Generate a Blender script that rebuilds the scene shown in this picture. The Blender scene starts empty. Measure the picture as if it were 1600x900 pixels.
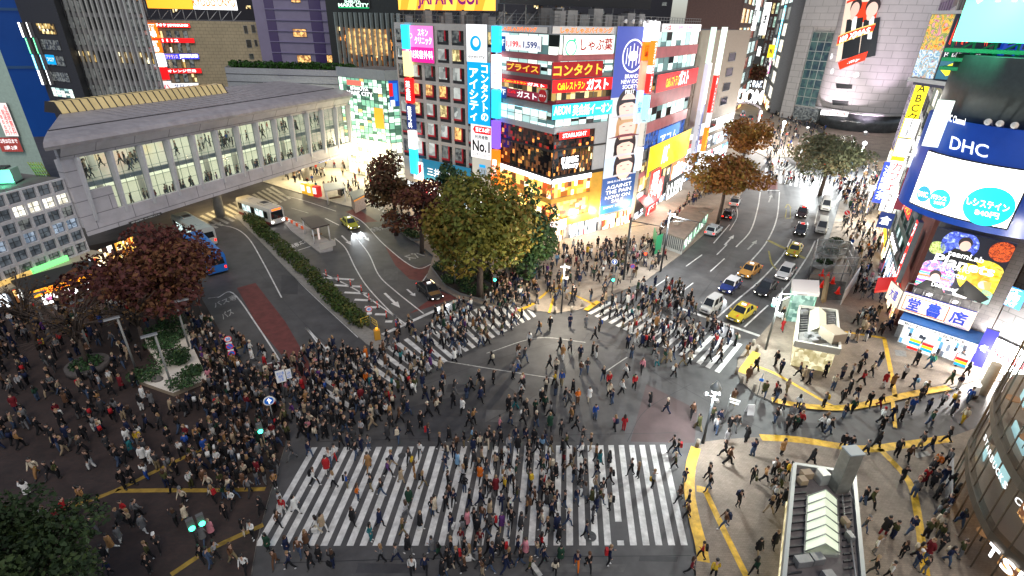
import bpy, bmesh, math, random
from mathutils import Vector, Matrix
random.seed(7)
S=bpy.context.scene; COL=S.collection
# ---------------------------------------------------------------- camera
FPX=827.0; HC=30.0
def _n(v):
    l=math.sqrt(sum(a*a for a in v)); return [a/l for a in v]
def _d(a,b): return sum(x*y for x,y in zip(a,b))
def _x(a,b): return [a[1]*b[2]-a[2]*b[1],a[2]*b[0]-a[0]*b[2],a[0]*b[1]-a[1]*b[0]]
CUP=_n([35.0,-1633.0,-FPX]); 
CYF=_n([-CUP[0]*CUP[2],-CUP[1]*CUP[2],1-CUP[2]*CUP[2]]); CXR=_x(CYF,CUP)
cam=bpy.data.cameras.new('camera'); CAM=bpy.data.objects.new('camera',cam); COL.objects.link(CAM)
cam.sensor_width=36; cam.lens=36*FPX/1600; cam.clip_end=3000; cam.clip_start=0.3
r3=Matrix(((CXR[0],-CXR[1],-CXR[2]),(CYF[0],-CYF[1],-CYF[2]),(CUP[0],-CUP[1],-CUP[2])))
CAM.matrix_world=Matrix.Translation((0,0,HC))@r3.to_4x4()
S.camera=CAM
# ---------------------------------------------------------------- light
SUN_EL,SUN_AZ=56,165      # degrees; azimuth clockwise from +Y
W=bpy.data.worlds.new("World"); S.world=W; W.use_nodes=True
wn=W.node_tree; wn.nodes.clear()
sky=wn.nodes.new('ShaderNodeTexSky'); sky.sky_type='NISHITA'; sky.sun_disc=False
sky.sun_elevation=math.radians(SUN_EL); sky.sun_rotation=math.radians(SUN_AZ)
bg=wn.nodes.new('ShaderNodeBackground'); bg.inputs['Strength'].default_value=0.088
wo=wn.nodes.new('ShaderNodeOutputWorld'); hs=wn.nodes.new('ShaderNodeHueSaturation'); hs.inputs['Saturation'].default_value=.6; wn.links.new(sky.outputs[0],hs.inputs['Color']); wn.links.new(hs.outputs[0],bg.inputs[0]); wn.links.new(bg.outputs[0],wo.inputs[0])
sl=bpy.data.lights.new('sun','SUN'); sl.energy=0.85; sl.angle=math.radians(25); sl.color=(1,.88,.76)
SUN=bpy.data.objects.new('sun',sl); COL.objects.link(SUN)
_a,_e=math.radians(SUN_AZ),math.radians(SUN_EL)
SUN.rotation_euler=Vector((-math.sin(_a)*math.cos(_e),-math.cos(_a)*math.cos(_e),-math.sin(_e))).to_track_quat('-Z','Y').to_euler()
S.view_settings.view_transform='Standard'; S.view_settings.look='None'; S.view_settings.exposure=0.42; S.view_settings.gamma=1
S.render.engine='CYCLES'
try:
    S.cycles.use_denoising=True; S.cycles.use_light_tree=True
    S.cycles.max_bounces=5; S.cycles.diffuse_bounces=2; S.cycles.glossy_bounces=3; S.cycles.transparent_max_bounces=6
    S.cycles.sample_clamp_indirect=4; S.cycles.caustics_reflective=False; S.cycles.caustics_refractive=False
except Exception: pass
# ---------------------------------------------------------------- pixel <-> world
def ray(px,py):
    d=[px-800.0,py-450.0,FPX]; return (_d(d,CXR),_d(d,CYF),_d(d,CUP))
def G(px,py,z=0.0):
    r=ray(px,py); t=(z-HC)/r[2]; return (r[0]*t,r[1]*t)
def Gs(pts,z=0.0): return [G(x,y,z) for x,y in pts]
def ZAT(px,py,X,Y):
    r=ray(px,py); return HC+r[2]*math.hypot(X,Y)/math.hypot(r[0],r[1])
def BR(px,py,D):
    r=ray(px,py); l=math.hypot(r[0],r[1]); return (r[0]/l*D,r[1]/l*D)
class Pl:
    """vertical plane through ground points A,B; u along A->B, d outward (towards the open side)"""
    def __init__(s,A,B,flip=False):
        s.A=A; L=math.hypot(B[0]-A[0],B[1]-A[1]); s.L=L; s.u=((B[0]-A[0])/L,(B[1]-A[1])/L)
        n=(s.u[1],-s.u[0])
        if n[0]*(-A[0])+n[1]*(-A[1])<0: n=(-n[0],-n[1])
        if flip: n=(-n[0],-n[1])
        s.n=n
    def at(s,u,z,d=0.0): return (s.A[0]+s.u[0]*u+s.n[0]*d, s.A[1]+s.u[1]*u+s.n[1]*d, z)
    def px(s,x,y,d=0.0):
        r=ray(x,y); A=(s.A[0]+s.n[0]*d,s.A[1]+s.n[1]*d); ux,uy=s.u
        det=r[0]*(-uy)+ux*r[1]; t=(A[0]*(-uy)+ux*A[1])/det
        X,Y=r[0]*t,r[1]*t; return ((X-A[0])*ux+(Y-A[1])*uy, HC+r[2]*t)
    def rc(s,x0,y0,x1,y1,d=0.0):
        a=s.px(x0,y0,d); b=s.px(x1,y1,d); return (min(a[0],b[0]),max(a[0],b[0]),min(a[1],b[1]),max(a[1],b[1]))
# ---------------------------------------------------------------- materials
def lin(c):
    return tuple((v/255/12.92 if v/255<=0.04045 else ((v/255+0.055)/1.055)**2.4) for v in c)
_M={}
def mat(key,c,rough=.6,metal=0.0,e=0.0,ec=None,noise=0.0,scale=3.0,bump=0.0,spec=.5,coat=0.0,alpha=1,stretch=None,sample=True):
    """c: linear rgb.  noise: share of light/dark variation in the surface's own colour"""
    if key in _M: return _M[key]
    m=bpy.data.materials.new(key); m.use_nodes=True; nt=m.node_tree; b=nt.nodes['Principled BSDF']
    b.inputs['Base Color'].default_value=(*c,1); b.inputs['Roughness'].default_value=rough; b.inputs['Metallic'].default_value=metal
    b.inputs['Specular IOR Level'].default_value=spec
    if coat: b.inputs['Coat Weight'].default_value=coat; b.inputs['Coat Roughness'].default_value=.05
    if e: b.inputs['Emission Color'].default_value=(*(ec or c),1); b.inputs['Emission Strength'].default_value=e
    if alpha<1: b.inputs['Alpha'].default_value=alpha
    if noise or bump:
        tc=nt.nodes.new('ShaderNodeTexCoord'); src=tc.outputs['Object']
        if stretch:
            mp=nt.nodes.new('ShaderNodeMapping'); mp.inputs['Scale'].default_value=stretch; nt.links.new(src,mp.inputs[0]); src=mp.outputs[0]
        nz=nt.nodes.new('ShaderNodeTexNoise'); nz.inputs['Scale'].default_value=scale; nz.inputs['Detail'].default_value=6; nz.inputs['Roughness'].default_value=.62
        nt.links.new(src,nz.inputs['Vector'])
        if noise:
            mr=nt.nodes.new('ShaderNodeMapRange'); mr.inputs['From Min'].default_value=.3; mr.inputs['From Max'].default_value=.7
            mr.inputs['To Min'].default_value=1-noise; mr.inputs['To Max'].default_value=1+noise
            mx=nt.nodes.new('ShaderNodeVectorMath'); mx.operation='SCALE'; mx.inputs[0].default_value=c
            nt.links.new(nz.outputs['Fac'],mr.inputs['Value']); nt.links.new(mr.outputs[0],mx.inputs['Scale']); nt.links.new(mx.outputs[0],b.inputs['Base Color'])
        if bump:
            bp=nt.nodes.new('ShaderNodeBump'); bp.inputs['Strength'].default_value=bump; bp.inputs['Distance'].default_value=.05
            nt.links.new(nz.outputs['Fac'],bp.inputs['Height']); nt.links.new(bp.outputs[0],b.inputs['Normal'])
    if not sample:
        try: m.cycles.emission_sampling='NONE'
        except Exception: pass
    _M[key]=m; return m
def brick(key,c1,c2,mortar,sc,ratio=2.0,rough=.75,noise=.2,msize=.02,spec=.4,e=0,wall=None,cyl=None):
    if key in _M: return _M[key]
    m=mat(key,c1,rough,spec=spec); nt=m.node_tree; b=nt.nodes['Principled BSDF']
    tc=nt.nodes.new('ShaderNodeTexCoord'); br=nt.nodes.new('ShaderNodeTexBrick'); br.inputs['Scale'].default_value=sc
    br.inputs['Color1'].default_value=(*c1,1); br.inputs['Color2'].default_value=(*c2,1); br.inputs['Mortar'].default_value=(*mortar,1)
    br.inputs['Mortar Size'].default_value=msize; br.inputs['Brick Width'].default_value=ratio*.5; br.inputs['Row Height'].default_value=.5
    nz=nt.nodes.new('ShaderNodeTexNoise'); nz.inputs['Scale'].default_value=.35; nz.inputs['Detail'].default_value=8; nz.inputs['Roughness'].default_value=.7
    mr=nt.nodes.new('ShaderNodeMapRange'); mr.inputs['From Min'].default_value=.3; mr.inputs['From Max'].default_value=.7; mr.inputs['To Min'].default_value=1-noise; mr.inputs['To Max'].default_value=1+noise
    vm=nt.nodes.new('ShaderNodeVectorMath'); vm.operation='SCALE'
    src=tc.outputs['Object']
    if wall or cyl:
        sp=nt.nodes.new('ShaderNodeSeparateXYZ'); cb=nt.nodes.new('ShaderNodeCombineXYZ'); nt.links.new(src,sp.inputs[0]); nt.links.new(sp.outputs['Z'],cb.inputs['Y'])
        def M(op,a,b=None):
            q=nt.nodes.new('ShaderNodeMath'); q.operation=op
            for i,v in enumerate((a,b)):
                if v is None: continue
                if isinstance(v,(int,float)): q.inputs[i].default_value=v
                else: nt.links.new(v,q.inputs[i])
            return q.outputs[0]
        if wall: h=M('ADD',M('MULTIPLY',sp.outputs['X'],wall[0]),M('MULTIPLY',sp.outputs['Y'],wall[1]))
        else: h=M('MULTIPLY',M('ARCTAN2',M('SUBTRACT',sp.outputs['Y'],cyl[1]),M('SUBTRACT',sp.outputs['X'],cyl[0])),cyl[2])
        nt.links.new(h,cb.inputs['X']); src=cb.outputs[0]
    nt.links.new(src,br.inputs['Vector']); nt.links.new(tc.outputs['Object'],nz.inputs['Vector']); nt.links.new(nz.outputs['Fac'],mr.inputs['Value'])
    nt.links.new(br.outputs['Color'],vm.inputs[0]); nt.links.new(mr.outputs[0],vm.inputs['Scale']); nt.links.new(vm.outputs[0],b.inputs['Base Color'])
    return m
def paint(key,rgb,e=1.0,sample=False):
    """a backlit or floodlit print: srgb colour, own glow e"""
    c=lin(rgb); return mat(key+'%d_%d_%d_%g'%(*rgb,e),tuple(min(.8,v) for v in c),.5,e=e,ec=c,sample=sample)
def litwin(key,c1,c2,e,scale=1.2,contrast=.5,sample=False,bias=0.0):
    """window pane with a lit room behind: uneven glow, per-object offset"""
    if key in _M: return _M[key]
    m=mat(key,(.03,.035,.04),.12,sample=sample); nt=m.node_tree; b=nt.nodes['Principled BSDF']
    tc=nt.nodes.new('ShaderNodeTexCoord'); oi=nt.nodes.new('ShaderNodeObjectInfo'); ad=nt.nodes.new('ShaderNodeVectorMath'); ad.operation='MULTIPLY_ADD'
    cb=nt.nodes.new('ShaderNodeCombineXYZ')
    for i in range(3): nt.links.new(oi.outputs['Random'],cb.inputs[i])
    ad.inputs[1].default_value=(37,53,71); nt.links.new(cb.outputs[0],ad.inputs[0]); nt.links.new(tc.outputs['Object'],ad.inputs[2])
    nz=nt.nodes.new('ShaderNodeTexNoise'); nz.inputs['Scale'].default_value=scale; nz.inputs['Detail'].default_value=1.5; nz.inputs['Roughness'].default_value=.5
    nt.links.new(ad.outputs[0],nz.inputs['Vector'])
    vo=nt.nodes.new('ShaderNodeTexVoronoi'); vo.inputs['Scale'].default_value=scale*1.7; vo.distance='CHEBYCHEV'; nt.links.new(ad.outputs[0],vo.inputs['Vector'])
    mu=nt.nodes.new('ShaderNodeMath'); mu.operation='ADD'; nt.links.new(nz.outputs['Fac'],mu.inputs[0])
    m2=nt.nodes.new('ShaderNodeMath'); m2.operation='MULTIPLY_ADD'; m2.inputs[1].default_value=.7; m2.inputs[2].default_value=-.35
    nt.links.new(vo.outputs['Color'],m2.inputs[0]); nt.links.new(m2.outputs[0],mu.inputs[1])
    rp=nt.nodes.new('ShaderNodeValToRGB'); rp.color_ramp.elements[0].position=.5+bias-contrast*.4; rp.color_ramp.elements[1].position=.5+bias+contrast*.4
    rp.color_ramp.elements[0].color=(*c2,1); rp.color_ramp.elements[1].color=(*c1,1)
    nt.links.new(mu.outputs[0],rp.inputs[0]); nt.links.new(rp.outputs[0],b.inputs['Emission Color']); b.inputs['Emission Strength'].default_value=e
    return m
# ---------------------------------------------------------------- objects
def woff(p):
    v=Vector((0,0,0))
    while p is not None: v+=p.location; p=p.parent
    return v
def tag(o,label=None,cat=None,group=None,kind=None):
    if label: o['label']=label
    if cat: o['category']=cat
    if group: o['group']=group
    if kind: o['kind']=kind
    return o
def thing(name,label,cat,loc=(0,0,0),group=None):
    o=bpy.data.objects.new(name,None); o.empty_display_size=.3; COL.objects.link(o); o.location=loc; return tag(o,label,cat,group)
class MB:
    def __init__(s): s.v=[]; s.f=[]; s.m=[]; s.mats=[]; s.sm=[]
    def mi(s,m):
        if m not in s.mats: s.mats.append(m)
        return s.mats.index(m)
    def face(s,pts,m,smooth=False):
        i=len(s.v); s.v+= [tuple(p) for p in pts]; s.f.append(tuple(range(i,i+len(pts)))); s.m.append(s.mi(m)); s.sm.append(smooth)
    def mesh(s,vs,fs,m,smooth=False):
        i=len(s.v); s.v+=[tuple(p) for p in vs]; k=s.mi(m)
        for f in fs: s.f.append(tuple(a+i for a in f)); s.m.append(k); s.sm.append(smooth)
    def hexa(s,p,m):   # 8 pts: bottom 4 ccw, top 4
        s.mesh(p,[(3,2,1,0),(4,5,6,7),(0,1,5,4),(1,2,6,5),(2,3,7,6),(3,0,4,7)],m)
    def box(s,c,size,m,rz=0.0):
        x,y,z=[a/2 for a in size]; ca,sa=math.cos(rz),math.sin(rz); p=[]
        for k in (-z,z):
            for a,b in ((-x,-y),(x,-y),(x,y),(-x,y)): p.append((c[0]+a*ca-b*sa,c[1]+a*sa+b*ca,c[2]+k))
        s.hexa(p,m)
    def pbox(s,pl,u0,u1,z0,z1,d0,d1,m):
        p=[]
        for z in (z0,z1):
            for u,d in ((u0,d0),(u1,d0),(u1,d1),(u0,d1)): p.append(pl.at(u,z,d))
        s.hexa(p,m)
    def prism(s,poly,z0,z1,m,mtop=None,cap=True):
        a=sum(poly[i][0]*poly[(i+1)%len(poly)][1]-poly[(i+1)%len(poly)][0]*poly[i][1] for i in range(len(poly)))
        if a<0: poly=poly[::-1]
        n=len(poly); i=len(s.v); s.v+=[(x,y,z0) for x,y in poly]+[(x,y,z1) for x,y in poly]; k=s.mi(m)
        for j in range(n):
            q=(j+1)%n; s.f.append((i+j,i+q,i+n+q,i+n+j)); s.m.append(k); s.sm.append(False)
        if cap:
            s.f.append(tuple(range(i+n,i+2*n))); s.m.append(s.mi(mtop or m)); s.sm.append(False)
            s.f.append(tuple(range(i+n-1,i-1,-1))); s.m.append(k); s.sm.append(False)
    def tube(s,pts,rs,m,n=8,cap=True,smooth=True):
        pts=[Vector(p) for p in pts]; 
        if not isinstance(rs,(list,tuple)): rs=[rs]*len(pts)
        i=len(s.v); k=s.mi(m); prev=None
        for j,p in enumerate(pts):
            t=(pts[min(j+1,len(pts)-1)]-pts[max(j-1,0)]).normalized()
            a=prev if prev is not None else (Vector((1,0,0)) if abs(t.x)<.9 else Vector((0,1,0)))
            x=(a-t*a.dot(t)).normalized(); prev=x; y=t.cross(x)
            for q in range(n):
                w=2*math.pi*q/n; s.v.append(tuple(p+(x*math.cos(w)+y*math.sin(w))*rs[j]))
        for j in range(len(pts)-1):
            for q in range(n):
                r=(q+1)%n; s.f.append((i+j*n+q,i+j*n+r,i+(j+1)*n+r,i+(j+1)*n+q)); s.m.append(k); s.sm.append(smooth)
        if cap:
            s.f.append(tuple(i+n-1-q for q in range(n))); s.m.append(k); s.sm.append(False)
            e=i+(len(pts)-1)*n; s.f.append(tuple(e+q for q in range(n))); s.m.append(k); s.sm.append(False)
    def cyl(s,x,y,z0,z1,r,m,n=16,r1=None): s.tube([(x,y,z0),(x,y,z1)],[r,r if r1 is None else r1],m,n)
    def ball(s,c,r,m,nu=10,nv=7,sc=(1,1,1),z0=-1.0):
        vs=[];fs=[]
        for j in range(nv+1):
            ph=-math.pi/2+math.pi*j/nv
            for i in range(nu):
                th=2*math.pi*i/nu; vs.append((c[0]+r*sc[0]*math.cos(ph)*math.cos(th),c[1]+r*sc[1]*math.cos(ph)*math.sin(th),c[2]+r*sc[2]*max(z0,math.sin(ph))))
        for j in range(nv):
            for i in range(nu):
                q=(i+1)%nu; fs.append((j*nu+i,j*nu+q,(j+1)*nu+q,(j+1)*nu+i))
        s.mesh(vs,fs,m,True)
    def build(s,name,parent=None,bevel=0.0,data_only=False):
        off=woff(parent) if parent is not None else Vector((0,0,0))
        me=bpy.data.meshes.new(name); me.from_pydata([(a-off.x,b-off.y,c-off.z) for a,b,c in s.v],[],s.f)
        for m in s.mats: me.materials.append(m)
        me.polygons.foreach_set('material_index',s.m); me.polygons.foreach_set('use_smooth',s.sm)
        me.validate(); me.update()
        if data_only: return me
        o=bpy.data.objects.new(name,me); COL.objects.link(o)
        if parent is not None: o.parent=parent
        if bevel:
            b=o.modifiers.new('bevel','BEVEL'); b.width=bevel; b.segments=2; b.limit_method='ANGLE'
        return o
def rebase(o):
    """put a top-level mesh's origin at the bottom centre of its shape"""
    me=o.data; n=len(me.vertices)
    xs=[v.co.x for v in me.vertices]; ys=[v.co.y for v in me.vertices]; zs=[v.co.z for v in me.vertices]
    c=Vector(((min(xs)+max(xs))/2,(min(ys)+max(ys))/2,min(zs))); me.transform(Matrix.Translation(-c)); o.location+=c; return o
def copy_tree(o,parent=None):
    c=o.copy(); COL.objects.link(c)
    if parent is not None: c.parent=parent
    for k in ('label',):
        pass
    for ch in list(KIDS.get(o.name,())) or list(o.children): copy_tree(ch,c)
    return c
KIDS={}
# ---------------------------------------------------------------- lettering
_T={}
def text_geo(s,bold=0.0,vertical=False,space=1.0):
    key=(s,bold,vertical,space)
    if key in _T: return _T[key]
    cu=bpy.data.curves.new('text','FONT'); cu.body='\n'.join(s) if vertical else s
    cu.align_x='CENTER'; cu.offset=bold; cu.space_line=.95; cu.space_character=space; cu.resolution_u=3
    ob=bpy.data.objects.new('text',cu); COL.objects.link(ob)
    dg=bpy.context.evaluated_depsgraph_get(); dg.update(); me=bpy.data.meshes.new_from_object(ob.evaluated_get(dg))
    vs=[v.co[:2] for v in me.vertices]; fs=[tuple(p.vertices) for p in me.polygons]
    bpy.data.objects.remove(ob); bpy.data.curves.remove(cu); bpy.data.meshes.remove(me)
    if vs:
        x0=min(v[0] for v in vs);x1=max(v[0] for v in vs);y0=min(v[1] for v in vs);y1=max(v[1] for v in vs)
        asp=(x1-x0)/max(1e-6,(y1-y0)); vs=[((v[0]-x0)/max(1e-6,x1-x0),(v[1]-y0)/max(1e-6,y1-y0)) for v in vs]
    else: asp=1
    _T[key]=(vs,fs,asp); return _T[key]
def letters(mb,pl,s,u0,u1,z0,z1,d,m,bold=.02,vertical=False,keep=False,shear=0.0,mirror=None):
    vs,fs,asp=text_geo(s,bold,vertical)
    if keep:
        w,h=u1-u0,z1-z0
        if w/h>asp: k=h*asp; u0,u1=(u0+u1)/2-k/2,(u0+u1)/2+k/2
        else: k=w/asp; z0,z1=(z0+z1)/2-k/2,(z0+z1)/2+k/2
    r=RIGHT(pl) if mirror is None else mirror
    P=[]
    for a,b in vs:
        a=a+shear*(b-.5); uu=u0+(u1-u0)*(a if r else 1-a); P.append(pl.at(uu,z0+(z1-z0)*b,d))
    mb.mesh(P,fs,m)
def RIGHT(pl):
    # True when +u reads left-to-right for somebody standing outside
    return pl.u[0]*pl.n[1]-pl.u[1]*pl.n[0]<0
# ================================================================ GROUND
ASPH=mat('asphalt',(.072,.070,.071),.62,noise=.34,scale=.45,bump=.25,spec=.5)
ASPH2=mat('asphalt_patch',(.044,.043,.046),.6,noise=.3,scale=.7,bump=.25)
WHITE=mat('road_white',(.60,.60,.585),.6,noise=.34,scale=1.4,spec=.4)
WWORN=mat('road_white_worn',(.38,.38,.36),.65,noise=.5,scale=2.5)
YELL=mat('tactile_yellow',(.60,.36,.025),.6,noise=.42,scale=1.6,bump=.3)
YWORN=mat('tactile_yellow_worn',(.30,.19,.03),.7,noise=.4,scale=1.5)
YROAD=mat('road_yellow_worn',(.28,.24,.05),.7,noise=.5,scale=1.5)
REDR=mat('red_road',(.13,.034,.03),.7,noise=.3,scale=1.2)
KERB=mat('kerb_stone',(.25,.24,.22),.7,noise=.2,scale=3)
PAVR=brick('paving_east',(.24,.195,.155),(.20,.165,.13),(.09,.08,.07),4,2,noise=.35)
PAVN=brick('paving_north',(.32,.265,.21),(.27,.225,.18),(.17,.14,.12),4,2,noise=.25)
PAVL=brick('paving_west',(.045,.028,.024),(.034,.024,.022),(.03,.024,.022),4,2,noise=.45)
SOIL=mat('soil',(.03,.022,.015),.9,noise=.4,scale=2)
mb=MB(); mb.prism([(-420,-30),(420,-30),(420,700),(-420,700)],-1.0,0.0,ASPH); tag(mb.build('road_ground'),kind='structure')
KH=.12
PAVE={}
def pave(name,poly_px,m,kerb=True,world=False):
    poly=poly_px if world else Gs(poly_px)
    mb=MB(); mb.prism(poly,-.2,KH,KERB,m); tag(mb.build(name),kind='structure'); PAVE[name]=poly
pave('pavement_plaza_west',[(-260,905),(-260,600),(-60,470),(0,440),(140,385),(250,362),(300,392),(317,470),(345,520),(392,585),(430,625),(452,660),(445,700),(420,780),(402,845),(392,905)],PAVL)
NPX=[(600,342),(640,372),(677,400),(672,418),(666,434),(690,453),(715,466),(750,475),(775,479),(800,477),(835,487),(870,490),(905,485),(925,477),(960,460),(1007,441),(1062,400),(1100,367),(1125,343),(1160,302),(1186,268)]
pave('pavement_north',Gs(NPX)+[(62,160),(20,150),(-22,118),(-27,108)],PAVN,world=True)
pave('pavement_station',Gs([(405,283),(450,297),(540,322),(560,326),(585,318),(606,300)])+[(-22,128),(-40,140),(-66,130),(-58,105)],mat('station_paving',(.42,.39,.33),.6,noise=.15,scale=1),world=True)
EPX=[(1320,290),(1299,362),(1284,409),(1250,450),(1205,505),(1185,528),(1166,545),(1153,562),(1150,580),(1160,600),(1182,618),(1205,628),(1250,636),(1310,642),(1350,637),(1480,608),(1530,594)]
pave('pavement_east',Gs(EPX)+[(60,40),(60,60),(66,85),(82,118)],PAVR,world=True)
SPX=[(1085,905),(1090,855),(1080,810),(1072,770),(1075,730),(1085,705),(1100,692),(1130,688),(1190,684),(1345,701),(1480,686),(1530,668)]
pave('pavement_plaza_east',Gs(SPX)+[(60,30),(60,12),(11,12)],PAVR,world=True)
pave('traffic_island',Gs([(366,338),(380,332),(394,336),(440,374),(500,440),(560,505),(604,530),(606,545),(592,550),(572,538),(515,486),(450,424),(405,376)]),KERB,world=True)
pave('pavement_far',[(64,135),(74,137),(96,170),(100,300),(60,300),(62,170)],PAVN,world=True)
pave('pavement_shopping_street',[(84,124),(100,126),(150,190),(170,300),(118,300),(106,200)],PAVR,world=True)
# flat markings ------------------------------------------------------------
def inpoly(p,poly):
    x,y=p; c=False; n=len(poly); j=n-1
    for i in range(n):
        xi,yi=poly[i]; xj,yj=poly[j]
        if (yi>y)!=(yj>y) and x<(xj-xi)*(y-yi)/(yj-yi)+xi: c=not c
        j=i
    return c
def gz(p): return KH if any(inpoly(p,q) for q in PAVE.values()) else 0.0
def ribbon(mb,pts,w,z,m,dash=None):
    P=[Vector((x,y,0)) for x,y in pts]
    if dash:
        out=[];acc=0
        for a,b in zip(P,P[1:]):
            L=(b-a).length; n=max(1,int(L/.5))
            for i in range(n): out.append(a+(b-a)*i/n)
        out.append(P[-1]); on,off=dash; d=0; seg=[]
        for a,b in zip(out,out[1:]):
            if d%(on+off)<on: seg.append(a)
            elif len(seg)>1: ribbon(mb,[(q.x,q.y) for q in seg],w,z,m); seg=[]
            else: seg=[]
            d+=(b-a).length
        if len(seg)>1: ribbon(mb,[(q.x,q.y) for q in seg],w,z,m)
        return
    L=[];R=[]
    for i,p in enumerate(P):
        t=(P[min(i+1,len(P)-1)]-P[max(i-1,0)]).normalized(); nrm=Vector((-t.y,t.x,0)); L.append(p+nrm*w/2); R.append(p-nrm*w/2)
    for i in range(len(P)-1):
        mb.face([(R[i].x,R[i].y,z),(R[i+1].x,R[i+1].y,z),(L[i+1].x,L[i+1].y,z),(L[i].x,L[i].y,z)],m)
def curve(pts,n=6):
    """catmull-rom through ground points"""
    P=[Vector((*p,0)) for p in pts]; P=[2*P[0]-P[1]]+P+[2*P[-1]-P[-2]]; out=[]
    for i in range(1,len(P)-2):
        for k in range(n):
            t=k/n; a,b,c,d=P[i-1:i+3]
            q=.5*((2*b)+(c-a)*t+(2*a-5*b+4*c-d)*t*t+(3*b-a-3*c+d)*t**3); out.append((q.x,q.y))
    out.append((P[-2].x,P[-2].y)); return out
Z1,Z2=.005,.01
# near zebra
mb=MB(); zb0,zb1,zt0,zt1=[Vector((*G(*p),0)) for p in ((398,853),(1075,852),(487,699),(1040,695))]
NS=34
ZSTRIPES=[]
for i in range(NS):
    a,b=(i)/(NS-.45),(i+.53)/(NS-.45)
    q=[zb0.lerp(zb1,a),zb0.lerp(zb1,b),zt0.lerp(zt1,b),zt0.lerp(zt1,a)]; ZSTRIPES.append(q)
    if i==28:   # a manhole breaks this stripe
        mb.face([(v.x,v.y,Z1) for v in (q[0],q[1],q[1].lerp(q[2],.04),q[0].lerp(q[3],.04))],WHITE)
        q=[q[0].lerp(q[3],.2),q[1].lerp(q[2],.2),q[2],q[3]]
    mb.face([(v.x,v.y,Z1) for v in q],WHITE)
tag(mb.build('road_marking_zebra_near'),kind='structure')
def zebra(name,t0,t1,b0,b1,n,m=WHITE,frac=.5):
    mb=MB(); t0,t1,b0,b1=[Vector((*G(*p),Z1)) for p in (t0,t1,b0,b1)]
    for i in range(n):
        a,b=i/(n-1+frac),(i+frac)/(n-1+frac)
        mb.face([b0.lerp(b1,a),b0.lerp(b1,b),t0.lerp(t1,b),t0.lerp(t1,a)],m)
    tag(mb.build(name),kind='structure')
zebra('road_marking_zebra_west',(478,596),(806,456),(548,640),(838,494),26)
zebra('road_marking_zebra_north',(955,470),(1160,538),(918,489),(1124,583),17)
zebra('road_marking_zebra_station',(425,291),(262,358),(455,310),(300,372),20,WWORN)
zebra('road_marking_zebra_side',(588,312),(628,324),(578,322),(612,338),6,WWORN)
zebra('road_marking_zebra_far_a',(1196,262),(1274,280),(1194,281),(1270,297),10)
zebra('road_marking_zebra_far_b',(1226,252),(1292,284),(1214,262),(1276,291),14,WWORN)
# lines
mb=MB()
def L(pts,w=.15,m=WHITE,dash=None,z=Z1,cv=True): 
    g=Gs(pts); ribbon(mb,curve(g) if cv and len(g)>2 else g,w,z,m,dash)
L([(597,523),(724,465)],.45); L([(1058,480),(1196,528)],.45,cv=False)
L([(330,350),(365,356),(388,372),(410,408),(440,465)]); L([(478,511),(512,548)]); L([(505,548),(478,511)])
L([(406,372),(430,400),(480,452),(560,527)],.2)
L([(422,385),(455,420),(530,490)],.15,WWORN,(2,1.2))
L([(300,357),(345,348)],.3)
L([(523,372),(540,388),(556,420),(577,452),(630,508)]); L([(548,361),(575,395),(592,430),(618,455),(662,490)])
L([(420,300),(470,312),(525,330)],.15); L([(545,334),(568,348),(600,382),(648,418),(678,411)])
L([(508,341),(530,352)],.2); L([(455,325),(482,333)],.15,WWORN)
L([(660,440),(680,411)],.15)
L([(505,427),(560,455),(632,505)],.18); L([(466,391),(520,374)],.15); L([(392,362),(430,370),(462,392)],.12,WWORN)
for k in range(7):
    t=k/6.5; x=508+(612-508)*t; y=434+(508-434)*t; L([(x-2,y),(x+45-6*k,y+3-k*.5)],.45,cv=False)
L([(340,465),(364,458),(404,512),(440,568)]); L([(325,466),(341,464)],.12,WWORN)
L([(410,570),(447,562)],.2)
# right road
L([(1188,300),(1184,325),(1173,360),(1150,386)],.2); L([(1188,297),(1218,298)],.4,cv=False)
L([(1218,300),(1214,340),(1199,376),(1173,408),(1140,440)],.2)
L([(1115,380),(1140,351)]); L([(1150,318),(1152,338),(1140,360)],.12)
L([(1136,382),(1120,398)],.15); L([(1132,404),(1110,424)],.15); L([(1097,398),(1072,416)],.15); L([(1083,442),(1060,460)],.15); L([(1045,433),(1019,451)],.15)
L([(1236,374),(1222,400),(1190,436),(1150,470),(1114,502)],.2); L([(1274,376),(1262,400),(1235,440),(1210,468)],.2); L([(1200,477),(1163,511)],.18)
L([(1199,375),(1230,390),(1258,404)],.7,YROAD); L([(1201,392),(1206,412),(1218,425)],.25,YROAD,z=Z2)
L([(1226,342),(1235,341)],.15,YROAD);L([(1227,340),(1229,327)],.2,YROAD);L([(1235,341),(1235,325)],.2,YROAD);L([(1227,325),(1231,319),(1236,325)],.25,YROAD)
L([(1280,318),(1273,350)],.15,WWORN)
L([(640,555),(760,575),(870,592)],.12,WWORN,z=Z2); L([(760,552),(840,528),(915,535)],.1,WWORN); L([(944,582),(980,558)],.12,WWORN)
L([(831,880),(845,900)],.3,WWORN,cv=False)
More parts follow.
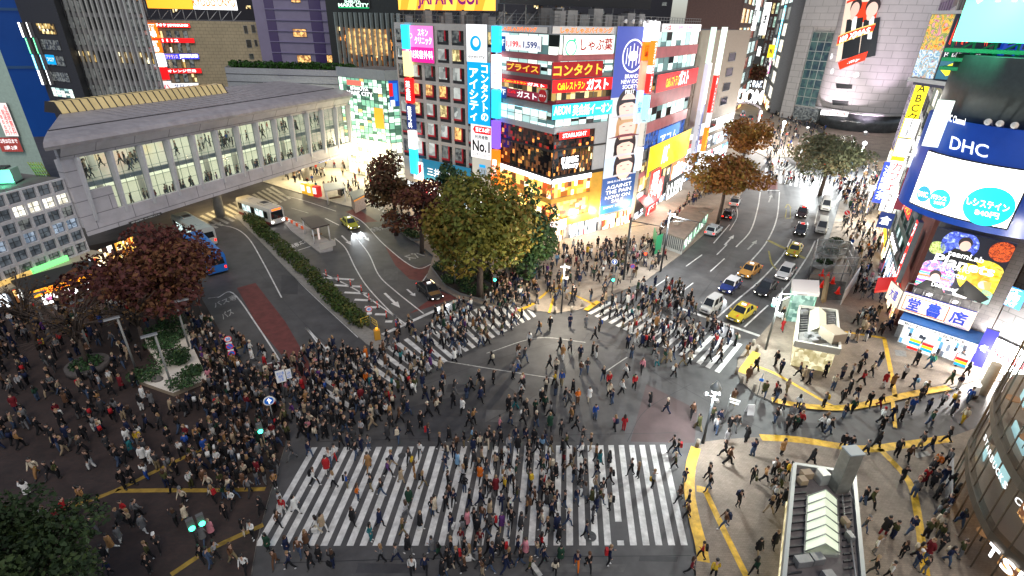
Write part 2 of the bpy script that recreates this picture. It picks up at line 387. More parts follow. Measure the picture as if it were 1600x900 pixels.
# arrows
def arrow(p0,p1,w=.25,m=WHITE,head=.35):
    a,b=[Vector((*G(*p),Z1)) for p in (p0,p1)]; t=(b-a); l=t.length; t/=l; n=Vector((-t.y,t.x,0)); h=a+t*l*(1-head)
    mb.face([a-n*w/2,h-n*w/2,h+n*w/2,a+n*w/2],m); mb.face([h-n*w*1.5,b,h+n*w*1.5],m)
arrow((534,368),(549,383)); arrow((564,363),(577,377)); arrow((601,458),(625,481),.3); arrow((636,452),(649,463))
arrow((1132,383),(1147,367)); arrow((1168,390),(1183,375),m=WWORN); arrow((1201,316),(1206,304),m=WWORN)
tag(mb.build('road_marking_lines'),kind='structure')
mb=MB()
def flat(pts,m,z): mb.face([(x,y,z) for x,y in Gs(pts)],m)
flat([(540,331),(556,325),(590,346),(568,348)],REDR,.003); flat([(601,384),(648,420),(676,413),(662,440),(640,436),(618,415)],REDR,.003)
flat([(370,450),(399,442),(446,503),(482,565),(487,600),(428,605),(402,592),(408,572),(446,562),(404,511)],REDR,.003)
flat([(640,490),(700,470),(716,466),(690,455),(680,462)],REDR,.0025)
flat([(1010,600),(1090,640),(1085,692),(985,690)],mat('reddish_asphalt',(.075,.05,.05),.65,noise=.25,scale=.4),.002)
flat([(1165,284),(1215,284),(1215,296),(1172,297)],REDR,.003)
flat([(625,640),(790,600),(900,690),(640,690)],ASPH2,.0015)
flat([(560,340),(640,395),(676,408),(652,416),(604,380),(572,350)],mat('bus_bay_grey',(.085,.085,.075),.7,noise=.25,scale=.6),.0022)
tag(mb.build('road_surface_patches'),kind='structure')
mb=MB(); TAR=mat('tar_seam',(.022,.022,.024),.45); ASPH3=mat('asphalt_light',(.088,.086,.085),.65,noise=.3,scale=1.2)
for (x,y,w,h,m) in ((700,600,90,14,ASPH2),(900,540,120,10,ASPH3),(1010,520,40,16,ASPH2),(820,880,160,14,ASPH3),(560,880,110,16,ASPH2),(1150,410,60,10,ASPH2),(1120,450,40,8,ASPH3),(440,430,26,30,ASPH2),(600,420,22,18,ASPH3),(760,640,60,20,ASPH3),(1250,660,70,10,ASPH2),(1000,868,60,10,ASPH2)):
    flat([(x,y),(x+w,y+2),(x+w*.96,y+h),(x-w*.04,y+h-1)],m,.0028)
for pts in ([(430,880),(700,872),(1080,868)],[(500,690),(700,684),(1060,676)],[(640,610),(780,560),(930,530),(1050,600)],[(760,660),(860,600),(920,520)],[(1040,590),(1130,640),(1190,670)],[(1165,520),(1200,440),(1225,360)],[(1090,470),(1140,400),(1180,330)],[(400,420),(470,500),(520,545)],[(560,430),(620,490),(660,520)],[(980,690),(1010,640),(1080,600)]): ribbon(mb,curve(Gs(pts),5),.05,.0035,TAR)
tag(mb.build('road_repair_seams'),kind='structure')
# tactile paving
mb=MB(); TZ=KH+.006
def T(pts,w,m=YELL,z=None): ribbon(mb,curve(Gs(pts),4) if len(pts)>2 else Gs(pts),w,TZ if z is None else z,m)
T([(1087,701),(1079,730),(1077,770),(1085,815),(1094,850),(1099,880)],.75); T([(1088,765),(1106,769)],.6); T([(1103,772),(1135,840),(1166,903)],.42)
T([(1182,552),(1170,568),(1158,584)],.8); T([(1172,571),(1210,585),(1280,625),(1300,636)],.35)
T([(1205,626),(1250,635),(1310,639),(1360,632),(1420,618),(1482,607)],.7); T([(1398,670),(1394,628)],.3,z=TZ+.003); T([(1398,622),(1390,575),(1381,530)],.4); T([(1383,530),(1320,520)],.4)
T([(1188,685),(1250,689),(1345,703),(1410,697),(1482,687)],.75); T([(1374,703),(1418,752),(1432,800),(1445,900)],.5)
T([(842,468),(870,452),(930,478)],.3); T([(868,456),(858,490)],.3); T([(915,486),(935,472)],.6); T([(810,487),(835,475)],.5)
T([(880,430),(872,452)],.3)
T([(100,798),(180,769),(260,730),(345,690)],.35,YWORN); T([(182,769),(260,768),(330,768),(415,766)],.35,YWORN); T([(268,900),(330,860),(412,822)],.35,YWORN)
T([(335,545),(356,572)],.3,YWORN); T([(365,548),(385,540)],.25,YWORN)
tag(mb.build('pavement_tactile_strip'),kind='structure')
# manholes and hatches
mb=MB(); IR=mat('cast_iron',(.10,.10,.10),.5,.6,noise=.3,scale=6)
for (x,y,r,z) in ((922,838,.42,.011),(905,757,.38,.011),(628,712,.3,.011),(1332,535,.4,KH+.01),(873,300,.3,.011)):
    gx,gy=G(x,y); mb.prism([(gx+r*math.cos(a*.3927),gy+r*math.sin(a*.3927)) for a in range(16)],z-.004,z,IR)
for q in ([(1367,514),(1382,516),(1384,521),(1369,519)],[(1397,548),(1415,550),(1416,559),(1399,557)],[(1426,710),(1448,706),(1454,713),(1432,718)],[(865,458),(876,458),(875,467),(864,467)]):
    mb.prism(Gs(q),KH,KH+.008,mat('hatch_steel',(.2,.2,.19),.5,.3,noise=.3,scale=4))
tag(mb.build('ground_manhole_covers'),kind='structure')
# painted kanji of the bus bays
mb=MB()
def groundtext(s,p00,p10,p01,m,z=Z2):
    """p00 = lower left of the writing, p10 lower right, p01 upper left (pixels)"""
    vs,fs,_=text_geo(s,.02); o,a,b=[Vector((*G(*p),z)) for p in (p00,p10,p01)]
    mb.mesh([tuple(o+(a-o)*x+(b-o)*y) for x,y in vs],fs,m)
groundtext('バス専',(336,482),(372,467),(332,474),WWORN); groundtext('バス',(349,500),(366,490),(344,491),WWORN)
groundtext('バス専用',(483,378),(456,389),(478,373),WHITE); groundtext('バス専用',(612,357),(585,362),(602,352),WWORN); groundtext('バス',(665,400),(640,407),(653,393),WWORN)
tag(mb.build('road_marking_lettering'),kind='structure')
# ================================================================ BUILDING KIT
GLASSD=mat('dark_glass',(.012,.014,.018),.08,spec=.8)
FRM=mat('alu_frame',(.30,.31,.32),.35,.7)
FRD=mat('dark_frame',(.05,.05,.055),.45,.4)
STEEL=mat('galvanised',(.28,.28,.28),.45,.6,noise=.15)
CONC=mat('concrete_grey',(.30,.29,.28),.75,noise=.18,scale=.8,bump=.1)
CONCD=mat('concrete_dark',(.14,.135,.13),.8,noise=.25,scale=.7)
ROOFM=mat('roof_sheet',(.12,.12,.12),.85,noise=.25,scale=.5)
BLACKP=mat('black_paint',(.02,.02,.022),.5)
WHITEP=mat('white_paint',(.75,.75,.74),.5,noise=.06)
SIDE=mat('sign_box_side',(.22,.22,.23),.5,.2)
W_WARM=litwin('room_warm',(.95,.55,.18),(.25,.10,.03),1.3)
W_YEL=litwin('room_yellow',(.85,.68,.32),(.2,.16,.06),1.25)
W_COOL=litwin('room_cool',(.70,.88,.84),(.16,.24,.25),1.25)
W_WHITE=litwin('room_white',(.95,.92,.80),(.45,.42,.32),1.5)
W_DIM=litwin('room_dim',(.16,.17,.16),(.02,.022,.025),.9)
W_GREEN=litwin('room_green',(.70,.92,.75),(.16,.30,.24),.95,.8)
W_BLUE=litwin('room_blue',(.02,.12,.55),(.004,.015,.07),1.0)
W_SHOP=litwin('shop_bright',(1,.86,.62),(.22,.10,.035),1.9,2.6,.7,sample=True)
W_SHOPC=litwin('shop_cool',(.92,.96,1),(.09,.11,.14),1.9,2.6,.7,sample=True)
W_GOLD=litwin('shop_gold',(1,.62,.20),(.22,.06,.012),1.7,3.2,.75,sample=True)
W_BAR=litwin('bar_dark',(.75,.34,.12),(.012,.006,.005),.9,5.5,.42,bias=.13)
W_RED=litwin('bar_red',(.55,.10,.05),(.014,.006,.006),.9,4.0,.5,bias=.1)
def em(rgb,e,sample=False): return paint('cell',rgb,e,sample)
CELLS={ # what shows behind a strip of panes: (glow, weight) and how finely each pane is broken up
 'room_cool':([(em((205,230,225),1.15),3),(em((165,200,195),.9),3),(em((225,232,220),1.3),2),(em((90,125,125),.55),2),(GLASSD,1)],1,2),
 'room_green':([(em((190,235,205),1.15),3),(em((130,190,160),.8),3),(em((225,245,225),1.35),2),(em((80,125,105),.5),2),(em((240,200,120),.9),.4)],1,2),
 'room_white':([(em((250,245,225),1.5),3),(em((225,220,195),1.1),3),(em((160,155,135),.7),1)],1,2),
 'room_yellow':([(em((235,210,150),1.0),2),(em((200,165,95),.7),2),(em((120,95,55),.4),2),(em((60,48,34),.3),2),(em((255,240,200),1.3),.6)],2,2),
 'bar_red':([(GLASSD,9),(em((60,28,22),.4),5),(em((170,35,25),.6),1.4),(em((255,150,70),1.3),.7),(em((110,60,40),.5),2)],8,5),
 'bar_dark':([(GLASSD,8),(em((66,42,26),.4),5),(em((235,150,70),1.2),1.3),(em((255,215,150),1.7),.5),(em((120,70,38),.5),3),(em((140,90,40),.6),1)],9,6),
 'shop_gold':([(em((255,205,100),1.25,True),5),(em((235,160,55),1.0,True),4),(em((170,95,30),.7),2.2),(em((255,240,190),1.8,True),2),(em((110,60,30),.4),1.2),(em((225,80,30),.7),.7)],6,4),
 'shop_bright':([(em((255,235,190),2.0,True),4),(em((240,190,115),1.4,True),3),(em((150,95,55),.6),2),(em((70,50,40),.4),1.5),(em((250,250,240),2.4,True),1.5),(em((190,60,50),.7),.5)],4,3),
 'shop_cool':([(em((245,250,255),2.2,True),4),(em((205,215,225),1.4,True),3),(em((120,130,145),.6),2),(em((55,60,70),.4),1.5),(em((200,70,80),.8),.5),(em((90,150,200),.9),.5)],4,3)}
def window_mesh(pl,w,h,pane,frame,mv,mh,fw,deco=None,cells=False):
    mb=MB(); 
    def P(u,z,d): return (pl.u[0]*u+pl.n[0]*d,pl.u[1]*u+pl.n[1]*d,z)
    def bx(u0,u1,z0,z1,d0,d1,m): mb.hexa([P(u,z,d) for z in (z0,z1) for u,d in ((u0,d0),(u1,d0),(u1,d1),(u0,d1))],m)
    cs=CELLS.get(pane.name) if cells else None
    if cs:
        ml,su,sv=cs; ms=[a for a,b in ml]; ws=[b for a,b in ml]; nu=mv*su
        for i in range(nu):
            ua,ub=-w/2+w*i/nu,-w/2+w*(i+1)/nu; nv=mh*sv; ed=[0]+sorted((j+random.uniform(-.3,.3))/nv for j in range(1,nv))+[1]
            for a,b in zip(ed,ed[1:]): mb.face([P(ua,-h/2+h*a,.02),P(ub,-h/2+h*a,.02),P(ub,-h/2+h*b,.02),P(ua,-h/2+h*b,.02)],random.choices(ms,ws)[0])
    else: mb.face([P(-w/2,-h/2,.02),P(w/2,-h/2,.02),P(w/2,h/2,.02),P(-w/2,h/2,.02)],pane)
    for s in (-1,1):
        bx(s*w/2-fw/2,s*w/2+fw/2,-h/2,h/2,0,.08,frame); bx(-w/2,w/2,s*h/2-fw/2,s*h/2+fw/2,0,.077,frame)
    for i in range(1,mv): u=-w/2+w*i/mv; bx(u-fw/2,u+fw/2,-h/2,h/2,.0,.07,frame)
    for i in range(1,mh): z=-h/2+h*i/mh; bx(-w/2,w/2,z-fw/2,z+fw/2,.0,.067,frame)
    if deco: deco(bx,w,h)
    return mb.build('window',data_only=True)
def put_window(root,pl,u,z,d,me,name='window'):
    o=bpy.data.objects.new(name,me); COL.objects.link(o); o.parent=root; o.location=Vector(pl.at(u,z,d))-woff(root); return o
def facade(root,pl,u0,u1,z0,z1,cols,rows,mw,panes,pier=.3,span=.4,rec=.25,mv=1,mh=1,frame=None,fw=.06,d=0.0,pick=None,deco=None,wallname='facade_grid',sill=None):
    """relief wall: piers and floor bands stand proud of recessed windows, each window a part of its own"""
    mb=MB(); cw=(u1-u0)/cols; rh=(z1-z0)/rows
    for i in range(cols+1):
        u=u0+cw*i; a=max(u0,u-pier/2); b=min(u1,u+pier/2); mb.pbox(pl,a,b,z0,z1,d-rec,d,mw)
    for j in range(rows+1):
        z=z0+rh*j; a=max(z0+.003,z-span/2); b=min(z1-.003,z+span/2); mb.pbox(pl,u0+.003,u1-.003,a,b,d-rec+.004,d-.02,sill or mw)
    mb.build(wallname,root)
    ms=[window_mesh(pl,cw-pier,rh-span,p,frame or FRD,mv,mh,fw,deco) for p in panes]
    for j in range(rows):
        for i in range(cols):
            k=pick(i,j) if pick else random.randrange(len(panes))
            if k is None: continue
            put_window(root,pl,u0+cw*(i+.5),z0+rh*(j+.5),d-rec+.004,ms[k])
def strip(root,pl,rect,n,pane,mh=1,frame=FRM,fw=.08,d=.0,name='window'):
    u0,u1,z0,z1=rect
    me=window_mesh(pl,u1-u0,z1-z0,pane,frame,n,mh,fw,cells=True); me.name=name
    return put_window(root,pl,(u0+u1)/2,(z0+z1)/2,d,me,name)
def body(root,poly,z0,z1,m,name='wall',roofm=None):
    mb=MB(); mb.prism(poly,z0,z1,m,roofm or ROOFM); return mb.build(name,root)
def band(root,pl,rect,m,d0=-.3,d1=.06,name='floor_band'):
    mb=MB(); mb.pbox(pl,*rect,d0,d1,m); return mb.build(name,root)
def cpoly(*p): return list(p)
SIGNS=[]
def sign(name,label,pl,rect,face,texts=(),th=.22,d=.12,cat='sign',side=None,group=None,extra=None,name_txt='lettering'):
    """a flat box on a facade; texts: (string,(a0,b0,a1,b1) as shares of the face,material,bold,vertical)"""
    u0,u1,z0,z1=rect; mb=MB(); mb.pbox(pl,u0,u1,z0,z1,d,d+th-.01,side or SIDE)
    r=RIGHT(pl); 
    def FX(a,b,dd): return pl.at(u0+(u1-u0)*(a if r else 1-a),z0+(z1-z0)*b,d+th+dd)
    if face: mb.face([FX(0.0,0.0,0),FX(1,0,0),FX(1,1,0),FX(0,1,0)] if r else [FX(0,0,0),FX(1,0,0),FX(1,1,0),FX(0,1,0)],face)
    o=rebase(mb.build(name)); tag(o,label,cat,group); SIGNS.append(o)
    def RECT(m2,a0,b0,a1,b1,m,dd=.012): m2.face([FX(a0,b0,dd),FX(a1,b0,dd),FX(a1,b1,dd),FX(a0,b1,dd)],m)
    def DISC(m2,a,b,rad,m,dd=.014,asp=None,n=28,sx=1,sy=1,a0=0,a1=6.2832):
        w,h=u1-u0,z1-z0; m2.face([FX(min(.995,max(.005,a+rad*sx*math.cos(a0+(a1-a0)*k/n)*(1 if asp is None else asp))),min(.995,max(.005,b+rad*sy*math.sin(a0+(a1-a0)*k/n)*w/h)),dd) for k in range(n+(0 if a1-a0>6.28 else 1))],m)
    def POLY(m2,pts,m,dd=.016): m2.face([FX(a,b,dd) for a,b in pts],m)
    if extra:
        m2=MB(); extra(m2,RECT,DISC,POLY); m2.build('printed_picture',o)
    if texts:
        m2=MB()
        for t in texts:
            s,(a0,b0,a1,b1),m=t[:3]; bold=t[3] if len(t)>3 else .02; vert=t[4] if len(t)>4 else False; keep=t[5] if len(t)>5 else False
            if r: letters(m2,pl,s,u0+(u1-u0)*a0,u0+(u1-u0)*a1,z0+(z1-z0)*b0,z0+(z1-z0)*b1,d+th+.03,m,bold,vert,keep)
            else: letters(m2,pl,s,u0+(u1-u0)*(1-a1),u0+(u1-u0)*(1-a0),z0+(z1-z0)*b0,z0+(z1-z0)*b1,d+th+.03,m,bold,vert,keep)
        m2.build(name_txt,o)
    return o
E_W=paint('white',(255,255,255),1.6); E_WS=paint('white',(255,255,255),3.5,True); E_W1=paint('white',(250,250,250),.8)
E_R=paint('red',(225,25,30),.9); E_R2=paint('red',(240,30,25),1.6); E_DR=paint('darkred',(150,15,25),.5); E_O=paint('orange',(255,110,20),1.3); E_Y=paint('yellow',(255,215,30),1.1)
E_GD=paint('gold',(235,185,60),.8); E_B=paint('blue',(20,70,170),.7); E_CY=paint('cyan',(40,190,240),1.3,True); E_CYS=paint('cyan',(110,220,255),2.2,True); E_LB=paint('sky',(0,150,220),.9)
E_G=paint('green',(30,200,120),1.2); E_PK=paint('pink',(230,30,140),.9); E_PKL=paint('pink',(235,120,190),.9); E_BK=mat('print_black',(.012,.012,.014),.5)
E_NV=paint('navy',(35,55,120),.55); E_VI=paint('violet',(120,80,230),1.3,True); E_GR=paint('grey',(150,150,150),.45); E_BR=paint('brown',(90,55,40),.4)
SKIN=paint('skinprint',(225,190,175),.6); HAIRP=paint('hairprint',(52,42,46),.35); HAIRB=paint('hairblond',(190,150,110),.5)
# ---------------------------------------------------------------- corner building with the golden shop
C0=G(857,382); zbd=ZAT(860,175,*C0); LC=G(780,158,zbd); RC=G(953,167,zbd)
PLF=Pl(LC,C0); PRF=Pl(C0,RC); HT=ZAT(860,40,*C0)
EU=PRF.px(1012,165)[0]; EC=PRF.at(EU,0)[:2]
zy=ZAT(1013,238,*EC); SF=G(1068,207,zy); PST=Pl(EC,SF); SL=PST.px(1092,60)[0]; SE=PST.at(SL,0)[:2]
BK1=(SE[0]-13,SE[1]+9); BK2=(LC[0]+7,LC[1]+17)
cb=thing('corner_building','nine storey corner building with facets, stacked shop floors and a golden lit ground floor','building',(C0[0],C0[1]+6,0))
def inner(C,p,q,k=.35):
    n=p.n[0]*q.n[0]+p.n[1]*q.n[1]; return (C[0]-k*(p.n[0]+q.n[0])/(1+n),C[1]-k*(p.n[1]+q.n[1])/(1+n))
ins=[PLF.at(.35,0,-.35)[:2],inner(C0,PLF,PRF),inner(EC,PRF,PST),PST.at(SL,0,-.35)[:2],BK1,BK2]
body(cb,ins,0,HT-.1,mat('corner_wall',(.5,.48,.48),.6,noise=.1),roofm=CONCD)
SILV=mat('silver_panel',(.58,.59,.62),.4,.2,noise=.06); PINKB=mat('pink_spandrel',(.62,.18,.19),.4,noise=.15,scale=.6); CRM=mat('crimson_band',(.34,.03,.05),.45)
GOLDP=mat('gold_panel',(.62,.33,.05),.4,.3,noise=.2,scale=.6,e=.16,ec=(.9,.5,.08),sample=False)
def bands(pl,spec,x0,x1,xr):
    for (ya,yb,m,d1) in spec:
        za=pl.px(xr,ya)[1]; z_=pl.px(xr,yb)[1]; band(cb,pl,(x0,x1,z_,za),m,d1=d1)
uR=PRF.L
for pl,x0,x1 in ((PLF,0.02,PLF.L+.05),(PRF,-.05,uR)):
    bands(pl,[(40,54,SILV,.05),(86,96,PINKB,.05),(118,125,FRM,.06),(125,139,CRM,.08),(158,164,CRM,.05),(200,208.5,SILV,.12),(235,238,FRD,.1),(277,282,BLACKP,.15),(312,319,GOLDP,.12),(345,357,GOLDP,.1)],x0,x1,860)
def zr(pl,ya,yb,x=860): return pl.px(x,yb)[1],pl.px(x,ya)[1]
def ws(pl,a,b,ya,yb,n,pane,mh=1,frame=FRM,d=-.15):
    z0,z1=zr(pl,ya,yb); return strip(cb,pl,(a,b,z0,z1),n,pane,mh,frame,d=d)
lw=PLF.L
ws(PLF,.1,lw-.1,54,86,6,W_COOL); ws(PLF,.1,lw-.1,96,118,6,W_COOL,2); ws(PLF,.1,lw-.1,139,158,6,W_YEL); ws(PLF,.1,lw-.1,176,200,7,W_COOL,2)
ws(PLF,.1,lw-.1,208,235,3,W_RED,1,FRD); ws(PLF,.1,lw-.1,238,277,3,W_BAR,1,FRD); ws(PLF,.1,lw-.05,282,312,2,W_GOLD,1,FRM); ws(PLF,.1,lw-.05,319,345,2,W_GOLD,1,FRM); ws(PLF,.1,lw-.05,357,381,3,W_SHOP,1,FRM)
ws(PRF,.1,uR-.1,54,86,6,W_COOL); ws(PRF,.1,uR-.1,96,118,6,W_COOL,2); ws(PRF,.1,uR-.1,139,158,6,W_YEL); ws(PRF,.1,uR-.1,176,200,7,W_COOL,2)
ug=PRF.px(922,290)[0]
ws(PRF,.05,ug,208,235,2,W_RED,1,FRD); ws(PRF,.05,ug,238,277,3,W_BAR,1,FRD); ws(PRF,.05,ug,282,312,2,W_GOLD,1,FRM); ws(PRF,.05,ug,319,345,2,W_GOLD,1,FRM)
us=PRF.px(880,370)[0]; ws(PRF,.05,us,357,381,3,W_SHOP); ws(PRF,us+1.2,uR-.1,359,381,4,W_SHOPC)
z0,z1=zr(PRF,208,278); band(cb,PRF,(ug,uR,z0,z1),SILV,name='metal_panel'); z0,z1=zr(PRF,279,357); band(cb,PRF,(ug,uR,z0,z1),GOLDP,d1=.09,name='gold_panel')
z0,z1=zr(PRF,281,288); mb=MB(); mb.pbox(PRF,.1,ug-.1,z0,z1,.0,.2,E_WS); mb.pbox(PLF,.6,lw-.1,z0,z1,.0,.2,E_WS); mb.build('light_strip',cb)
# bows in the windows
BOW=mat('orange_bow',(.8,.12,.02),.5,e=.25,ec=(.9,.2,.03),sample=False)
for (x,y) in ((859,297),(859,334)):
    mb=MB(); u,z=PRF.px(x,y,.2)
    for s in (-1,1):
        mb.mesh([PRF.at(u,z,.2),PRF.at(u+s*.75,z+.45,.25),PRF.at(u+s*.8,z-.1,.2)],[(0,1,2)],BOW); mb.mesh([PRF.at(u,z,.22),PRF.at(u+s*.25,z-1.0,.25),PRF.at(u+s*.6,z-.85,.2)],[(0,1,2)],BOW)
    mb.ball(PRF.at(u,z,.25),.16,BOW,8,6); mb.build('ribbon_bow',cb)
# bay wall behind the banner and beyond
mb=MB(); mb.pbox(PRF,uR,EU,0,HT-.02,-.35,.02,mat('pale_wall',(.42,.42,.43),.6,noise=.1)); mb.build('banner_wall',cb)
ws(PRF,uR+.6,EU-.8,357,383,4,W_SHOP,d=.04)
# street face
def zs(y,x=1026): return PST.px(x,y)[1]
rows=[(37,49,WHITEP,.1),(74,91,PINKB,.06),(113,117,FRM,.06),(140,166,PINKB,.06),(187,203,PINKB,.06),(226,229,FRM,.05),(241,244,FRM,.05),(257,264,PINKB,.06)]
for ya,yb,m,dd in rows: band(cb,PST,(.0,SL,zs(yb),zs(ya)),m,d1=dd)
ng=9
for ya,yb,p in ((50,74,W_COOL),(91,113,W_COOL),(129,140,W_YEL),(166,187,W_COOL),(203,226,W_BLUE),(244,257,W_YEL),(264,284,W_YEL)):
    strip(cb,PST,(.1,SL-.1,zs(yb),zs(ya)),ng,p,1,FRM,d=-.15)
strip(cb,PST,(.1,SL-.1,.1,zs(310)),5,W_SHOPC,1,FRM,d=-.05)
band(cb,PST,(.1,SL,zs(310),zs(284)),BLACKP,d1=.1)
# roof plant, parapet, rail
for i in range(22):
    mb=MB(); u=1+(i%8)*2.2; dd=-1.8-(i//8)*2.6; b=PRF.at(u,0,dd); w=random.uniform(.8,1.7); h=random.uniform(.8,2.4); mb.box((b[0],b[1],HT+h/2-.1),(w,random.uniform(.8,1.6),h),random.choice([CONC,STEEL,CONCD]),.4); mb.box((b[0],b[1],HT+h),(w*.6,.6,.2),FRD,.4); mb.build('air_handler',cb)
mb=MB()
for pl,a,b in ((PLF,0,PLF.L),(PRF,0,EU),(PST,0,SL)):
    for k in range(int((b-a)/1.2)+1):
        u=a+k*1.2; mb.pbox(pl,u-.03,u+.03,HT-.1,HT+1.3,-.1,-.04,STEEL)
    for z in (.5,.9,1.3): mb.pbox(pl,a,b,HT+z-.03,HT+z+.03,-.1,-.05,STEEL)
mb.build('roof_railing',cb)
# big dark billboard over the roof, seen from below its top
pb=Pl(PRF.at(-6.5,0,-4.5)[:2],PRF.at(EU+2,0,-4.5)[:2])
def rs(name,label,pl,x0,y0,x1,y1,face,texts=(),d=.12,**k): return sign(name,label,pl,pl.rc(x0,y0,x1,y1),face,texts,d=d,**k)
rs('rooftop_billboard','large unlit black rooftop billboard above the corner building',pb,777,-45,1012,15,BLACKP,d=0,cat='billboard',th=.5)
o=SIGNS[-1]; mb=MB()
for k in range(7):
    u=pb.px(790+k*34,15)[0]; z=pb.px(800,15)[1]; mb.tube([pb.at(u,HT,-.3),pb.at(u,z+2,-.3)],.09,STEEL,6); mb.tube([pb.at(u,HT,-.3),pb.at(u+1.8,z,-.2)],.06,STEEL,6); mb.tube([pb.at(u,HT,-2.5),pb.at(u,z,-.3)],.06,STEEL,6)
mb.build('support_frame',o)
# signs of the corner building
A=lambda *a:a
rs('facade_sign','grey header sign with orange flame-like kana over the right facet',PRF,861,41,956,53,paint('hdr',(190,185,180),.35),[('しゃぶしゃぶバイキング',(.12,.1,.97,.92),E_O,.03)])
rs('facade_sign','grey header sign with orange kana over the left facet',PLF,782,40,858,52,paint('hdr',(190,185,180),.35),[('しゃぶしゃぶバイキング',(.06,.1,.8,.92),E_O,.03)])
def leaf(m2,RECT,DISC,POLY):
    DISC(m2,.14,.36,.11,E_G); DISC(m2,.14,.36,.09,E_W1,.018)
    for k in (-.09,-.03,.04): POLY(m2,[(.14+k,.7),(.14+k*2-.02,.95),(.14+k*1.5+.03,.72)],E_G)
rs('facade_sign','white floor sign with red kana and a green turnip emblem',PRF,879,55,955,84,paint('cream',(240,240,225),.9),[('しゃぶ葉',(.32,.2,.97,.85),E_DR,.02)],extra=leaf)
rs('facade_sign','white price sign with red and navy numbers',PLF,793,54,848,81,paint('pricewhite',(235,235,235),.8),[('1,199',(.03,.12,.38,.6),E_R,.03),('円',(.39,.12,.45,.35),E_R),('1,599',(.52,.12,.9,.62),E_NV,.03),('円',(.91,.12,.98,.35),E_NV)])
rs('floor_number_sign','small navy sign reading 9F',PLF,783,56,792,80,E_NV,[('9F',(.1,.35,.9,.8),E_W1)])
rs('facade_sign','red sign with four gold kana on the left facet',PLF,794,95,846,117,E_DR,[('プライス',(.03,.15,.97,.85),E_GD,.03)])
rs('facade_sign','red sign with five gold kana on the right facet',PRF,861,97,938,119,E_DR,[('コンタクト',(.02,.14,.98,.86),E_GD,.03)])
rs('facade_sign','long red restaurant sign with yellow and white writing on the left facet',PLF,781,121,858,138,E_R,[('Caféレストラン',(.14,.2,.6,.75),E_Y,.02),('ガスト',(.62,.05,.95,.9),E_W,.04)])
rs('facade_sign','long red restaurant sign with yellow and white writing on the right facet',PRF,861,125,953,139,E_R,[('Caféレストラン',(.08,.2,.52,.8),E_Y,.02),('ガスト',(.55,.05,.93,.95),E_W,.04)])
rs('floor_number_sign','small navy sign reading 7F',PLF,783,134,794,154,E_NV,[('7F',(.1,.3,.9,.8),E_W1)])
rs('facade_sign','dark red restaurant sign with white kana beside the 7F sign',PLF,795,137,843,158,paint('wine',(140,30,60),.5),[('Café',(.03,.45,.3,.85),E_R,.01),('ガスト',(.34,.12,.97,.88),E_W1,.03)])
def disc(m2,RECT,DISC,POLY): DISC(m2,.5,.5,.48,E_DR)
rs('round_sign','round dark red restaurant sign on a pale panel',PLF,844,139,857,160,E_GR,[('ガスト',(.15,.4,.85,.6),E_W1)],extra=disc)
rs('facade_sign','glowing cyan sign with white writing wrapped on the left facet',PLF,780,159,858,175,E_CYS,[('英会話イーオン',(.3,.12,.9,.85),E_W,.02)])
rs('facade_sign','glowing cyan sign with white writing wrapped on the right facet',PRF,861,164,953,177,E_CY,[('AEON',(.02,.3,.28,.9),E_W,.02),('英会話イーオン',(.32,.12,.98,.9),E_W,.02)])
rs('facade_sign','thin red light sign over the upper dark restaurant',PRF,872,207,918,212,E_R2,[('STARLIGHT',(.1,.2,.9,.8),E_W)])
rs('neon_sign','white neon writing in front of the decorated dark floor',PRF,876,246,902,262,None,[('8F DINING',(.0,.5,.95,1),E_WS,.02),('Winery',(.05,.0,1,.5),E_WS,.03)],th=.06,side=BLACKP)
rs('shop_sign','pale shop sign with white capitals above the golden entrance',PRF,858,346,882,356,paint('shopsign',(190,160,170),.8),[("L'OCCITANE",(-.02,.2,.98,.85),E_WS,.02)])
rs('shop_sign','wrapped end of the pale shop sign on the left facet',PLF,828,343,857,355,paint('shopsign',(190,160,170),.8),[('EN PROVENCE',(.05,.3,.95,.75),E_W)])
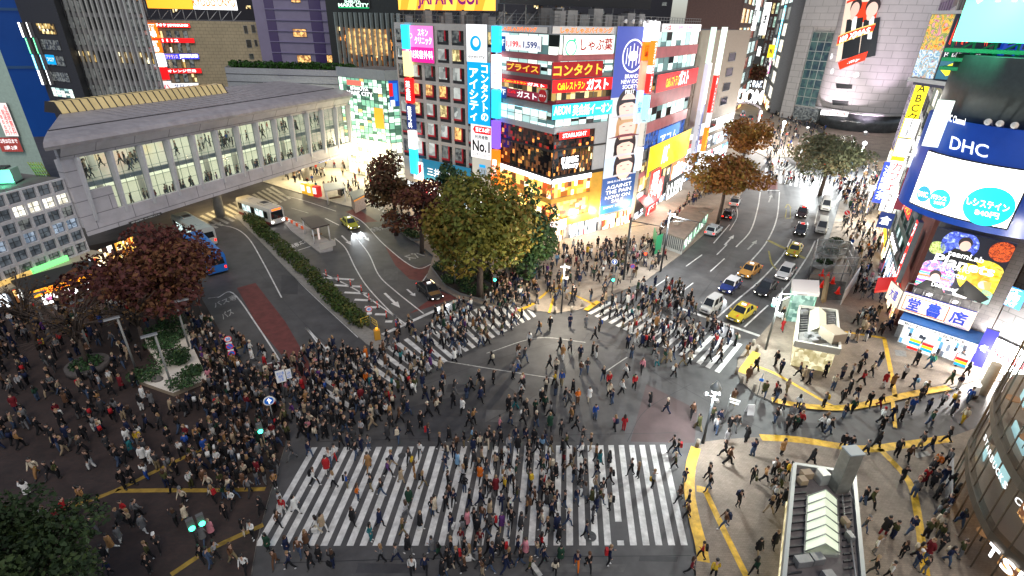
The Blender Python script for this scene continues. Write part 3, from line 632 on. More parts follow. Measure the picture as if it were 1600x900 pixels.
# the tall banner with portraits
BUr=PRF.rc(953,40,1004,328); BUr=(PRF.px(950,180)[0],PRF.px(1003,180)[0],PRF.px(965,328)[1],PRF.px(965,41)[1])
def portraits(m2,RECT,DISC,POLY):
    RECT(m2,0,.0,1,.215,paint('ban_blue',(45,80,140),.5)); RECT(m2,0,0,1,.05,paint('ban_blue2',(50,120,180),.6),.013)
    RECT(m2,0,.655,1,1,paint('ban_indigo',(70,85,165),.55))
    DISC(m2,.5,.86,.3,E_W1); DISC(m2,.5,.86,.27,paint('ban_indigo',(70,85,165),.55),.02)
    for a in (-.18,-.1,0,.1,.18): RECT(m2,.5+a-.012,.80+abs(a)*.12,.5+a+.012,.92-abs(a)*.12,E_W1,.024)
    DISC(m2,.5,.86,.09,E_W1,.024,sx=1.5)
    POR=[(.655,.55,HAIRP,.5,0),(.55,.44,HAIRB,.55,1),(.44,.33,HAIRP,.55,2),(.33,.215,HAIRP,.6,3)]
    for b1,b0,h,cx,k in POR:
        hh=b1-b0; RECT(m2,0,b0,1,b1,paint('por_bg',(205,205,205) if k!=3 else (185,205,225),.6))
        DISC(m2,cx,b0+hh*.56,.32,h,.018,sy=1.05); 
        if k in (1,2,3): POLY(m2,[(cx-.32,b0+hh*.05),(cx-.3,b0+hh*.65),(cx+.3,b0+hh*.65),(cx+.30,b0+hh*.05)],h,.018)
        POLY(m2,[(cx-.1,b0+hh*.02),(cx-.09,b0+hh*.4),(cx+.11,b0+hh*.4),(cx+.13,b0+hh*.02)],SKIN,.02); DISC(m2,cx+.01,b0+hh*.46,.245,SKIN,.022,sy=1.15)
        POLY(m2,[(cx-.25,b0+hh*.56),(cx-.2,b0+hh*.86),(cx+.22,b0+hh*.86),(cx+.27,b0+hh*.54),(cx+.12,b0+hh*.72),(cx-.1,b0+hh*.70)],h,.026)
        POLY(m2,[(0.02,b0),(cx-.14,b0+hh*.13),(cx+.16,b0+hh*.13),(.98,b0)],paint('por_top',(200,195,200) if k!=1 else (120,60,70),.4),.024)
        for e in (-.1,.11): RECT(m2,cx+e-.035,b0+hh*.50,cx+e+.035,b0+hh*.53,HAIRP,.028)
        RECT(m2,cx-.04,b0+hh*.30,cx+.05,b0+hh*.325,paint('lip',(190,80,80),.5),.028)
wt=E_W1
sign('hanging_banner','tall indigo hanging banner with four stacked portraits and white capitals','' or PRF,BUr,paint('ban_bg',(200,200,205),.5),[('BRAND\nNEW IDOL\nSOCIETY\nFIRST',(.24,.67,.8,.77),wt),('2018.11.14 RELEASE',(.14,.183,.86,.195),wt),('AGAINST\nTHE PAIN',(.12,.115,.9,.168),wt,.01),('NOW ON\nSALE',(.12,.06,.88,.105),wt,.01),('SPOTIFY  MUSIC  LINE',(.1,.03,.9,.042),wt)],th=.12,d=.1,cat='banner',extra=portraits)
# floodlights on the roof edge
fl=thing('floodlight_bar','row of white floodlights leaning out over the tall banner','floodlight',PRF.at((BUr[0]+BUr[1])/2,HT,0))
for k in range(5):
    u=BUr[0]+(BUr[1]-BUr[0])*(k+.5)/5; mb=MB(); mb.tube([PRF.at(u,HT-.05,-.1),PRF.at(u,HT+.7,.1),PRF.at(u,HT+.85,.9)],.04,STEEL,6); mb.tube([PRF.at(u,HT+.55,.8),PRF.at(u,HT+.9,1.0)],[.28,.12],WHITEP,8); mb.build('lamp_head',fl)
# sign columns at the street corner
def column(label,pl,x0,x1,segs,d=.0,th=.7,xr=None,name='sign_column',w=1.2):
    """stack of lit boxes: (ytop,ybottom,material,text,textmat)"""
    xm=(x0+x1)/2; u=pl.px(xm,segs[0][0],d+th/2)[0]; t=thing(name,label,'sign',pl.at(u,pl.px(xm,segs[-1][1])[1],d))
    us=[]
    for ya,yb,m,s,tm in segs:
        ym=(ya+yb)/2; z1=pl.px(xm,ya,d+th/2)[1]; z0=pl.px(xm,yb,d+th/2)[1]
        mb=MB(); mb.pbox(pl,u-w/2,u+w/2,z0+.04,z1-.04,d,d+th,m); b=mb.build('light_box',t)
        if s:
            m2=MB(); letters(m2,pl,s,u-w*.36,u+w*.36,z0+(z1-z0)*.06,z1-(z1-z0)*.06,d+th+.02,tm,.02,True,True); m2.build('lettering',b)
    return t
column('slim column of white and orange light boxes right beside the tall banner',PRF,1008,1018,[(32,65,E_W,'',None),(65,95,E_O,'酒場',E_BK),(95,140,paint('peach',(230,160,130),.8),'',None),(140,190,paint('pale_blue',(170,200,240),1.0),'個室',E_NV)],d=.0,w=1.1)
column('slim column of white, orange, red and cyan light boxes at the street corner',PST,1022,1030,[(33,63,E_WS,'',None),(63,101,E_O,'カラオケ',E_W),(101,113,E_W1,'ロ',E_R),(113,142,E_R2,'カルビ',E_W),(145,180,E_CYS,'',None),(183,217,paint('plaque',(200,195,185),.5),'渋谷駅前会館',E_BK),(219,250,E_W1,'',None)],d=.2,w=1.0)
rs('facade_sign','white strip sign with a red left end on top of the street face',PST,1032,37,1091,49,paint('whitestrip',(235,225,225),1.0),[('しゃぶ葉',(.02,.15,.2,.85),E_R),('1199 1599',(.28,.2,.75,.8),E_PKL)])
rs('facade_sign','slanting red and orange restaurant sign on the street face',PST,1024,117,1084,129,E_R,[('Caféレストラン',(.2,.15,.5,.75),E_Y),('ガスト',(.5,.1,.75,1.0),E_W,.04)],d=.2)
rs('facade_sign','plain bright yellow band sign low on the street face',PST,1013,230,1071,241,paint('yellowband',(255,205,10),1.0),[('ABC',(.3,.2,.45,.8),E_W)])
rs('facade_sign','white sign with violet writing across the blue windows',PST,1030,204,1058,224,paint('bluewin',(50,120,215),.7),[('アコム',(.1,.25,.9,.75),E_W1)],d=-.12,th=.1)
rs('shop_sign','white and red shop sign just above the street-face shops',PST,1008,290,1030,308,paint('wr',(235,90,90),1.2),[('天丼',(.1,.1,.9,.9),E_W,.04)])
rs('shop_sign','orange and white square shop sign at the far end of the street face',PST,1048,254,1062,278,paint('osign',(255,110,60),1.2),[('串',(.1,.1,.9,.9),E_W,.03)])
rs('shop_sign','black shop sign with glowing white capitals on the street face',PST,1040,284,1060,304,BLACKP,[('LUSH',(.05,.2,.95,.85),E_WS,.03)],d=.25)
rs('shop_sign','pink vertical shop sign at the street corner',PST,1011,268,1017,330,E_R2,[('居酒屋',(.15,.05,.85,.95),E_W,.02,True)],d=.3,th=.5)
# red awning over the shop
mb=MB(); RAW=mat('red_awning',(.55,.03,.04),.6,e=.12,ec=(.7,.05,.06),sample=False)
a=PST.px(1003,352)[0]; b=PST.px(1028,335)[0]
mb.mesh([PST.at(.6,3.9,.1),PST.at(6.2,3.9,.1),PST.at(6.4,2.7,1.8),PST.at(.4,2.7,1.8),PST.at(6.4,2.4,1.8),PST.at(.4,2.4,1.8)],[(0,1,2,3),(3,2,4,5)],RAW); tag(rebase(mb.build('shop_awning')),'red sloping awning over a shop at the street corner','awning')
# ---------------------------------------------------------------- grey office block with red window angles
GA=G(628,213,11.34); GB=G(776,240,11.34); PG=Pl(GA,GB); zt=PG.px(700,37)[1]; GL=PG.L
ob_=thing('office_building','grey nine storey office block with red window angles and two tall hanging signs','building',(*PG.at(GL/2,0,-6)[:2],0))
GW=mat('greige_panel',(.60,.575,.54),.65,noise=.12,scale=.7)
body(ob_,[PG.at(.02,0,-.3)[:2],PG.at(GL-.02,0,-.3)[:2],PG.at(GL-.02,0,-14)[:2],PG.at(.02,0,-14)[:2]],0,zt,GW,roofm=CONCD)
RDF=mat('red_frame',(.62,.03,.05),.4); GLP=litwin('office_glass',(.46,.48,.45),(.07,.08,.08),1.2,.5,.9)
def angle(L):
    def f(bx,w,h):
        bx(w*.12,w*.2,-h/2+(h*.22 if L else .3*h),h/2,.02,.16,RDF)
        if L: bx(-w/2,w*.2,-h/2+h*.2,-h/2+h*.3,.02,.155,RDF)
        bx(-w/2,w/2,-h/2,-h/2+h*.2,.02,.05,FRD); bx(w*.2,w/2,-h/2+h*.2,h/2,.02,.03,GLASSD)
    return f
z0r=PG.px(700,262)[1]; nr=7
rowz=[PG.px(722,y)[1] for y in (264,230,198,166,135,104,75,45)]
for j in range(7):
    za,zb_=rowz[j],rowz[j+1]
    facade(ob_,PG,.0,GL,za,zb_,7,1,GW,[GLP,W_DIM,W_WARM,W_YEL],pier=.55,span=.55,rec=.18,frame=FRM,deco=angle(j<4),
      pick=(lambda i,_,j=j: 2 if (j==3 and i in (1,2,3)) or (j==1 and i==4) else (3 if (j==2 and i==3) or random.random()<.1 else random.choice([0,0,1]))),wallname='wall_grid')
body(ob_,[PG.at(.02,0,-.02)[:2],PG.at(GL-.02,0,-.02)[:2],PG.at(GL-.02,0,-.29)[:2],PG.at(.02,0,-.29)[:2]],3.6,rowz[0],GW,'lower_wall')
body(ob_,[PG.at(.02,0,-.02)[:2],PG.at(GL-.02,0,-.02)[:2],PG.at(GL-.02,0,-.29)[:2],PG.at(.02,0,-.29)[:2]],rowz[-1],zt,GW,'parapet_wall')
strip(ob_,PG,(.3,GL-.3,.2,3.5),8,W_SHOPC,d=-.2,frame=FRD)
for i in range(14):
    mb=MB(); b=PG.at(1+i*1.4,0,-2.5-(i%3)*2.2); h=1+.25*(i%4); mb.box((b[0],b[1],zt+h/2),(1.1,1.5,h),random.choice([CONC,STEEL,CONCD]),.3); mb.box((b[0],b[1],zt+h+.1),(.7,.9,.2),FRD,.3); mb.build('air_handler',ob_)
mb=MB()
for k in range(16): u=GL*k/15; mb.pbox(PG,u-.03,u+.03,zt,zt+1.1,-.15,-.09,STEEL)
for z in (.55,1.1): mb.pbox(PG,0,GL,zt+z-.03,zt+z+.03,-.15,-.1,STEEL)
mb.build('roof_railing',ob_)
def gs(name,label,x0,y0,x1,y1,face,texts=(),d=.1,ym=None,**k):
    xm=(x0+x1)/2; ua=PG.px(x0,(y0+y1)/2)[0]; ub=PG.px(x1,(y0+y1)/2)[0]; return sign(name,label,PG,(ua,ub,PG.px(xm,y1)[1],PG.px(xm,y0)[1]),face,texts,d=d,**k)
def swirl(m2,R_,D,P): 
    R_(m2,0,0,.2,1,paint('face_print',(235,215,190),.7)); P(m2,[(0,.4),(.16,.5),(.22,.8),(.15,1),(0,1)],paint('hair_print',(170,130,80),.5)); R_(m2,.0,.0,1,.42,E_PK,.013); D(m2,.3,.72,.05,E_W,.016); D(m2,.3,.72,.04,E_PKL,.018)
gs('clinic_billboard','pink and magenta clinic billboard with white writing on the grey office block',631,40,680,97,E_PKL,[('スキン\nクリニック',(.42,.5,.95,.92),E_W,.01),('品川美容外科',(.1,.1,.97,.34),E_W,.01)],extra=swirl,th=.3)
def ring(m2,R_,D,P): D(m2,.45,.5,.27,E_LB); D(m2,.47,.53,.15,E_W1,.02)
gs('hanging_sign','white panel with a blue ring emblem above the tall blue sign',731,38,763,97,E_W1,[('eyecity',(.08,.08,.92,.2),E_GR)],extra=ring)
gs('hanging_sign','tall bright blue sign with two columns of white kana',733,97,768,195,E_LB,[('アイシティ',(.08,.06,.48,.9),E_W,.02,True),('コンタクトの',(.6,.08,.92,.96),E_W,.02,True)])
def tick(m2,R_,D,P): P(m2,[(.1,.85),(.2,.74),(.97,.74),(.97,.96),(.2,.96)],E_R)
gs('hanging_sign','white sign with a red tag and the black writing No.1',738,195,770,247,E_W1,[('当ビル5階',(.24,.79,.93,.93),E_W),('利用者数',(.2,.58,.85,.7),E_BK),('No.1',(.08,.2,.92,.54),E_BK,.03),('コンタクトショップ',(.08,.06,.92,.16),E_BK)],extra=tick)
gs('facade_poster','pale grey poster with a faint blue object under the white No.1 sign',740,247,772,282,paint('palegrey',(190,190,180),.5),extra=lambda m2,R_,D,P:(D(m2,.5,.45,.2,paint('faint',(150,170,185),.5)),R_(m2,.35,.6,.65,.72,E_LB,.02)))
gs('bank_sign','teal blue sign with white writing half hidden behind the trees',663,255,738,288,paint('bankblue',(20,105,140),.6),[('三井住友信託',(.1,.25,.95,.65),E_W1)])
gs('bank_emblem_sign','white square sign with a red and green emblem left of the teal sign',648,252,664,280,E_W1,extra=lambda m2,R_,D,P:(P(m2,[(.2,.2),(.2,.6),(.5,.7),(.5,.3)],E_G),P(m2,[(.5,.3),(.5,.8),(.8,.9),(.8,.5)],E_R),P(m2,[(.3,.6),(.4,.95),(.6,.8)],E_O)))
PGe=Pl(PG.at(GL,0,0)[:2],PG.at(GL+3,0,.0)[:2])
column('narrow stack of cyan, white and violet light boxes between the grey block and the corner building',PG,771,781,[(40,82,E_CY,'',None),(85,138,E_W,'クリニック',E_R),(140,185,E_CY,'',None),(188,232,E_VI,'',None),(234,290,E_O,'居酒屋',E_W)],d=.1,w=1.3)
column('narrow stack of cyan, yellow, red and navy light boxes on the left edge of the grey block',PG,621,646,[(38,77,E_CY,'',None),(79,119,paint('cream2',(255,225,150),1.2),'',None),(121,160,E_R,'英会話',E_W),(162,200,E_NV,'整形外科',E_W),(202,230,E_W,'',None),(230,268,E_CY,'',None)],d=.15,w=1.5)
# orange rooftop billboard
PB2=Pl(PG.at(-1,0,-5)[:2],PG.at(GL+2,0,-5)[:2])
o=sign('rooftop_billboard','orange floodlit rooftop billboard with purple and red capitals above the grey block',PB2,PB2.rc(622,-60,778,17),paint('bb_orange',(255,185,70),1.3),[('JAPAN CUP',(.22,.02,.88,.42),paint('bb_purple',(130,30,110),.6),.03)],th=.6,d=0,cat='billboard',
  extra=lambda m2,R_,D,P:[P(m2,[(a,0),(a+.08,.0),(a+.16,.6),(a+.05,.6)],paint('bb_or2',(255,150,40),1.2)) for a in (.02,.2,.4,.62,.8)])
mb=MB(); zbm=PB2.px(700,17)[1]
for k in range(9):
    u=PB2.px(628+k*18,17)[0]; mb.tube([PB2.at(u,zt,-.3),PB2.at(u,zbm+3,-.3)],.09,STEEL,6); mb.tube([PB2.at(u,zt,-.3),PB2.at(u+2,zbm,-.3)],.06,STEEL,6)
mb.build('support_frame',o)
# ---------------------------------------------------------------- glass lobby tower and the dark tower above it
LA=G(545,262,0); LB_=G(596,272,0)
zl=14.0
LPx=G(547,128,17.5); 
LO=(-35.5,112.0); LO2=(-24.5,105.5); LO3=(-17.5,110.0)
PLb=Pl(LO,LO2); PLs=Pl(LO2,LO3)
GT=PLb.px(580,112)[1]
lb=thing('glass_lobby','bright green tinted glass corner lobby with many panes and indoor shops','building',(*PLb.at(5,0,-6)[:2],0))
LBK=[PLb.at(.2,0,-8)[:2],PLb.at(PLb.L,0,-9)[:2]]
body(lb,[PLb.at(.1,0,-.25)[:2],inner(LO2,PLb,PLs,.25),PLs.at(PLs.L,0,-.25)[:2],PLs.at(PLs.L,0,-9)[:2],PLb.at(.1,0,-11)[:2]],0,GT,mat('lobby_core',(.3,.32,.3),.7),roofm=CONCD)
MUL=mat('lobby_mullion',(.12,.2,.18),.4,.4)
for k in range(5):
    za=.2+k*(GT-1.6)/5; zc=.2+(k+1)*(GT-1.6)/5
    strip(lb,PLb,(.1,PLb.L-.05,za,zc),11,W_GREEN if k>1 else W_WHITE,3,MUL,.09,d=-.2); strip(lb,PLs,(.05,PLs.L,za,zc),7,W_GREEN if k>1 else W_WHITE,3,MUL,.09,d=-.2)
mb=MB(); mb.pbox(PLb,0,PLb.L+.1,GT-1.35,GT+.4,-.3,.1,mat('lobby_fascia',(.36,.40,.42),.4,noise=.1)); mb.pbox(PLs,-.1,PLs.L,GT-1.35,GT+.4,-.3,.1,_M['lobby_fascia']); mb.build('fascia',lb)
sign('lobby_sign','white standing capitals across the top of the green glass lobby',PLb,(2.5,9.4,PLb.px(580,151)[1],PLb.px(580,138)[1]),None,[('SHIBUYA',(.15,.62,.85,1),E_W,.02),('MARK CITY',(0,0,1,.5),E_W,.03)],th=.05,d=.12,side=MUL)
sign('indoor_poster','small red poster behind the top panes of the glass lobby',PLb,(2.6,6.5,PLb.px(570,135)[1],PLb.px(570,127)[1]),paint('rp',(230,110,95),.8),d=.05,th=.03)
sign('hanging_flag_sign','red, white and blue vertical signs on the short side of the glass lobby',PLs,(.5,3.0,GT-6,GT-1.4),E_B,d=.1,th=.06,extra=lambda m2,R_,D,P:(R_(m2,.0,.4,.3,.9,E_R),R_(m2,.35,.2,.65,.9,paint('bl2',(40,120,220),.8)),R_(m2,.05,0,.4,.25,E_W1)))
mb=MB(); uo,zo=PLb.px(592,185); 
for a in range(8): 
    th=a*math.pi/8; pass
sign('indoor_awning','round orange wall panel inside the glass lobby',PLb,(uo-1.2,uo+1.2,zo-1.9,zo+1.9),paint('or_in',(250,150,40),1.0),d=-.12,th=.06)
# dark tower with hung fins
TW=[BR(519,90,140),BR(627,90,126),BR(650,80,150),BR(540,70,165)]
PT=Pl(TW[0],TW[1]); 
tw=thing('dark_tower','dark tower with pale vertical fins and an orange lit bar behind them','building',(-26,128,0))
body(tw,TW,0,48,mat('tower_dark',(.030,.034,.034),.35,noise=.2))
zf0=PT.px(580,110)[1]; zf1=PT.px(580,20)[1]; zbar=PT.px(600,44)[1]
ua,ub=PT.px(533,80)[0],PT.px(628,80)[0]
FIN=mat('tower_fin',(.34,.40,.39),.4,.3)
for k in range(13):
    mb=MB(); u=ua+(ub-ua)*k/12; mb.pbox(PT,u-.12,u+.12,zf0,zf1,.05,.9,FIN); mb.build('fin',tw)
strip(tw,PT,(ua,ub,zf0,zbar),8,W_BAR,2,FRD,d=.02); strip(tw,PT,(ua+2.5,ub-3,zf0+3.2,zbar-.2),3,W_WARM,1,FRD,d=.1)
sign('tower_sign','green lit sign with white capitals at the top of the dark tower',PT,PT.rc(530,0,579,13),BLACKP,[('SHIBUYA',(.22,.62,.75,.98),paint('wg',(210,255,225),1.4),.02),('MARK CITY',(.0,.14,1,.6),paint('wg',(210,255,225),1.4),.03)],th=.3,extra=lambda m2,R_,D,P:R_(m2,0,.0,1,.08,E_G))
# hedge wall block left of the lobby (with planted roof)
HA=BR(356,130,132); HB=BR(545,120,120.5); PH=Pl(HA,HB); zh=PH.px(450,108)[1]
hb=thing('garden_roof_block','long grey block with a hedge planted along its roof','building',(-50,122,0))
body(hb,[HA,HB,BR(548,100,136),BR(370,110,150)],0,zh,mat('grey_stripe',(.33,.34,.38),.6,noise=.12))
for k in range(3):
    mb=MB(); z=zh-1.2-k*1.5; mb.pbox(PH,0,PH.L,z-.05,z+.05,-.02,.05,FRD); mb.build('wall_joint',hb)
# violet tower
VT=[BR(404,60,170),BR(521,90,160),BR(530,60,190),BR(420,50,195)]; PV=Pl(VT[0],VT[1])
vt=thing('violet_tower','violet grey tower with a few small orange lit windows','building',(-55,157,0))
body(vt,VT,0,62,mat('violet_panel',(.27,.24,.36),.5,noise=.1,scale=.3))
for (x0,y0,x1,y1) in ((457,45,480,58),(464,86,487,99),(506,86,521,98),(455,0,470,4)): strip(vt,PV,PV.rc(x0,y0,x1,y1),2,W_WARM,1,FRD,d=.03)
u0,u1=PV.px(420,50)[0],PV.px(520,50)[0]
for k in range(7):
    mb=MB(); z=PV.px(470,100-k*17)[1]; mb.pbox(PV,u0,u1,z-.1,z+.1,.0,.25,mat('violet_ledge',(.25,.22,.38),.5)); mb.build('ledge',vt)
for a,b in ((420,434),(488,506)):
    mb=MB(); mb.pbox(PV,PV.px(a,50)[0],PV.px(b,50)[0],10,60,.01,.12,mat('violet_glass',(.07,.045,.16),.15,.0,spec=.8)); mb.build('glass_bay',vt)
# beige karaoke building
KB=[BR(236,100,180),BR(418,70,176),BR(420,40,215),BR(236,40,215)]; PK=Pl(KB[0],KB[1])
kb=thing('beige_building','beige tiled building with red lit karaoke signs and a roof billboard','building',(-95,165,0)); zk=PK.px(330,33)[1]
body(kb,KB,0,zk,brick('beige_tile',(.50,.42,.27),(.47,.40,.26),(.22,.18,.13),.6,1.6,noise=.12,wall=PK.u))
sx=[(244,48,296,60),(248,66,300,82),(252,90,306,106),(256,115,310,128)]
for i,(a,b,c,d_) in enumerate(sx):
    for q in range(4):
        w=(c-a)/4; strip(kb,PK,PK.rc(a+q*w+2,b,a+q*w+w-1,d_),1,W_DIM if (i*4+q)%5 else W_YEL,1,FRD,d=.03)
for (a,b,c,d_) in ((380,40,388,52),(392,39,400,51),(384,62,394,74),(389,84,397,92),(397,62,403,72)): strip(kb,PK,PK.rc(a,b,c,d_),1,GLASSD,1,FRM,d=.03)
def ks(label,x0,y0,x1,y1,face,t): return sign('karaoke_sign',label,PK,PK.rc(x0,y0,x1,y1),face,t,d=.2,th=.3)
ks('red and pink glowing sign with white kana at the top of the beige building',232,36,298,43,E_R2,[('カラオケ JOYSOUND',(.06,.1,.95,.9),E_WS)])
ks('plain red strip sign with white marks and a white square end',240,59,305,67,E_R,[('1112',(.2,.2,.6,.8),E_W)])
ks('red and blue glowing sign with yellow kana',250,84,312,92,paint('bluered',(60,60,220),1.2),[('ダイアテランス',(.02,.1,.45,.9),E_Y),('JOYSOUND',(.5,.1,.98,.9),E_WS)])
ks('dull red sign with pale writing below the blue glowing sign',256,107,316,114,E_R,[('オレンジ薬局',(.1,.2,.85,.8),E_W)])
ks('white sign with a red heart at the bottom of the beige building',262,130,312,137,E_W1,[('サロン',(.2,.2,.7,.8),E_NV)])
column('vertical stack of white, orange and red boxes on the edge of the beige building',PK,226,244,[(36,60,E_O,'酒場',E_W),(62,82,E_O,'鮮魚',E_W),(84,104,E_WS,'',None),(105,125,E_R,'',None),(127,146,E_W1,'ハ',E_R)],d=.2,w=2.4)
PK2=Pl((KB[0][0],KB[0][1]+6),(KB[1][0]+2,KB[1][1]+6)); 
o=sign('rooftop_billboard','orange and white floodlit billboard on the roof of the beige building',PK2,PK2.rc(221,-30,372,16),E_W,[('KYODO UNYU',(.5,.12,.98,.42),E_O,.03)],d=0,th=.5,cat='billboard',extra=lambda m2,R_,D,P:R_(m2,0,0,.5,1,paint('bbo',(255,165,45),1.3)))
mb=MB(); zz=PK2.px(300,16)[1]
for k in range(8): u=PK2.px(228+k*19,16)[0]; mb.tube([PK2.at(u,zk,-.3),PK2.at(u,zz+2,-.3)],.12,WHITEP,6); mb.tube([PK2.at(u,zk,-.3),PK2.at(u+2.5,zz,-.3)],.09,WHITEP,6)
mb.build('support_frame',o)
# grey tower with white fins
FT=[BR(104,80,182),BR(238,110,168),BR(250,80,195),BR(120,60,210)]; PF=Pl(FT[0],FT[1])
ft=thing('finned_tower','grey office tower with tall white vertical fins and dark window bands','building',(-125,163,0))
body(ft,FT,0,75,mat('tower_grey',(.19,.185,.2),.55,noise=.1)); u0,u1=PF.px(118,75)[0],PF.px(240,75)[0]
for r in range(7):
    z=PF.px(170,150-r*26)[1]
    for k in range(4):
        a=u0+(u1-u0)*(k+.08)/4; b=u0+(u1-u0)*(k+.92)/4; strip(ft,PF,(a,b,z,z+2.6),6,W_YEL if (r==2 and k in (0,2,3)) else (GLASSD if (r*k)%3 else W_DIM),1,FRD,.15,d=.02)
FINW=mat('white_fin',(.6,.6,.58),.45)
for k in range(16):
    mb=MB(); u=u0+(u1-u0)*k/15; mb.pbox(PF,u-.14,u+.14,4,74,.03,.7,FINW); mb.build('fin',ft)
mb=MB(); a=PF.px(95,80)[0]; mb.pbox(PF,a-.5,a+.6,2,PF.px(95,20)[1],.0,1.0,mat('pale_beam',(.6,.58,.55),.5)); mb.build('corner_beam',ft)
# blue tower and its signs
BT=[BR(-160,120,200),BR(76,140,188),BR(110,100,215),BR(-150,60,260)]; PBT=Pl(BT[0],BT[1])
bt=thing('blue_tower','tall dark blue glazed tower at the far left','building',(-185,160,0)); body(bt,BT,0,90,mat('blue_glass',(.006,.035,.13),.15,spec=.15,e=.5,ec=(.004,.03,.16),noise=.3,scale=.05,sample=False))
for r in range(4):
    mb=MB(); z=PBT.px(40,105+r*4)[1] if r==0 else 14+r*16; mb.pbox(PBT,0,PBT.L,z-.3,z+.3,.0,.4,mat('blue_ledge',(.02,.08,.2),.4)); mb.build('ledge',bt)
for i in range(14): strip(bt,PBT,(lambda u,z:(u,u+1.0,z,z+.8))(PBT.px(8+random.random()*70,10)[0],10+random.random()*50),1,W_COOL,1,FRD,d=.02)
MBk=[BR(58,100,186),BR(116,100,172),BR(135,90,190),BR(70,70,205)]; PM=Pl(MBk[0],MBk[1])
mbk=thing('multi_sign_block','dark narrow block with floors of white, green and blue light boxes','building',(-128,132,0)); body(mbk,MBk,0,46,mat('block_dark',(.05,.05,.055),.6,noise=.15))
for r in range(5):
    y=40+r*25; strip(mbk,PM,PM.rc(56+r*6,y-4,90+r*7,y+14),5,W_COOL if r==4 else (W_DIM if r else W_YEL),2,FRD,d=.03)
for i,(y0,y1,x,m) in enumerate(((35,58,34,E_WS),(59,84,45,paint('gbox',(60,220,140),1.5,True)),(85,108,55,E_CYS),(109,132,64,E_WS))):
    for q,(dx,w) in enumerate(((0,11),(14,7))): sign('light_box_sign',['upper white','green','pale blue','lower white'][i]+(' wide' if q==0 else ' narrow')+' light box on the dark sign block at the far left',PM,PM.rc(x+dx,y0,x+dx+w,y1),m,[('KARAOKE',(.2,.05,.8,.95),E_W if i in (1,2) else E_GR,.0,True)] ,th=.8,d=.1)
sign('light_box_sign','turquoise square sign between the blue light boxes and the dark floors',PM,PM.rc(72,85,91,101),E_LB,[('フロア',(.1,.3,.9,.7),E_W1)],th=.2)
# ---------------------------------------------------------------- glazed footbridge building
BA=G(145,367,5); BB=G(552,239,5); PBr=Pl(BA,BB); BL=PBr.L
br=thing('glazed_footbridge','long elevated glazed footbridge building with two storeys of passers-by behind white piers','footbridge',(*PBr.at(25,0,-5)[:2],0))
BRW=brick('bridge_panel',(.50,.48,.51),(.47,.455,.485),(.22,.21,.23),.27,2.6,noise=.18,msize=.015,wall=PBr.u); BRR=mat('bridge_roof',(.34,.32,.335),.5,.1,noise=.2,scale=.8,stretch=(1,1,1))
U0=-.6
zg0=PBr.px(400,262)[1]-.2; zg1=PBr.px(400,192)[1]; ztop=PBr.px(400,170)[1]; DW=15
mb=MB(); mb.prism([PBr.at(U0,0,0)[:2],PBr.at(BL,0,0)[:2],PBr.at(BL,0,-DW)[:2],PBr.at(U0+9,0,-DW)[:2]],5.0,6.09,BRW); mb.build('deck_slab',br)
mb=MB(); mb.pbox(PBr,U0,BL,6.1,zg0,-.6,-.02,BRW); mb.pbox(PBr,U0,BL,zg1,ztop-.6,-.5,.0,BRW); 
mb.mesh([PBr.at(U0,zg1-.0,.02),PBr.at(BL,zg1,.02),PBr.at(BL,ztop-.6,.95),PBr.at(U0,ztop-.6,.95)],[(0,1,2,3)],BRW); mb.build('fascia',br)
mb=MB(); mb.pbox(PBr,U0,.9,zg0,zg1,-1.2,-.05,BRW); mb.pbox(PBr,.9,4.0,zg0,zg0+(zg1-zg0)*.42,-.5,-.05,BRW); mb.build('end_wall',br)
GLB=mat('bridge_glass',(.8,.9,.85),.05,alpha=.07,spec=.8)
FLOOR=mat('bridge_floor',(.55,.54,.48),.35,noise=.1); INW=mat('bridge_inner_wall',(.72,.74,.66),.6,e=.42,ec=(.80,.86,.62),sample=False); CEIL=mat('bridge_ceiling',(.8,.8,.74),.6,e=.8,ec=(.86,.93,.74),sample=True)  # inner wall and ceiling glow in place of the corridor's lamps
_q=G(88,182,ztop+1.3); _qu=(_q[0]-BA[0])*PBr.u[0]+(_q[1]-BA[1])*PBr.u[1]; _qd=(_q[0]-BA[0])*PBr.n[0]+(_q[1]-BA[1])*PBr.n[1]
def QL(d): return U0+.3+max(0,_qu-U0)*d/_qd
def skew(mb,z0,z1,d0,d1,m): mb.hexa([PBr.at(u,z,d) for z in (z0,z1) for u,d in ((QL(d0),d0),(BL,d0),(BL,d1),(QL(d1),d1))],m)
mb=MB(); skew(mb,6.1,6.25,-DW+.1,-.61,FLOOR); mb.build('lower_floor',br)
mb=MB(); mb.hexa([PBr.at(u,z,d) for z in (5.0,ztop+.4) for u,d in ((QL(-DW)-.3,-DW),(QL(-DW),-DW),(QL(-.6),-.6),(QL(-.6)-.3,-.6))],BRW); mb.build('skewed_end_wall',br)
zmid=PBr.px(400,226)[1]-.3
mb=MB(); skew(mb,zmid,zmid+.35,-DW+.1,-.9,FLOOR); mb.pbox(PBr,U0,BL,zmid-.25,zmid+.3,-.9,-.7,mat('bridge_beam',(.16,.22,.24),.4)); mb.build('upper_floor',br)
mb=MB(); mb.pbox(PBr,QL(-DW),BL,6.25,zg1,-DW,-DW+.1,INW); mb.build('inner_wall',br)
mb=MB(); skew(mb,zg1-.12,zg1-.02,-DW+.2,-.8,CEIL); mb.build('upper_ceiling',br)
mb=MB(); skew(mb,zmid-.36,zmid-.26,-DW+.2,-1.2,CEIL); mb.build('lower_ceiling',br)
np_=13
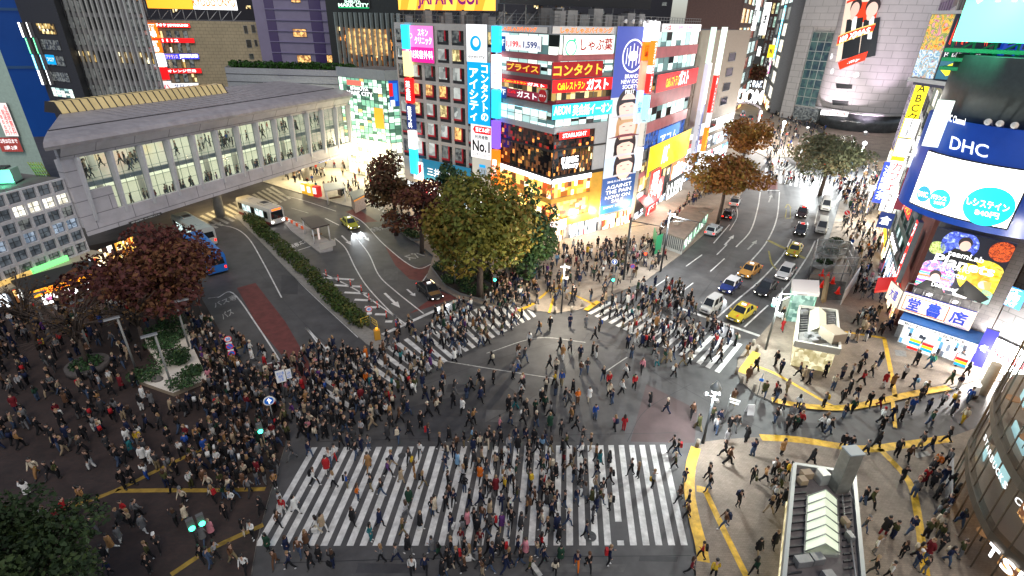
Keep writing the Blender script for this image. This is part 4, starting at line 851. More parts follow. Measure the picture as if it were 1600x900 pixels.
for k in range(np_+1):
    u=1.0+(BL-1.2)*k/np_; mb=MB(); mb.hexa([PBr.at(a,z,d) for z,dd in ((zg0-.7,.0),(zg1+.1,.55)) for a,d in ((u-.17,-.55),(u+.17,-.55),(u+.17,.12+dd),(u-.17,.12+dd))],mat('pier_white',(.55,.55,.58),.45,noise=.08)); mb.build('pier',br)
    if k<np_:
        w=(BL-1.2)/np_; me=window_mesh(PBr,w-.34,zg1-zg0,GLB,MUL,3,5,.035); put_window(br,PBr,u+w/2,(zg0+zg1)/2,-.45,me)
mb=MB()
for k in range(9): u=6+k*5.5; mb.cyl(*PBr.at(u,0,-6)[:2],6.2,zg1,.4,mat('inner_column',(.6,.6,.55),.5),12)
mb.build('column',br)
# mural on the inner wall
mb=MB(); random.seed(3)
for i in range(26):
    u=8+random.random()*16; z=zmid+1+random.random()*2.6; s=random.uniform(.5,1.5); m=[paint('mural_r',(220,40,30),.8),paint('mural_b',(40,110,190),.7),paint('mural_y',(240,190,60),.8),E_W1][i%4]
    mb.face([PBr.at(u+s*math.cos(t*1.05+i)*random.uniform(.6,1.3),z+s*.6*math.sin(t*1.05+i),-DW+.13+i*.004) for t in range(6)],m)
mb.build('mural',br)
# roof: curved eave, main slope, raised skylight ridge
mb=MB(); prof=[(1.0,ztop-.6),(1.1,ztop-.2),(.7,ztop+.25),(-.5,ztop+.55),(-3,ztop+.8),(-DW-2,ztop+1.4)]
q_=G(88,182,ztop+1.3); qu=(q_[0]-BA[0])*PBr.u[0]+(q_[1]-BA[1])*PBr.u[1]; qd=(q_[0]-BA[0])*PBr.n[0]+(q_[1]-BA[1])*PBr.n[1]
def UL(d): return U0-1.6+(qu-U0+1.6)*(1.0-d)/(1.0-qd)
for (d0,z0),(d1,z1) in zip(prof,prof[1:]): mb.face([PBr.at(UL(d0),z0,d0),PBr.at(BL+.5,z0,d0),PBr.at(BL+.5,z1,d1),PBr.at(UL(d1),z1,d1)],BRR,True)
mb.face([PBr.at(UL(d),z,d) for d,z in prof][::-1],BRR); mb.face([PBr.at(BL+.5,z,d) for d,z in prof],BRR)
for k in range(40):
  u=U0+k*(BL-U0)/40
  if u>UL(-DW-2)-1: mb.hexa([PBr.at(a,z,d) for zoff in (0,.09) for a,d,z in ((u-.05,-3,ztop+.8+zoff),(u+.05,-3,ztop+.8+zoff),(u+.05,-DW-2,ztop+1.4+zoff),(u-.05,-DW-2,ztop+1.4+zoff))],BRR)
mb.pbox(PBr,UL(-3),BL,ztop+.6,ztop+.86,-3.1,-2.8,FRD)
mb.build('roof',br)
mb=MB(); a=PBr.px(95,185,-12)[0]; b=PBr.px(352,145,-12)[0]; SKY=mat('skylight_glow',(.35,.28,.15),.3,e=.35,ec=(.65,.5,.22),sample=False,noise=.4,scale=.3)
mb.hexa([PBr.at(u,z,d) for z,e in ((ztop+1.2,0),(ztop+2.6,.9)) for u,d in ((a,-15+e),(b,-15+e),(b,-11.5-e),(a,-11.5-e))],SKY)
for k in range(26):
    u=a+(b-a)*k/25; mb.hexa([PBr.at(q,z,d) for z,e in ((ztop+1.2,0),(ztop+2.65,.9)) for q,d in ((u-.06,-15.05+e),(u+.06,-15.05+e),(u+.06,-11.4-e),(u-.06,-11.4-e))],FRD)
mb.build('skylight',br)
for i,(x,y) in enumerate(((345,338),(590,270),(480,283))):
    mb=MB(); g=G(x,y); mb.cyl(g[0],g[1],0,5.0,.75,CONC,16); mb.build('support_column',br)
sign('station_sign','dark blue station sign with white writing on the left underside of the footbridge',PBr,PBr.rc(200,347,252,335),BLACKP,[('渋谷駅 SHIBUYA',(.05,.2,.95,.8),E_GR)],d=.05,th=.1)
sign('station_sign','blue lit station sign with white writing on the far right underside of the footbridge',PBr,PBr.rc(497,254,535,243),E_B,[('井の頭線',(.05,.2,.4,.8),E_W),('渋谷駅',(.5,.1,.95,.9),E_W)],d=.05,th=.1)
# people seen inside are part of the crowd (see below): standing places
INSIDE=[]
random.seed(11)
for i in range(190):
    lo=i<120; d=-random.uniform(1.2,4) if lo else -random.uniform(1.3,7); INSIDE.append((*PBr.at(max(QL(d)+1,random.uniform(1,BL-1)),0,d)[:2],6.25 if lo else zmid+.35))
# ---------------------------------------------------------------- white grid building (left edge)
WA=G(0,447,3.0); WB=G(141,392,3.0); dx=(WB[0]-WA[0],WB[1]-WA[1]); PW=Pl((WA[0]-dx[0]*.4,WA[1]-dx[1]*.4),WB)
wb=thing('grid_building','white concrete grid building with square panes above small shops','building',(*PW.at(8,0,-6)[:2],0)); zw=PW.px(60,288)[1]
body(wb,[PW.at(0,0,-.6)[:2],PW.at(PW.L-.05,0,-.6)[:2],PW.at(PW.L-.05,0,-14)[:2],PW.at(0,0,-14)[:2]],0,zw,mat('grid_wall_core',(.2,.2,.2),.7),roofm=CONCD)
GRW=mat('grid_white',(.58,.57,.59),.55,noise=.1)
cols=9; cwid=None
ntot=9
facade(wb,PW,0,PW.L,3.0,zw,9,6,GRW,[W_DIM,W_WHITE,litwin('room_bluewhite',(.45,.55,.68),(.14,.19,.26),.7),litwin('frosted',(.12,.14,.16),(.05,.06,.07),.6)],pier=.27,span=.34,rec=.4,mv=2,mh=2,frame=FRD,fw=.05,pick=lambda i,j:{5:3,4:1,3:0,2:2,1:3,0:0}[j] if random.random()<.8 else 3,wallname='concrete_grid')
mb=MB(); mb.pbox(PW,0,PW.L+.3,2.75,2.99,-.6,1.6,mat('canopy_pale',(.45,.40,.30),.6)); mb.build('canopy',wb)
mb=MB(); GRL=paint('green_light',(120,255,130),1.1,True); a,b=PW.px(50,430)[0],PW.px(108,412)[0]; mb.pbox(PW,a,b,2.995,3.6,.05,.25,GRL); mb.build('green_light_panel',wb)
mb=MB(); mb.pbox(PW,.2,a,3.0,3.5,.05,.2,paint('amber_panel',(230,190,110),.6)); mb.build('amber_panel',wb)
for k in range(6): strip(wb,PW,(2+k*3.2,4.9+k*3.2,.2,2.6),2,[W_SHOPC,W_SHOP,W_GOLD][k%3],1,FRD,d=-.5)
# kiosk shop with rounded amber roof in front
PS2=Pl(G(60,492),G(165,458)); 
ks_=thing('amber_kiosk','amber lit shop kiosk with a curved dark roof under the maroon tree','kiosk',(*PS2.at(4,0,-1)[:2],0))
mb=MB(); mb.pbox(PS2,0,PS2.L,KH,3.0,-3.2,-.3,CONCD); mb.build('wall',ks_)
mb=MB(); mb.pbox(PS2,-.4,PS2.L+.4,3.0,3.3,-3.6,.5,mat('kiosk_roof',(.03,.03,.03),.8)); mb.build('roof',ks_)
mb=MB(); mb.pbox(PS2,.2,PS2.L-.2,2.1,2.95,-.25,.25,paint('amber',(255,165,40),1.6,True)); letters(mb,PS2,'渋谷みやげ',.8,PS2.L-2,2.2,2.85,.27,E_R); mb.build('sign_board',ks_)
for k in range(3):
    mb=MB(); u=.9+k*(PS2.L-2.6)/2; mb.pbox(PS2,u,u+1.3,.8,1.9,-.28,-.12,E_WS); mb.pbox(PS2,u+.3,u+.9,1.1,1.6,-.12,-.1,E_PKL); mb.build('display',ks_)
# pale green tower with white sign at the left edge
GTa=G(-30,290,11); GTb=G(72,262,9.5)
PGT=Pl(BR(-140,240,112),BR(58,230,101)); gt=thing('pale_green_tower','pale tower lit green with a tall white and red delivery sign at the left edge','building',(*PGT.at(PGT.L/2,0,-8)[:2],0))
zr_=PGT.px(40,262)[1]
body(gt,[PGT.A,BR(58,230,101),BR(54,220,122),BR(-140,240,130)],0,40,mat('pale_green_wall',(.42,.55,.48),.6,noise=.1))
for k in range(9):
    mb=MB(); mb.pbox(PGT,PGT.L-6,PGT.L-1.5,8+k*4,8.08+k*4,-.4,-.15,FRD); mb.build('panel_joint',gt)
mb=MB(); mb.pbox(PGT,PGT.L-9.5,PGT.L-6,10,PGT.px(10,145)[1],-.5,.1,mat('dull_red',(.2,.06,.06),.6)); mb.build('red_bay',gt)
sign('delivery_sign','white vertical sign with rows of red writing on the pale green tower',PGT,PGT.rc(-8,160,33,212),paint('pinkwhite',(235,220,215),.7),[('3800円',(.12,.05,.38,.8),E_R,.01,True),('配送ギフト',(.42,.05,.66,.8),E_R,.01,True),('全国無料',(.7,.05,.95,.95),E_R,.01,True)],d=.2)
sign('delivery_sign','dark red sign with pale rows of writing under the white delivery sign',PGT,PGT.rc(-2,214,40,236),paint('brick',(150,60,55),.5),[('12月25日まで',(.08,.6,.92,.9),E_W1),('10時-21時',(.2,.12,.8,.45),E_W1)],d=.2)
# plant and green floodlight on the low roof in front of the tower
ge=thing('roof_chiller','pale green lit chiller unit on the roof of the grid building','machine',(*PW.at(10.5,0,-4)[:2],zw))
mb=MB(); c=PW.at(11,0,-4); mb.box((c[0],c[1],zw+.9),(2.6,1.8,1.5),mat('chiller',(.35,.5,.42),.5),.3); mb.build('casing',ge); mb=MB(); mb.box((c[0],c[1],zw+1.75),(1.6,1.2,.22),FRD,.3); mb.build('fan_grille',ge); mb=MB(); mb.box((c[0],c[1],zw+.09),(2.8,2,.14),FRD,.3); mb.build('base',ge)
c=PW.at(14,0,-3.5); mb=MB()
for k in range(6): mb.tube([(c[0]+k*.3,c[1]+.2,zw),(c[0]+k*.3,c[1]-.4,zw+1.8)],.06,mat('bamboo',(.3,.28,.06),.7),6)
for k in range(4): mb.tube([(c[0],c[1]-.05-.1*k,zw+.3+k*.4),(c[0]+1.5,c[1]-.05-.1*k,zw+.3+k*.4)],.05,_M['bamboo'],6)
tag(rebase(mb.build('bamboo_rack')),'yellow green rack of leaning poles on the roof of the grid building','rack')
gl=bpy.data.lights.new('green_floodlight','SPOT'); gl.energy=800; gl.color=(.1,1,.55); gl.spot_size=1.9; gl.shadow_soft_size=.5; go=bpy.data.objects.new('green_floodlight',gl); COL.objects.link(go); go.location=PW.at(9,zw+.5,-1.5); go.rotation_euler=(Vector(PGT.at(PGT.L-4,22,0))-Vector(go.location)).to_track_quat('-Z','Y').to_euler()
# ---------------------------------------------------------------- street row beyond the corner building
def quadb(px0,px1,D0,D1,depth=14):
    a,b=BR(*px0,D0),BR(*px1,D1); p=Pl(a,b); return p,[a,b,p.at(p.L,0,-depth)[:2],p.at(0,0,-depth)[:2]]
N1=G(1100,295); N2=G(1134,262); PN=Pl((SE[0]+1.2,SE[1]+2.5),G(1140,250))
nb=thing('beige_office','tan tiled office with small dark windows behind the street face','building',(*PN.at(6,0,-5)[:2],0)); zn=ZAT(1050,5,*PN.at(5,0,-12)[:2])
body(nb,[PN.at(2,0,-1)[:2],PN.at(PN.L,0,-1)[:2],PN.at(PN.L,0,-22)[:2],PN.at(0,0,-20)[:2]],0,29,mat('tan_tile',(.30,.235,.18),.6,noise=.1,e=0))
PNs=Pl(PN.at(0,0,-20)[:2],PN.at(2,0,-1)[:2])
for r in range(4): strip(nb,PN,(PN.L*.62,PN.L*.75,17+r*3-3,18.6+r*3-3),1,GLASSD,1,FRM,d=-.95)
for r in range(3): strip(nb,PN,(2.4,PN.L-1,2+r*3.4,4.6+r*3.4),5,W_SHOPC if r<2 else W_COOL,1,FRM,d=-.96)
strip(nb,PN,(2.4,PN.L-1,.2,1.9),5,W_SHOPC,1,FRM,d=-.9)
# scaffold tower in the gap
sc=thing('stair_scaffold','rusty steel escape stair in the gap beside the street face','scaffold',(*PN.at(1,0,-2)[:2],8))
mb=MB()
for du in (-.2,1.8):
    for dd in (-2.2,-.4): mb.tube([PN.at(du,8,dd),PN.at(du,23,dd)],.07,mat('rust',(.2,.15,.1),.7),6)
mb.build('uprights',sc); mb=MB()
for k in range(6):
    z=8+k*2.5; a,b=((-.2,1.8) if k%2 else (1.8,-.2)); mb.tube([PN.at(a,z,-.4),PN.at(b,z+2.5,-.4)],.05,_M['rust'],6); mb.tube([PN.at(-.2,z,-.4),PN.at(1.8,z,-.4)],.06,_M['rust'],6); mb.tube([PN.at(-.2,z,-2.2),PN.at(1.8,z,-2.2)],.06,_M['rust'],6)
mb.build('braces',sc)
def ns(name,label,x0,y0,x1,y1,face,t=(),D=None,**k): return sign(name,label,PN,PN.rc(x0,y0,x1,y1),face,t,**k)
column('tall white double sign with a red TaxFree band at the end of the tan office',PN,1124,1142,[(42,115,paint('mint',(215,235,220),1.2),'',None),(115,168,E_R2,'免税 TaxFree',E_W),(168,188,paint('palegrey2',(210,210,215),.8),'',None),(188,220,E_O,'カラオケ',E_Y),(220,250,E_W,'',None)],w=1.3,d=.3)
column('tall pale grey sign with small printed lines just left of the red TaxFree band',PN,1108,1124,[(42,98,paint('mint2',(190,215,200),1.0),'',None),(98,165,paint('palegrey3',(200,195,210),.7),'',None),(165,240,paint('palegrey2',(190,190,200),.6),'アプレ 美容室',E_NV)],w=1.1,d=.3)
column('white and blue poster column below the escape stair',PN,1102,1116,[(98,160,E_W1,'ヘア',E_PKL),(160,235,paint('bluegrey',(110,120,170),.6),'',None)],w=1.0,d=.2)
# farther left row of the side street
def far_block(label,px0,px1,D0,D1,h,wall,panes,cols,rows,name='side_street_building',z0=4,depth=16,pier=.8,span=1.3):
    p,poly=quadb(px0,px1,D0,D1,depth); c=p.at(p.L/2,0,-depth/2)
    t=thing(name,label,'building',(c[0],c[1],0)); body(t,[p.at(0,0,-.35)[:2],p.at(p.L,0,-.35)[:2]]+poly[2:],0,h,wall)
    facade(t,p,0,p.L,z0,h-.6,cols,rows,wall,panes,pier=pier,span=span,rec=.3)
    strip(t,p,(.3,p.L-.3,.2,z0-.4),3,W_SHOPC if random.random()<.6 else W_SHOP,1,FRD,d=-.1); return t,p
DK=mat('dark_wall',(.06,.055,.06),.7,noise=.2); BRK=mat('brown_wall',(.10,.055,.045),.7,noise=.2); GRYW=mat('grey_wall',(.24,.24,.25),.65,noise=.12)
far_block('dark brown building with green and orange window lights far along the side street',(1141,120),(1160,110),185,215,46,BRK,[W_DIM,W_WARM,W_GREEN],3,8)
far_block('dark building with reddish windows next along the side street',(1160,110),(1178,105),225,270,52,DK,[W_DIM,W_RED,W_COOL],3,9)
far_block('tall dark building closing the view at the end of the side street',(1176,95),(1200,95),330,330,66,BRK,[W_DIM,W_DIM,W_YEL,W_GREEN],4,10)
far_block('grey building with white and teal light signs on the far right of the side street',(1198,105),(1214,110),280,235,54,GRYW,[W_DIM,W_WHITE,W_COOL],3,9)
t,p=far_block('grey concrete building with three windows right beside the round tower',(1202,120),(1224,140),262,236,52,GRYW,[W_DIM,W_WHITE,GLASSD],4,9)
for (l,x,y0,y1,m,s) in (('cyan and green vertical neon sign on the grey concrete building',1222,10,95,E_CYS,'カラオケ'),('white and pink vertical sign under the cyan neon sign',1218,98,120,E_PKL,'居酒屋'),):
    u=p.px(x,60)[0]; sign('neon_sign',l,p,(u-1.2,u+1.2,p.px(x,y1)[1],p.px(x,y0)[1]),m,[(s,(.15,.05,.85,.95),E_W,.02,True)],th=1.2,d=.2)
for i,(x,y0,y1,m) in enumerate(((1148,20,60,E_G),(1156,26,45,E_R2),(1166,18,50,E_CYS),(1184,0,48,E_W),(1201,4,55,E_W),(1190,60,100,E_BK),(1152,70,110,E_O),(1207,70,90,E_Y),(1145,118,150,E_W),(1176,92,112,E_WS))):
    pp=Pl(BR(x-6,y0,205+8*i),BR(x+6,y0,205+8*i)); u,z1=pp.px(x,y0); z0=pp.px(x,y1)[1]
    sign('street_sign_board',['green','small red','cyan','tall white','slim white','black dotted','orange','yellow','square white','round white'][i]+' lit sign hanging high over the side street',pp,(u-1.1,u+1.1,z0,z1),m,[(random.choice(['酒','本','薬','鮨','湯']),(.2,.3,.8,.7),E_BK if m in (E_W,E_WS,E_Y,E_O) else E_W)],th=.6,d=0)
# arch sign seen from behind at the side street mouth
pm=Pl(BR(1143,155,172),BR(1197,148,172)); u0,z0=pm.px(1145,160); u1,z1=pm.px(1195,138)
ms=thing('arch_sign','white glowing capitals on an arch, seen mirrored from behind','sign',pm.at((u0+u1)/2,0,0))
mb=MB(); letters(mb,pm,'MODI',u0,u1,z0,z1-.5,.2,E_WS,.03,mirror=not RIGHT(pm)); mb.build('lettering',ms)
mb=MB(); mb.tube([pm.at(u0+(u1-u0)*k/10,z0-1.0+1.3*math.sin(math.pi*k/10),0) for k in range(11)],.3,mat('arch',(.25,.22,.24),.5),8); mb.build('arch_beam',ms)
for a in (u0,u1): mb=MB(); mb.tube([pm.at(a,0,0),pm.at(a,z0-1,0)],.3,_M['arch'],8); mb.build('post',ms)
# ---------------------------------------------------------------- round tower with its poster
TC=BR(1338,200,219); TR=14.0
rt=thing('round_tower','pale grey round tower with flanking wings and a tall diagonal poster','tower',(TC[0],TC[1],0))
RTW=brick('tower_tile',(.60,.55,.565),(.585,.535,.55),(.36,.33,.34),.25,2.2,noise=.06,msize=.02,cyl=(0,0,TR))
RTF=brick('wing_tile',(.58,.55,.54),(.565,.535,.525),(.35,.33,.32),.25,2.2,noise=.06,msize=.02,wall=(.8,-.6))
mb=MB(); n=56; th=[2*math.pi*k/n for k in range(n)]
mb.tube([(TC[0],TC[1],5.5),(TC[0],TC[1],62)],[TR,TR],RTW,64,smooth=True); mb.build('wall',rt)
mb=MB(); mb.tube([(TC[0],TC[1],0),(TC[0],TC[1],5.5)],[TR-1.5,TR-1.5],mat('entrance_dark',(.05,.055,.06),.2,noise=.3,scale=.6),48); mb.build('entrance_glass',rt)
class Cy:
    """cylinder facade: u is arc length, positive to the viewer's right"""
    def __init__(s,C,R): s.C=C; s.R=R; s.a0=math.atan2(-C[1],-C[0]); s.u=(1,0); s.n=(0,-1)
    def at(s,u,z,d=0):
        a=s.a0+u/s.R; return (s.C[0]+(s.R+d)*math.cos(a),s.C[1]+(s.R+d)*math.sin(a),z)
    def px(s,x,y,d=0):
        r=ray(x,y); R=s.R+d; a=r[0]**2+r[1]**2; b=-2*(r[0]*s.C[0]+r[1]*s.C[1]); c=s.C[0]**2+s.C[1]**2-R*R; D=b*b-4*a*c
        t=(-b-math.sqrt(max(0,D)))/(2*a); X,Y=r[0]*t,r[1]*t; g=math.atan2(Y-s.C[1],X-s.C[0])-s.a0
        g=(g+math.pi)%(2*math.pi)-math.pi; return (g*s.R,HC+r[2]*t)
CT=Cy(TC,TR)
def curved_disc(mb,cy,u,z,ru,rz,m,d,n=16):
    for i in range(n):
        a,b=math.pi*i/n,math.pi*(i+1)/n; ua,ub=u-ru*math.cos(a),u-ru*math.cos(b); ha,hb=rz*math.sin(a),rz*math.sin(b)
        mb.face([cy.at(ua,z-ha,d),cy.at(ub,z-hb,d),cy.at(ub,z+hb,d),cy.at(ua,z+ha,d)] if ha>1e-6 and hb>1e-6 else ([cy.at(ua,z,d),cy.at(ub,z-hb,d),cy.at(ub,z+hb,d)] if ha<=1e-6 else [cy.at(ua,z-ha,d),cy.at(ub,z,d),cy.at(ua,z+ha,d)]),m)
def cpatch(mb,cy,pts,m,d,n=10):
    """quad px corners tl,tr,br,bl laid on the curved wall"""
    q=[cy.px(x,y) for x,y in pts]
    for i in range(n):
        def lp(t): 
            a=tuple(q[0][k]+(q[1][k]-q[0][k])*t for k in (0,1)); b=tuple(q[3][k]+(q[2][k]-q[3][k])*t for k in (0,1)); return a,b
        (a0,b0),(a1,b1)=lp(i/n),lp((i+1)/n); mb.face([cy.at(*b0,d),cy.at(*b1,d),cy.at(*a1,d),cy.at(*a0,d)],m)
mb=MB()
cpatch(mb,CT,[(1325,-8),(1378,-18),(1357,78),(1307,97)],paint('poster_cream',(225,205,185),.7),.3); o=rebase(mb.build('tower_poster')); tag(o,'tall poster of two men in dark jackets with red ribbons on the round tower','poster')
mb=MB()
cpatch(mb,CT,[(1335,4),(1375,2),(1368,32),(1330,38)],paint('post_red',(220,60,30),.7),.34)
for (hx,hy,s) in ((1338,13,1),(1364,13,1)):
    cpatch(mb,CT,[(hx-13,hy+18),(hx+12,hy+14),(hx+4,hy+74),(hx-22,hy+80)],paint('jacket_blk',(30,34,40),.4),.38)
    cpatch(mb,CT,[(hx-4,hy+13),(hx+3,hy+13),(hx-2,hy+48),(hx-8,hy+48)],E_W1,.42); 
    u,z=CT.px(hx,hy)
    for (du,dz,r,sx,m,d) in ((0,.55,2.0,.95,HAIRP,.44),(.0,-.35,1.75,.85,SKIN,.48),(-.1,-2.1,1.0,.8,SKIN,.43)):
        curved_disc(mb,CT,u+du,z+dz,r*sx,r*1.15,m,d)
cpatch(mb,CT,[(1313,56),(1369,36),(1364,50),(1309,72)],paint('ribbon_y',(245,200,110),.7),.5); cpatch(mb,CT,[(1312,58),(1369,38),(1365,48),(1310,70)],paint('ribbon',(220,50,25),.9),.52); cpatch(mb,CT,[(1311,98),(1357,80),(1352,94),(1314,109)],paint('ribbon',(220,50,25),.9),.5); cpatch(mb,CT,[(1326,2),(1344,-4),(1343,-1),(1325,6)],paint('ribbon',(220,50,25),.9),.5)
mb.build('printed_picture',o); mb=MB()
def ctext(mb,cy,s,pts,m,d,bold=.02):
    q=[cy.px(x,y) for x,y in pts]; vs,fs,_=text_geo(s,bold); P=[]
    for a,b in vs:
        l=[q[3][k]+(q[0][k]-q[3][k])*b for k in (0,1)]; r=[q[2][k]+(q[1][k]-q[2][k])*b for k in (0,1)]; P.append(cy.at(l[0]+(r[0]-l[0])*a,l[1]+(r[1]-l[1])*a,d))
    mb.mesh(P,fs,m)
ctext(mb,CT,'109 XMAS',[(1316,58),(1362,42),(1359,51),(1314,68)],E_W,.58,.03); ctext(mb,CT,'-109.jp-',[(1325,97),(1346,89),(1344,95),(1326,102)],E_W1,.58); mb.build('lettering',o)
for (x,y) in ((1319,133),(1313,159)):
    mb=MB(); cpatch(mb,CT,[(x-13,y-3),(x+13,y-1),(x+12,y+6),(x-12,y+5)],FRD,.05,6); mb.build('vent_slot',rt)
for i,(x,y) in enumerate(((1300,88),(1301,111),(1310,124),(1338,117))):
    mb=MB(); u,z=CT.px(x,y); m=E_W1
    for k in range(6): a=math.pi*k/6; mb.tube([CT.at(u+.9*math.cos(a),z+.9*math.sin(a),.2),CT.at(u-.9*math.cos(a),z-.9*math.sin(a),.2)],.08,m,4)
    tag(rebase(mb.build('snowflake_light')),['upper left','lower left','middle','right'][i]+' white snowflake light on the round tower','light',group='snowflake lights on the round tower')
# wings
PwL,pl_=quadb((1226,150),(1306,150),226,216,12)
body(rt,[PwL.at(0,0,-.3)[:2],PwL.at(PwL.L,0,-.3)[:2],pl_[2],pl_[3]],0,62,RTF,'wing_wall')
zt_=PwL.px(1270,42)[1]; zb_=PwL.px(1255,165)[1]; mb=MB(); mb.pbox(PwL,0,PwL.L,zt_,62,-.4,.8,RTF); mb.pbox(PwL,0,PwL.L*.25,0,zt_,-.3,.3,RTF); mb.build('wing_fascia',rt)
strip(rt,PwL,(PwL.L*.27,PwL.L*.95,zb_,zt_-1.5),5,litwin('atrium',(.05,.11,.10),(.01,.03,.05),.8,.5),8,mat('pale_mullion',(.4,.43,.4),.4),.22,d=.1)
strip(rt,PwL,(PwL.L*.27,PwL.L*.95,.2,zb_-.5),4,W_DIM,1,FRM,d=.1)
PwR,pr_=quadb((1372,160),(1425,130),214,232,12)
body(rt,[PwR.at(0,0,-.3)[:2],PwR.at(PwR.L,0,-.3)[:2],pr_[2],pr_[3]],0,62,mat('bronze_wall',(.14,.10,.08),.4,.3,noise=.1),'wing_wall')
zt2=PwR.px(1405,42)[1]; mb=MB(); mb.pbox(PwR,0,PwR.L*.62,zt2,62,-.4,.9,brick('cream_tile',(.60,.57,.48),(.57,.54,.45),(.2,.19,.16),.3,2,noise=.06,wall=(.9,-.4))); mb.build('wing_fascia',rt)
mb=MB(); mb.prism([(TC[0]+(TR+3)*math.cos(CT.a0+a),TC[1]+(TR+3)*math.sin(CT.a0+a)) for a in (-.9,-.5,0,.5,.9)]+[(TC[0],TC[1])],6.0,6.5,STEEL); mb.build('canopy',rt)
sign('canopy_sign','white sign board with red writing on the canopy of the round tower',Pl(BR(1271,208,200),BR(1302,200,200)),(0.5,8,5.2,6.6),E_W1,[('SHIBUYA 109',(.1,.2,.9,.8),E_R2)],d=0)
# ---------------------------------------------------------------- right hand street row, seen steeply from the side
K0=G(1404,530); K1=G(1372,400); K2=G(1384,318); K3=G(1396,262)
def row(label,A,B,h,wall,depth=14,z0=4.2,cols=4,rows=6,panes=None,name='shop_building',pier=.5,span=.9):
    p=Pl(A,B); p=Pl(A,B,flip=False); t=thing(name,label,'building',(*p.at(p.L/2,0,-depth/2)[:2],0))
    body(t,[p.at(.03,0,-.35)[:2],p.at(p.L-.03,0,-.35)[:2],p.at(p.L-.03,0,-depth)[:2],p.at(.03,0,-depth)[:2]],0,h,wall)
    if rows: facade(t,p,.03,p.L-.03,z0,h-.8,cols,rows,wall,panes or [W_COOL,W_WHITE,W_DIM],pier=pier,span=span,rec=.3)
    strip(t,p,(.3,p.L-.3,.15,z0-.4),4,W_SHOP if random.random()<.5 else W_SHOPC,1,FRM,d=-.05); return t,p
def mid(a,b,t): return (a[0]+(b[0]-a[0])*t,a[1]+(b[1]-a[1])*t)
KA=(K0[0]+.9,K0[1]+3.0)
TERR=mat('terracotta_wall',(.20,.065,.05),.6,noise=.1); DGREEN=mat('dark_green_wall',(.05,.10,.085),.35,noise=.15); GREYG=mat('grey_green',(.26,.30,.28),.5,noise=.12); STR=mat('stripe_wall',(.30,.29,.30),.6,noise=.1)
KP=[KA,mid(KA,K1,.28),mid(KA,K1,.75),mid(K1,K2,.25),mid(K1,K2,.9),mid(K2,K3,.55),(K3[0]+2,K3[1]+6)]
b1,p1=row('narrow terracotta shop building beside the curved screen building',KP[0],KP[1],15,TERR,cols=1,rows=0)
b2,p2=row('dark green glass shop building with a green neon sign, next to the terracotta one',KP[1],KP[2],21,DGREEN,cols=3,rows=5,panes=[W_GREEN,W_DIM,W_COOL])
b3,p3=row('grey green shop building with tall white side signs',KP[2],KP[3],24,GREYG,cols=2,rows=6)
b4,p4=row('tall striped building with dark and white louvre bands',KP[3],KP[4],46,STR,cols=3,rows=12,panes=[W_DIM,GLASSD,W_DIM,W_WHITE],z0=4.2)
b5,p5=row('pale building with large square windows before the round tower',KP[4],KP[5],42,mat('lilac_tile',(.34,.31,.36),.5,noise=.1),cols=4,rows=9,panes=[W_DIM,W_WHITE,W_WARM,GLASSD])
b6,p6=row('violet grey building with rows of narrow windows beyond the square windows',KP[5],KP[6],40,mat('violet_tile',(.26,.21,.27),.5,noise=.1),cols=5,rows=10,panes=[litwin('violet_win',(.30,.16,.34),(.05,.03,.07),.7)])
def side(label,D,x0,y0,x1,y1,face,text=None,tm=None,name='side_sign',w=1.1,th=.3,vert=True,gr=None):
    """projecting sign facing the camera: a vertical box at distance D"""
    c=BR((x0+x1)/2,(y0+y1)/2,D); v=(-c[1]/D,c[0]/D); hw=w/2
    p=Pl((c[0]+v[0]*hw,c[1]+v[1]*hw),(c[0]-v[0]*hw,c[1]-v[1]*hw)); za=ZAT((x0+x1)/2,y1,*c); zb=ZAT((x0+x1)/2,y0,*c)
    return sign(name,label,p,(0,w,za,zb),face,[(text,(.12,.05,.88,.95),tm or E_W,.01,vert,True)] if text else (),th=th,d=0,group=gr)
side('tall yellow vertical sign with dark writing before the green neon building',98,1413,124,1432,255,paint('yel_tall',(255,225,40),1.2),'ABCクリニック',E_BK,w=1.6)
side('upper white section of the tall side sign beside the yellow one',92,1416,185,1428,215,E_W,'1F',E_GR,w=1.7); side('middle white section of the tall side sign beside the blue one',90,1403,216,1418,245,E_W1,'',E_GR,w=1.7)
side('tall blue side sign with glowing white writing over the crowd',95,1372,252,1394,318,paint('blue_side',(60,80,220),1.3),'漫画喫茶',E_W,w=1.7)
side('white side sign over the lower crowd',88,1385,250,1408,300,E_W,'カフェ',E_R,w=1.6); side('lower white side sign above the navy one',84,1380,300,1396,330,E_W,'2F',E_GR,w=1.5); side('navy side sign with a white emblem low on the grey green building',82,1375,331,1393,356,E_NV,'倉',E_W,w=1.6)
side('dark red banner with white capitals along the green building',72,1412,215,1432,330,paint('winebanner',(120,35,50),.6),'BANNER',E_W1,w=.8)
side('white banner right beside the dark red banner',71,1424,212,1440,262,E_W,'','',w=.7)
sign('neon_sign','bright green neon writing on the dark green building',p2,p2.rc(1441,150,1465,186) if False else (p2.L*.1,p2.L*.95,12.2,15.2),BLACKP,[('ABC\nMART',(.1,.1,.9,.9),paint('neon_green',(40,255,130),2.0,True),.02)],d=.6)
sign('shop_sign','red and orange shop sign under the green neon writing',p2,(p2.L*.05,p2.L*.95,10.2,11.6),E_R2,[('アトラクション',(.05,.2,.95,.8),E_Y)],d=.5)
sign('shop_sign','white glowing capitals on the dark glass of the green building',p2,(p2.L*.05,p2.L*.9,5.2,6.4),BLACKP,[('SMART',(.1,.15,.9,.85),E_WS)],d=.3)
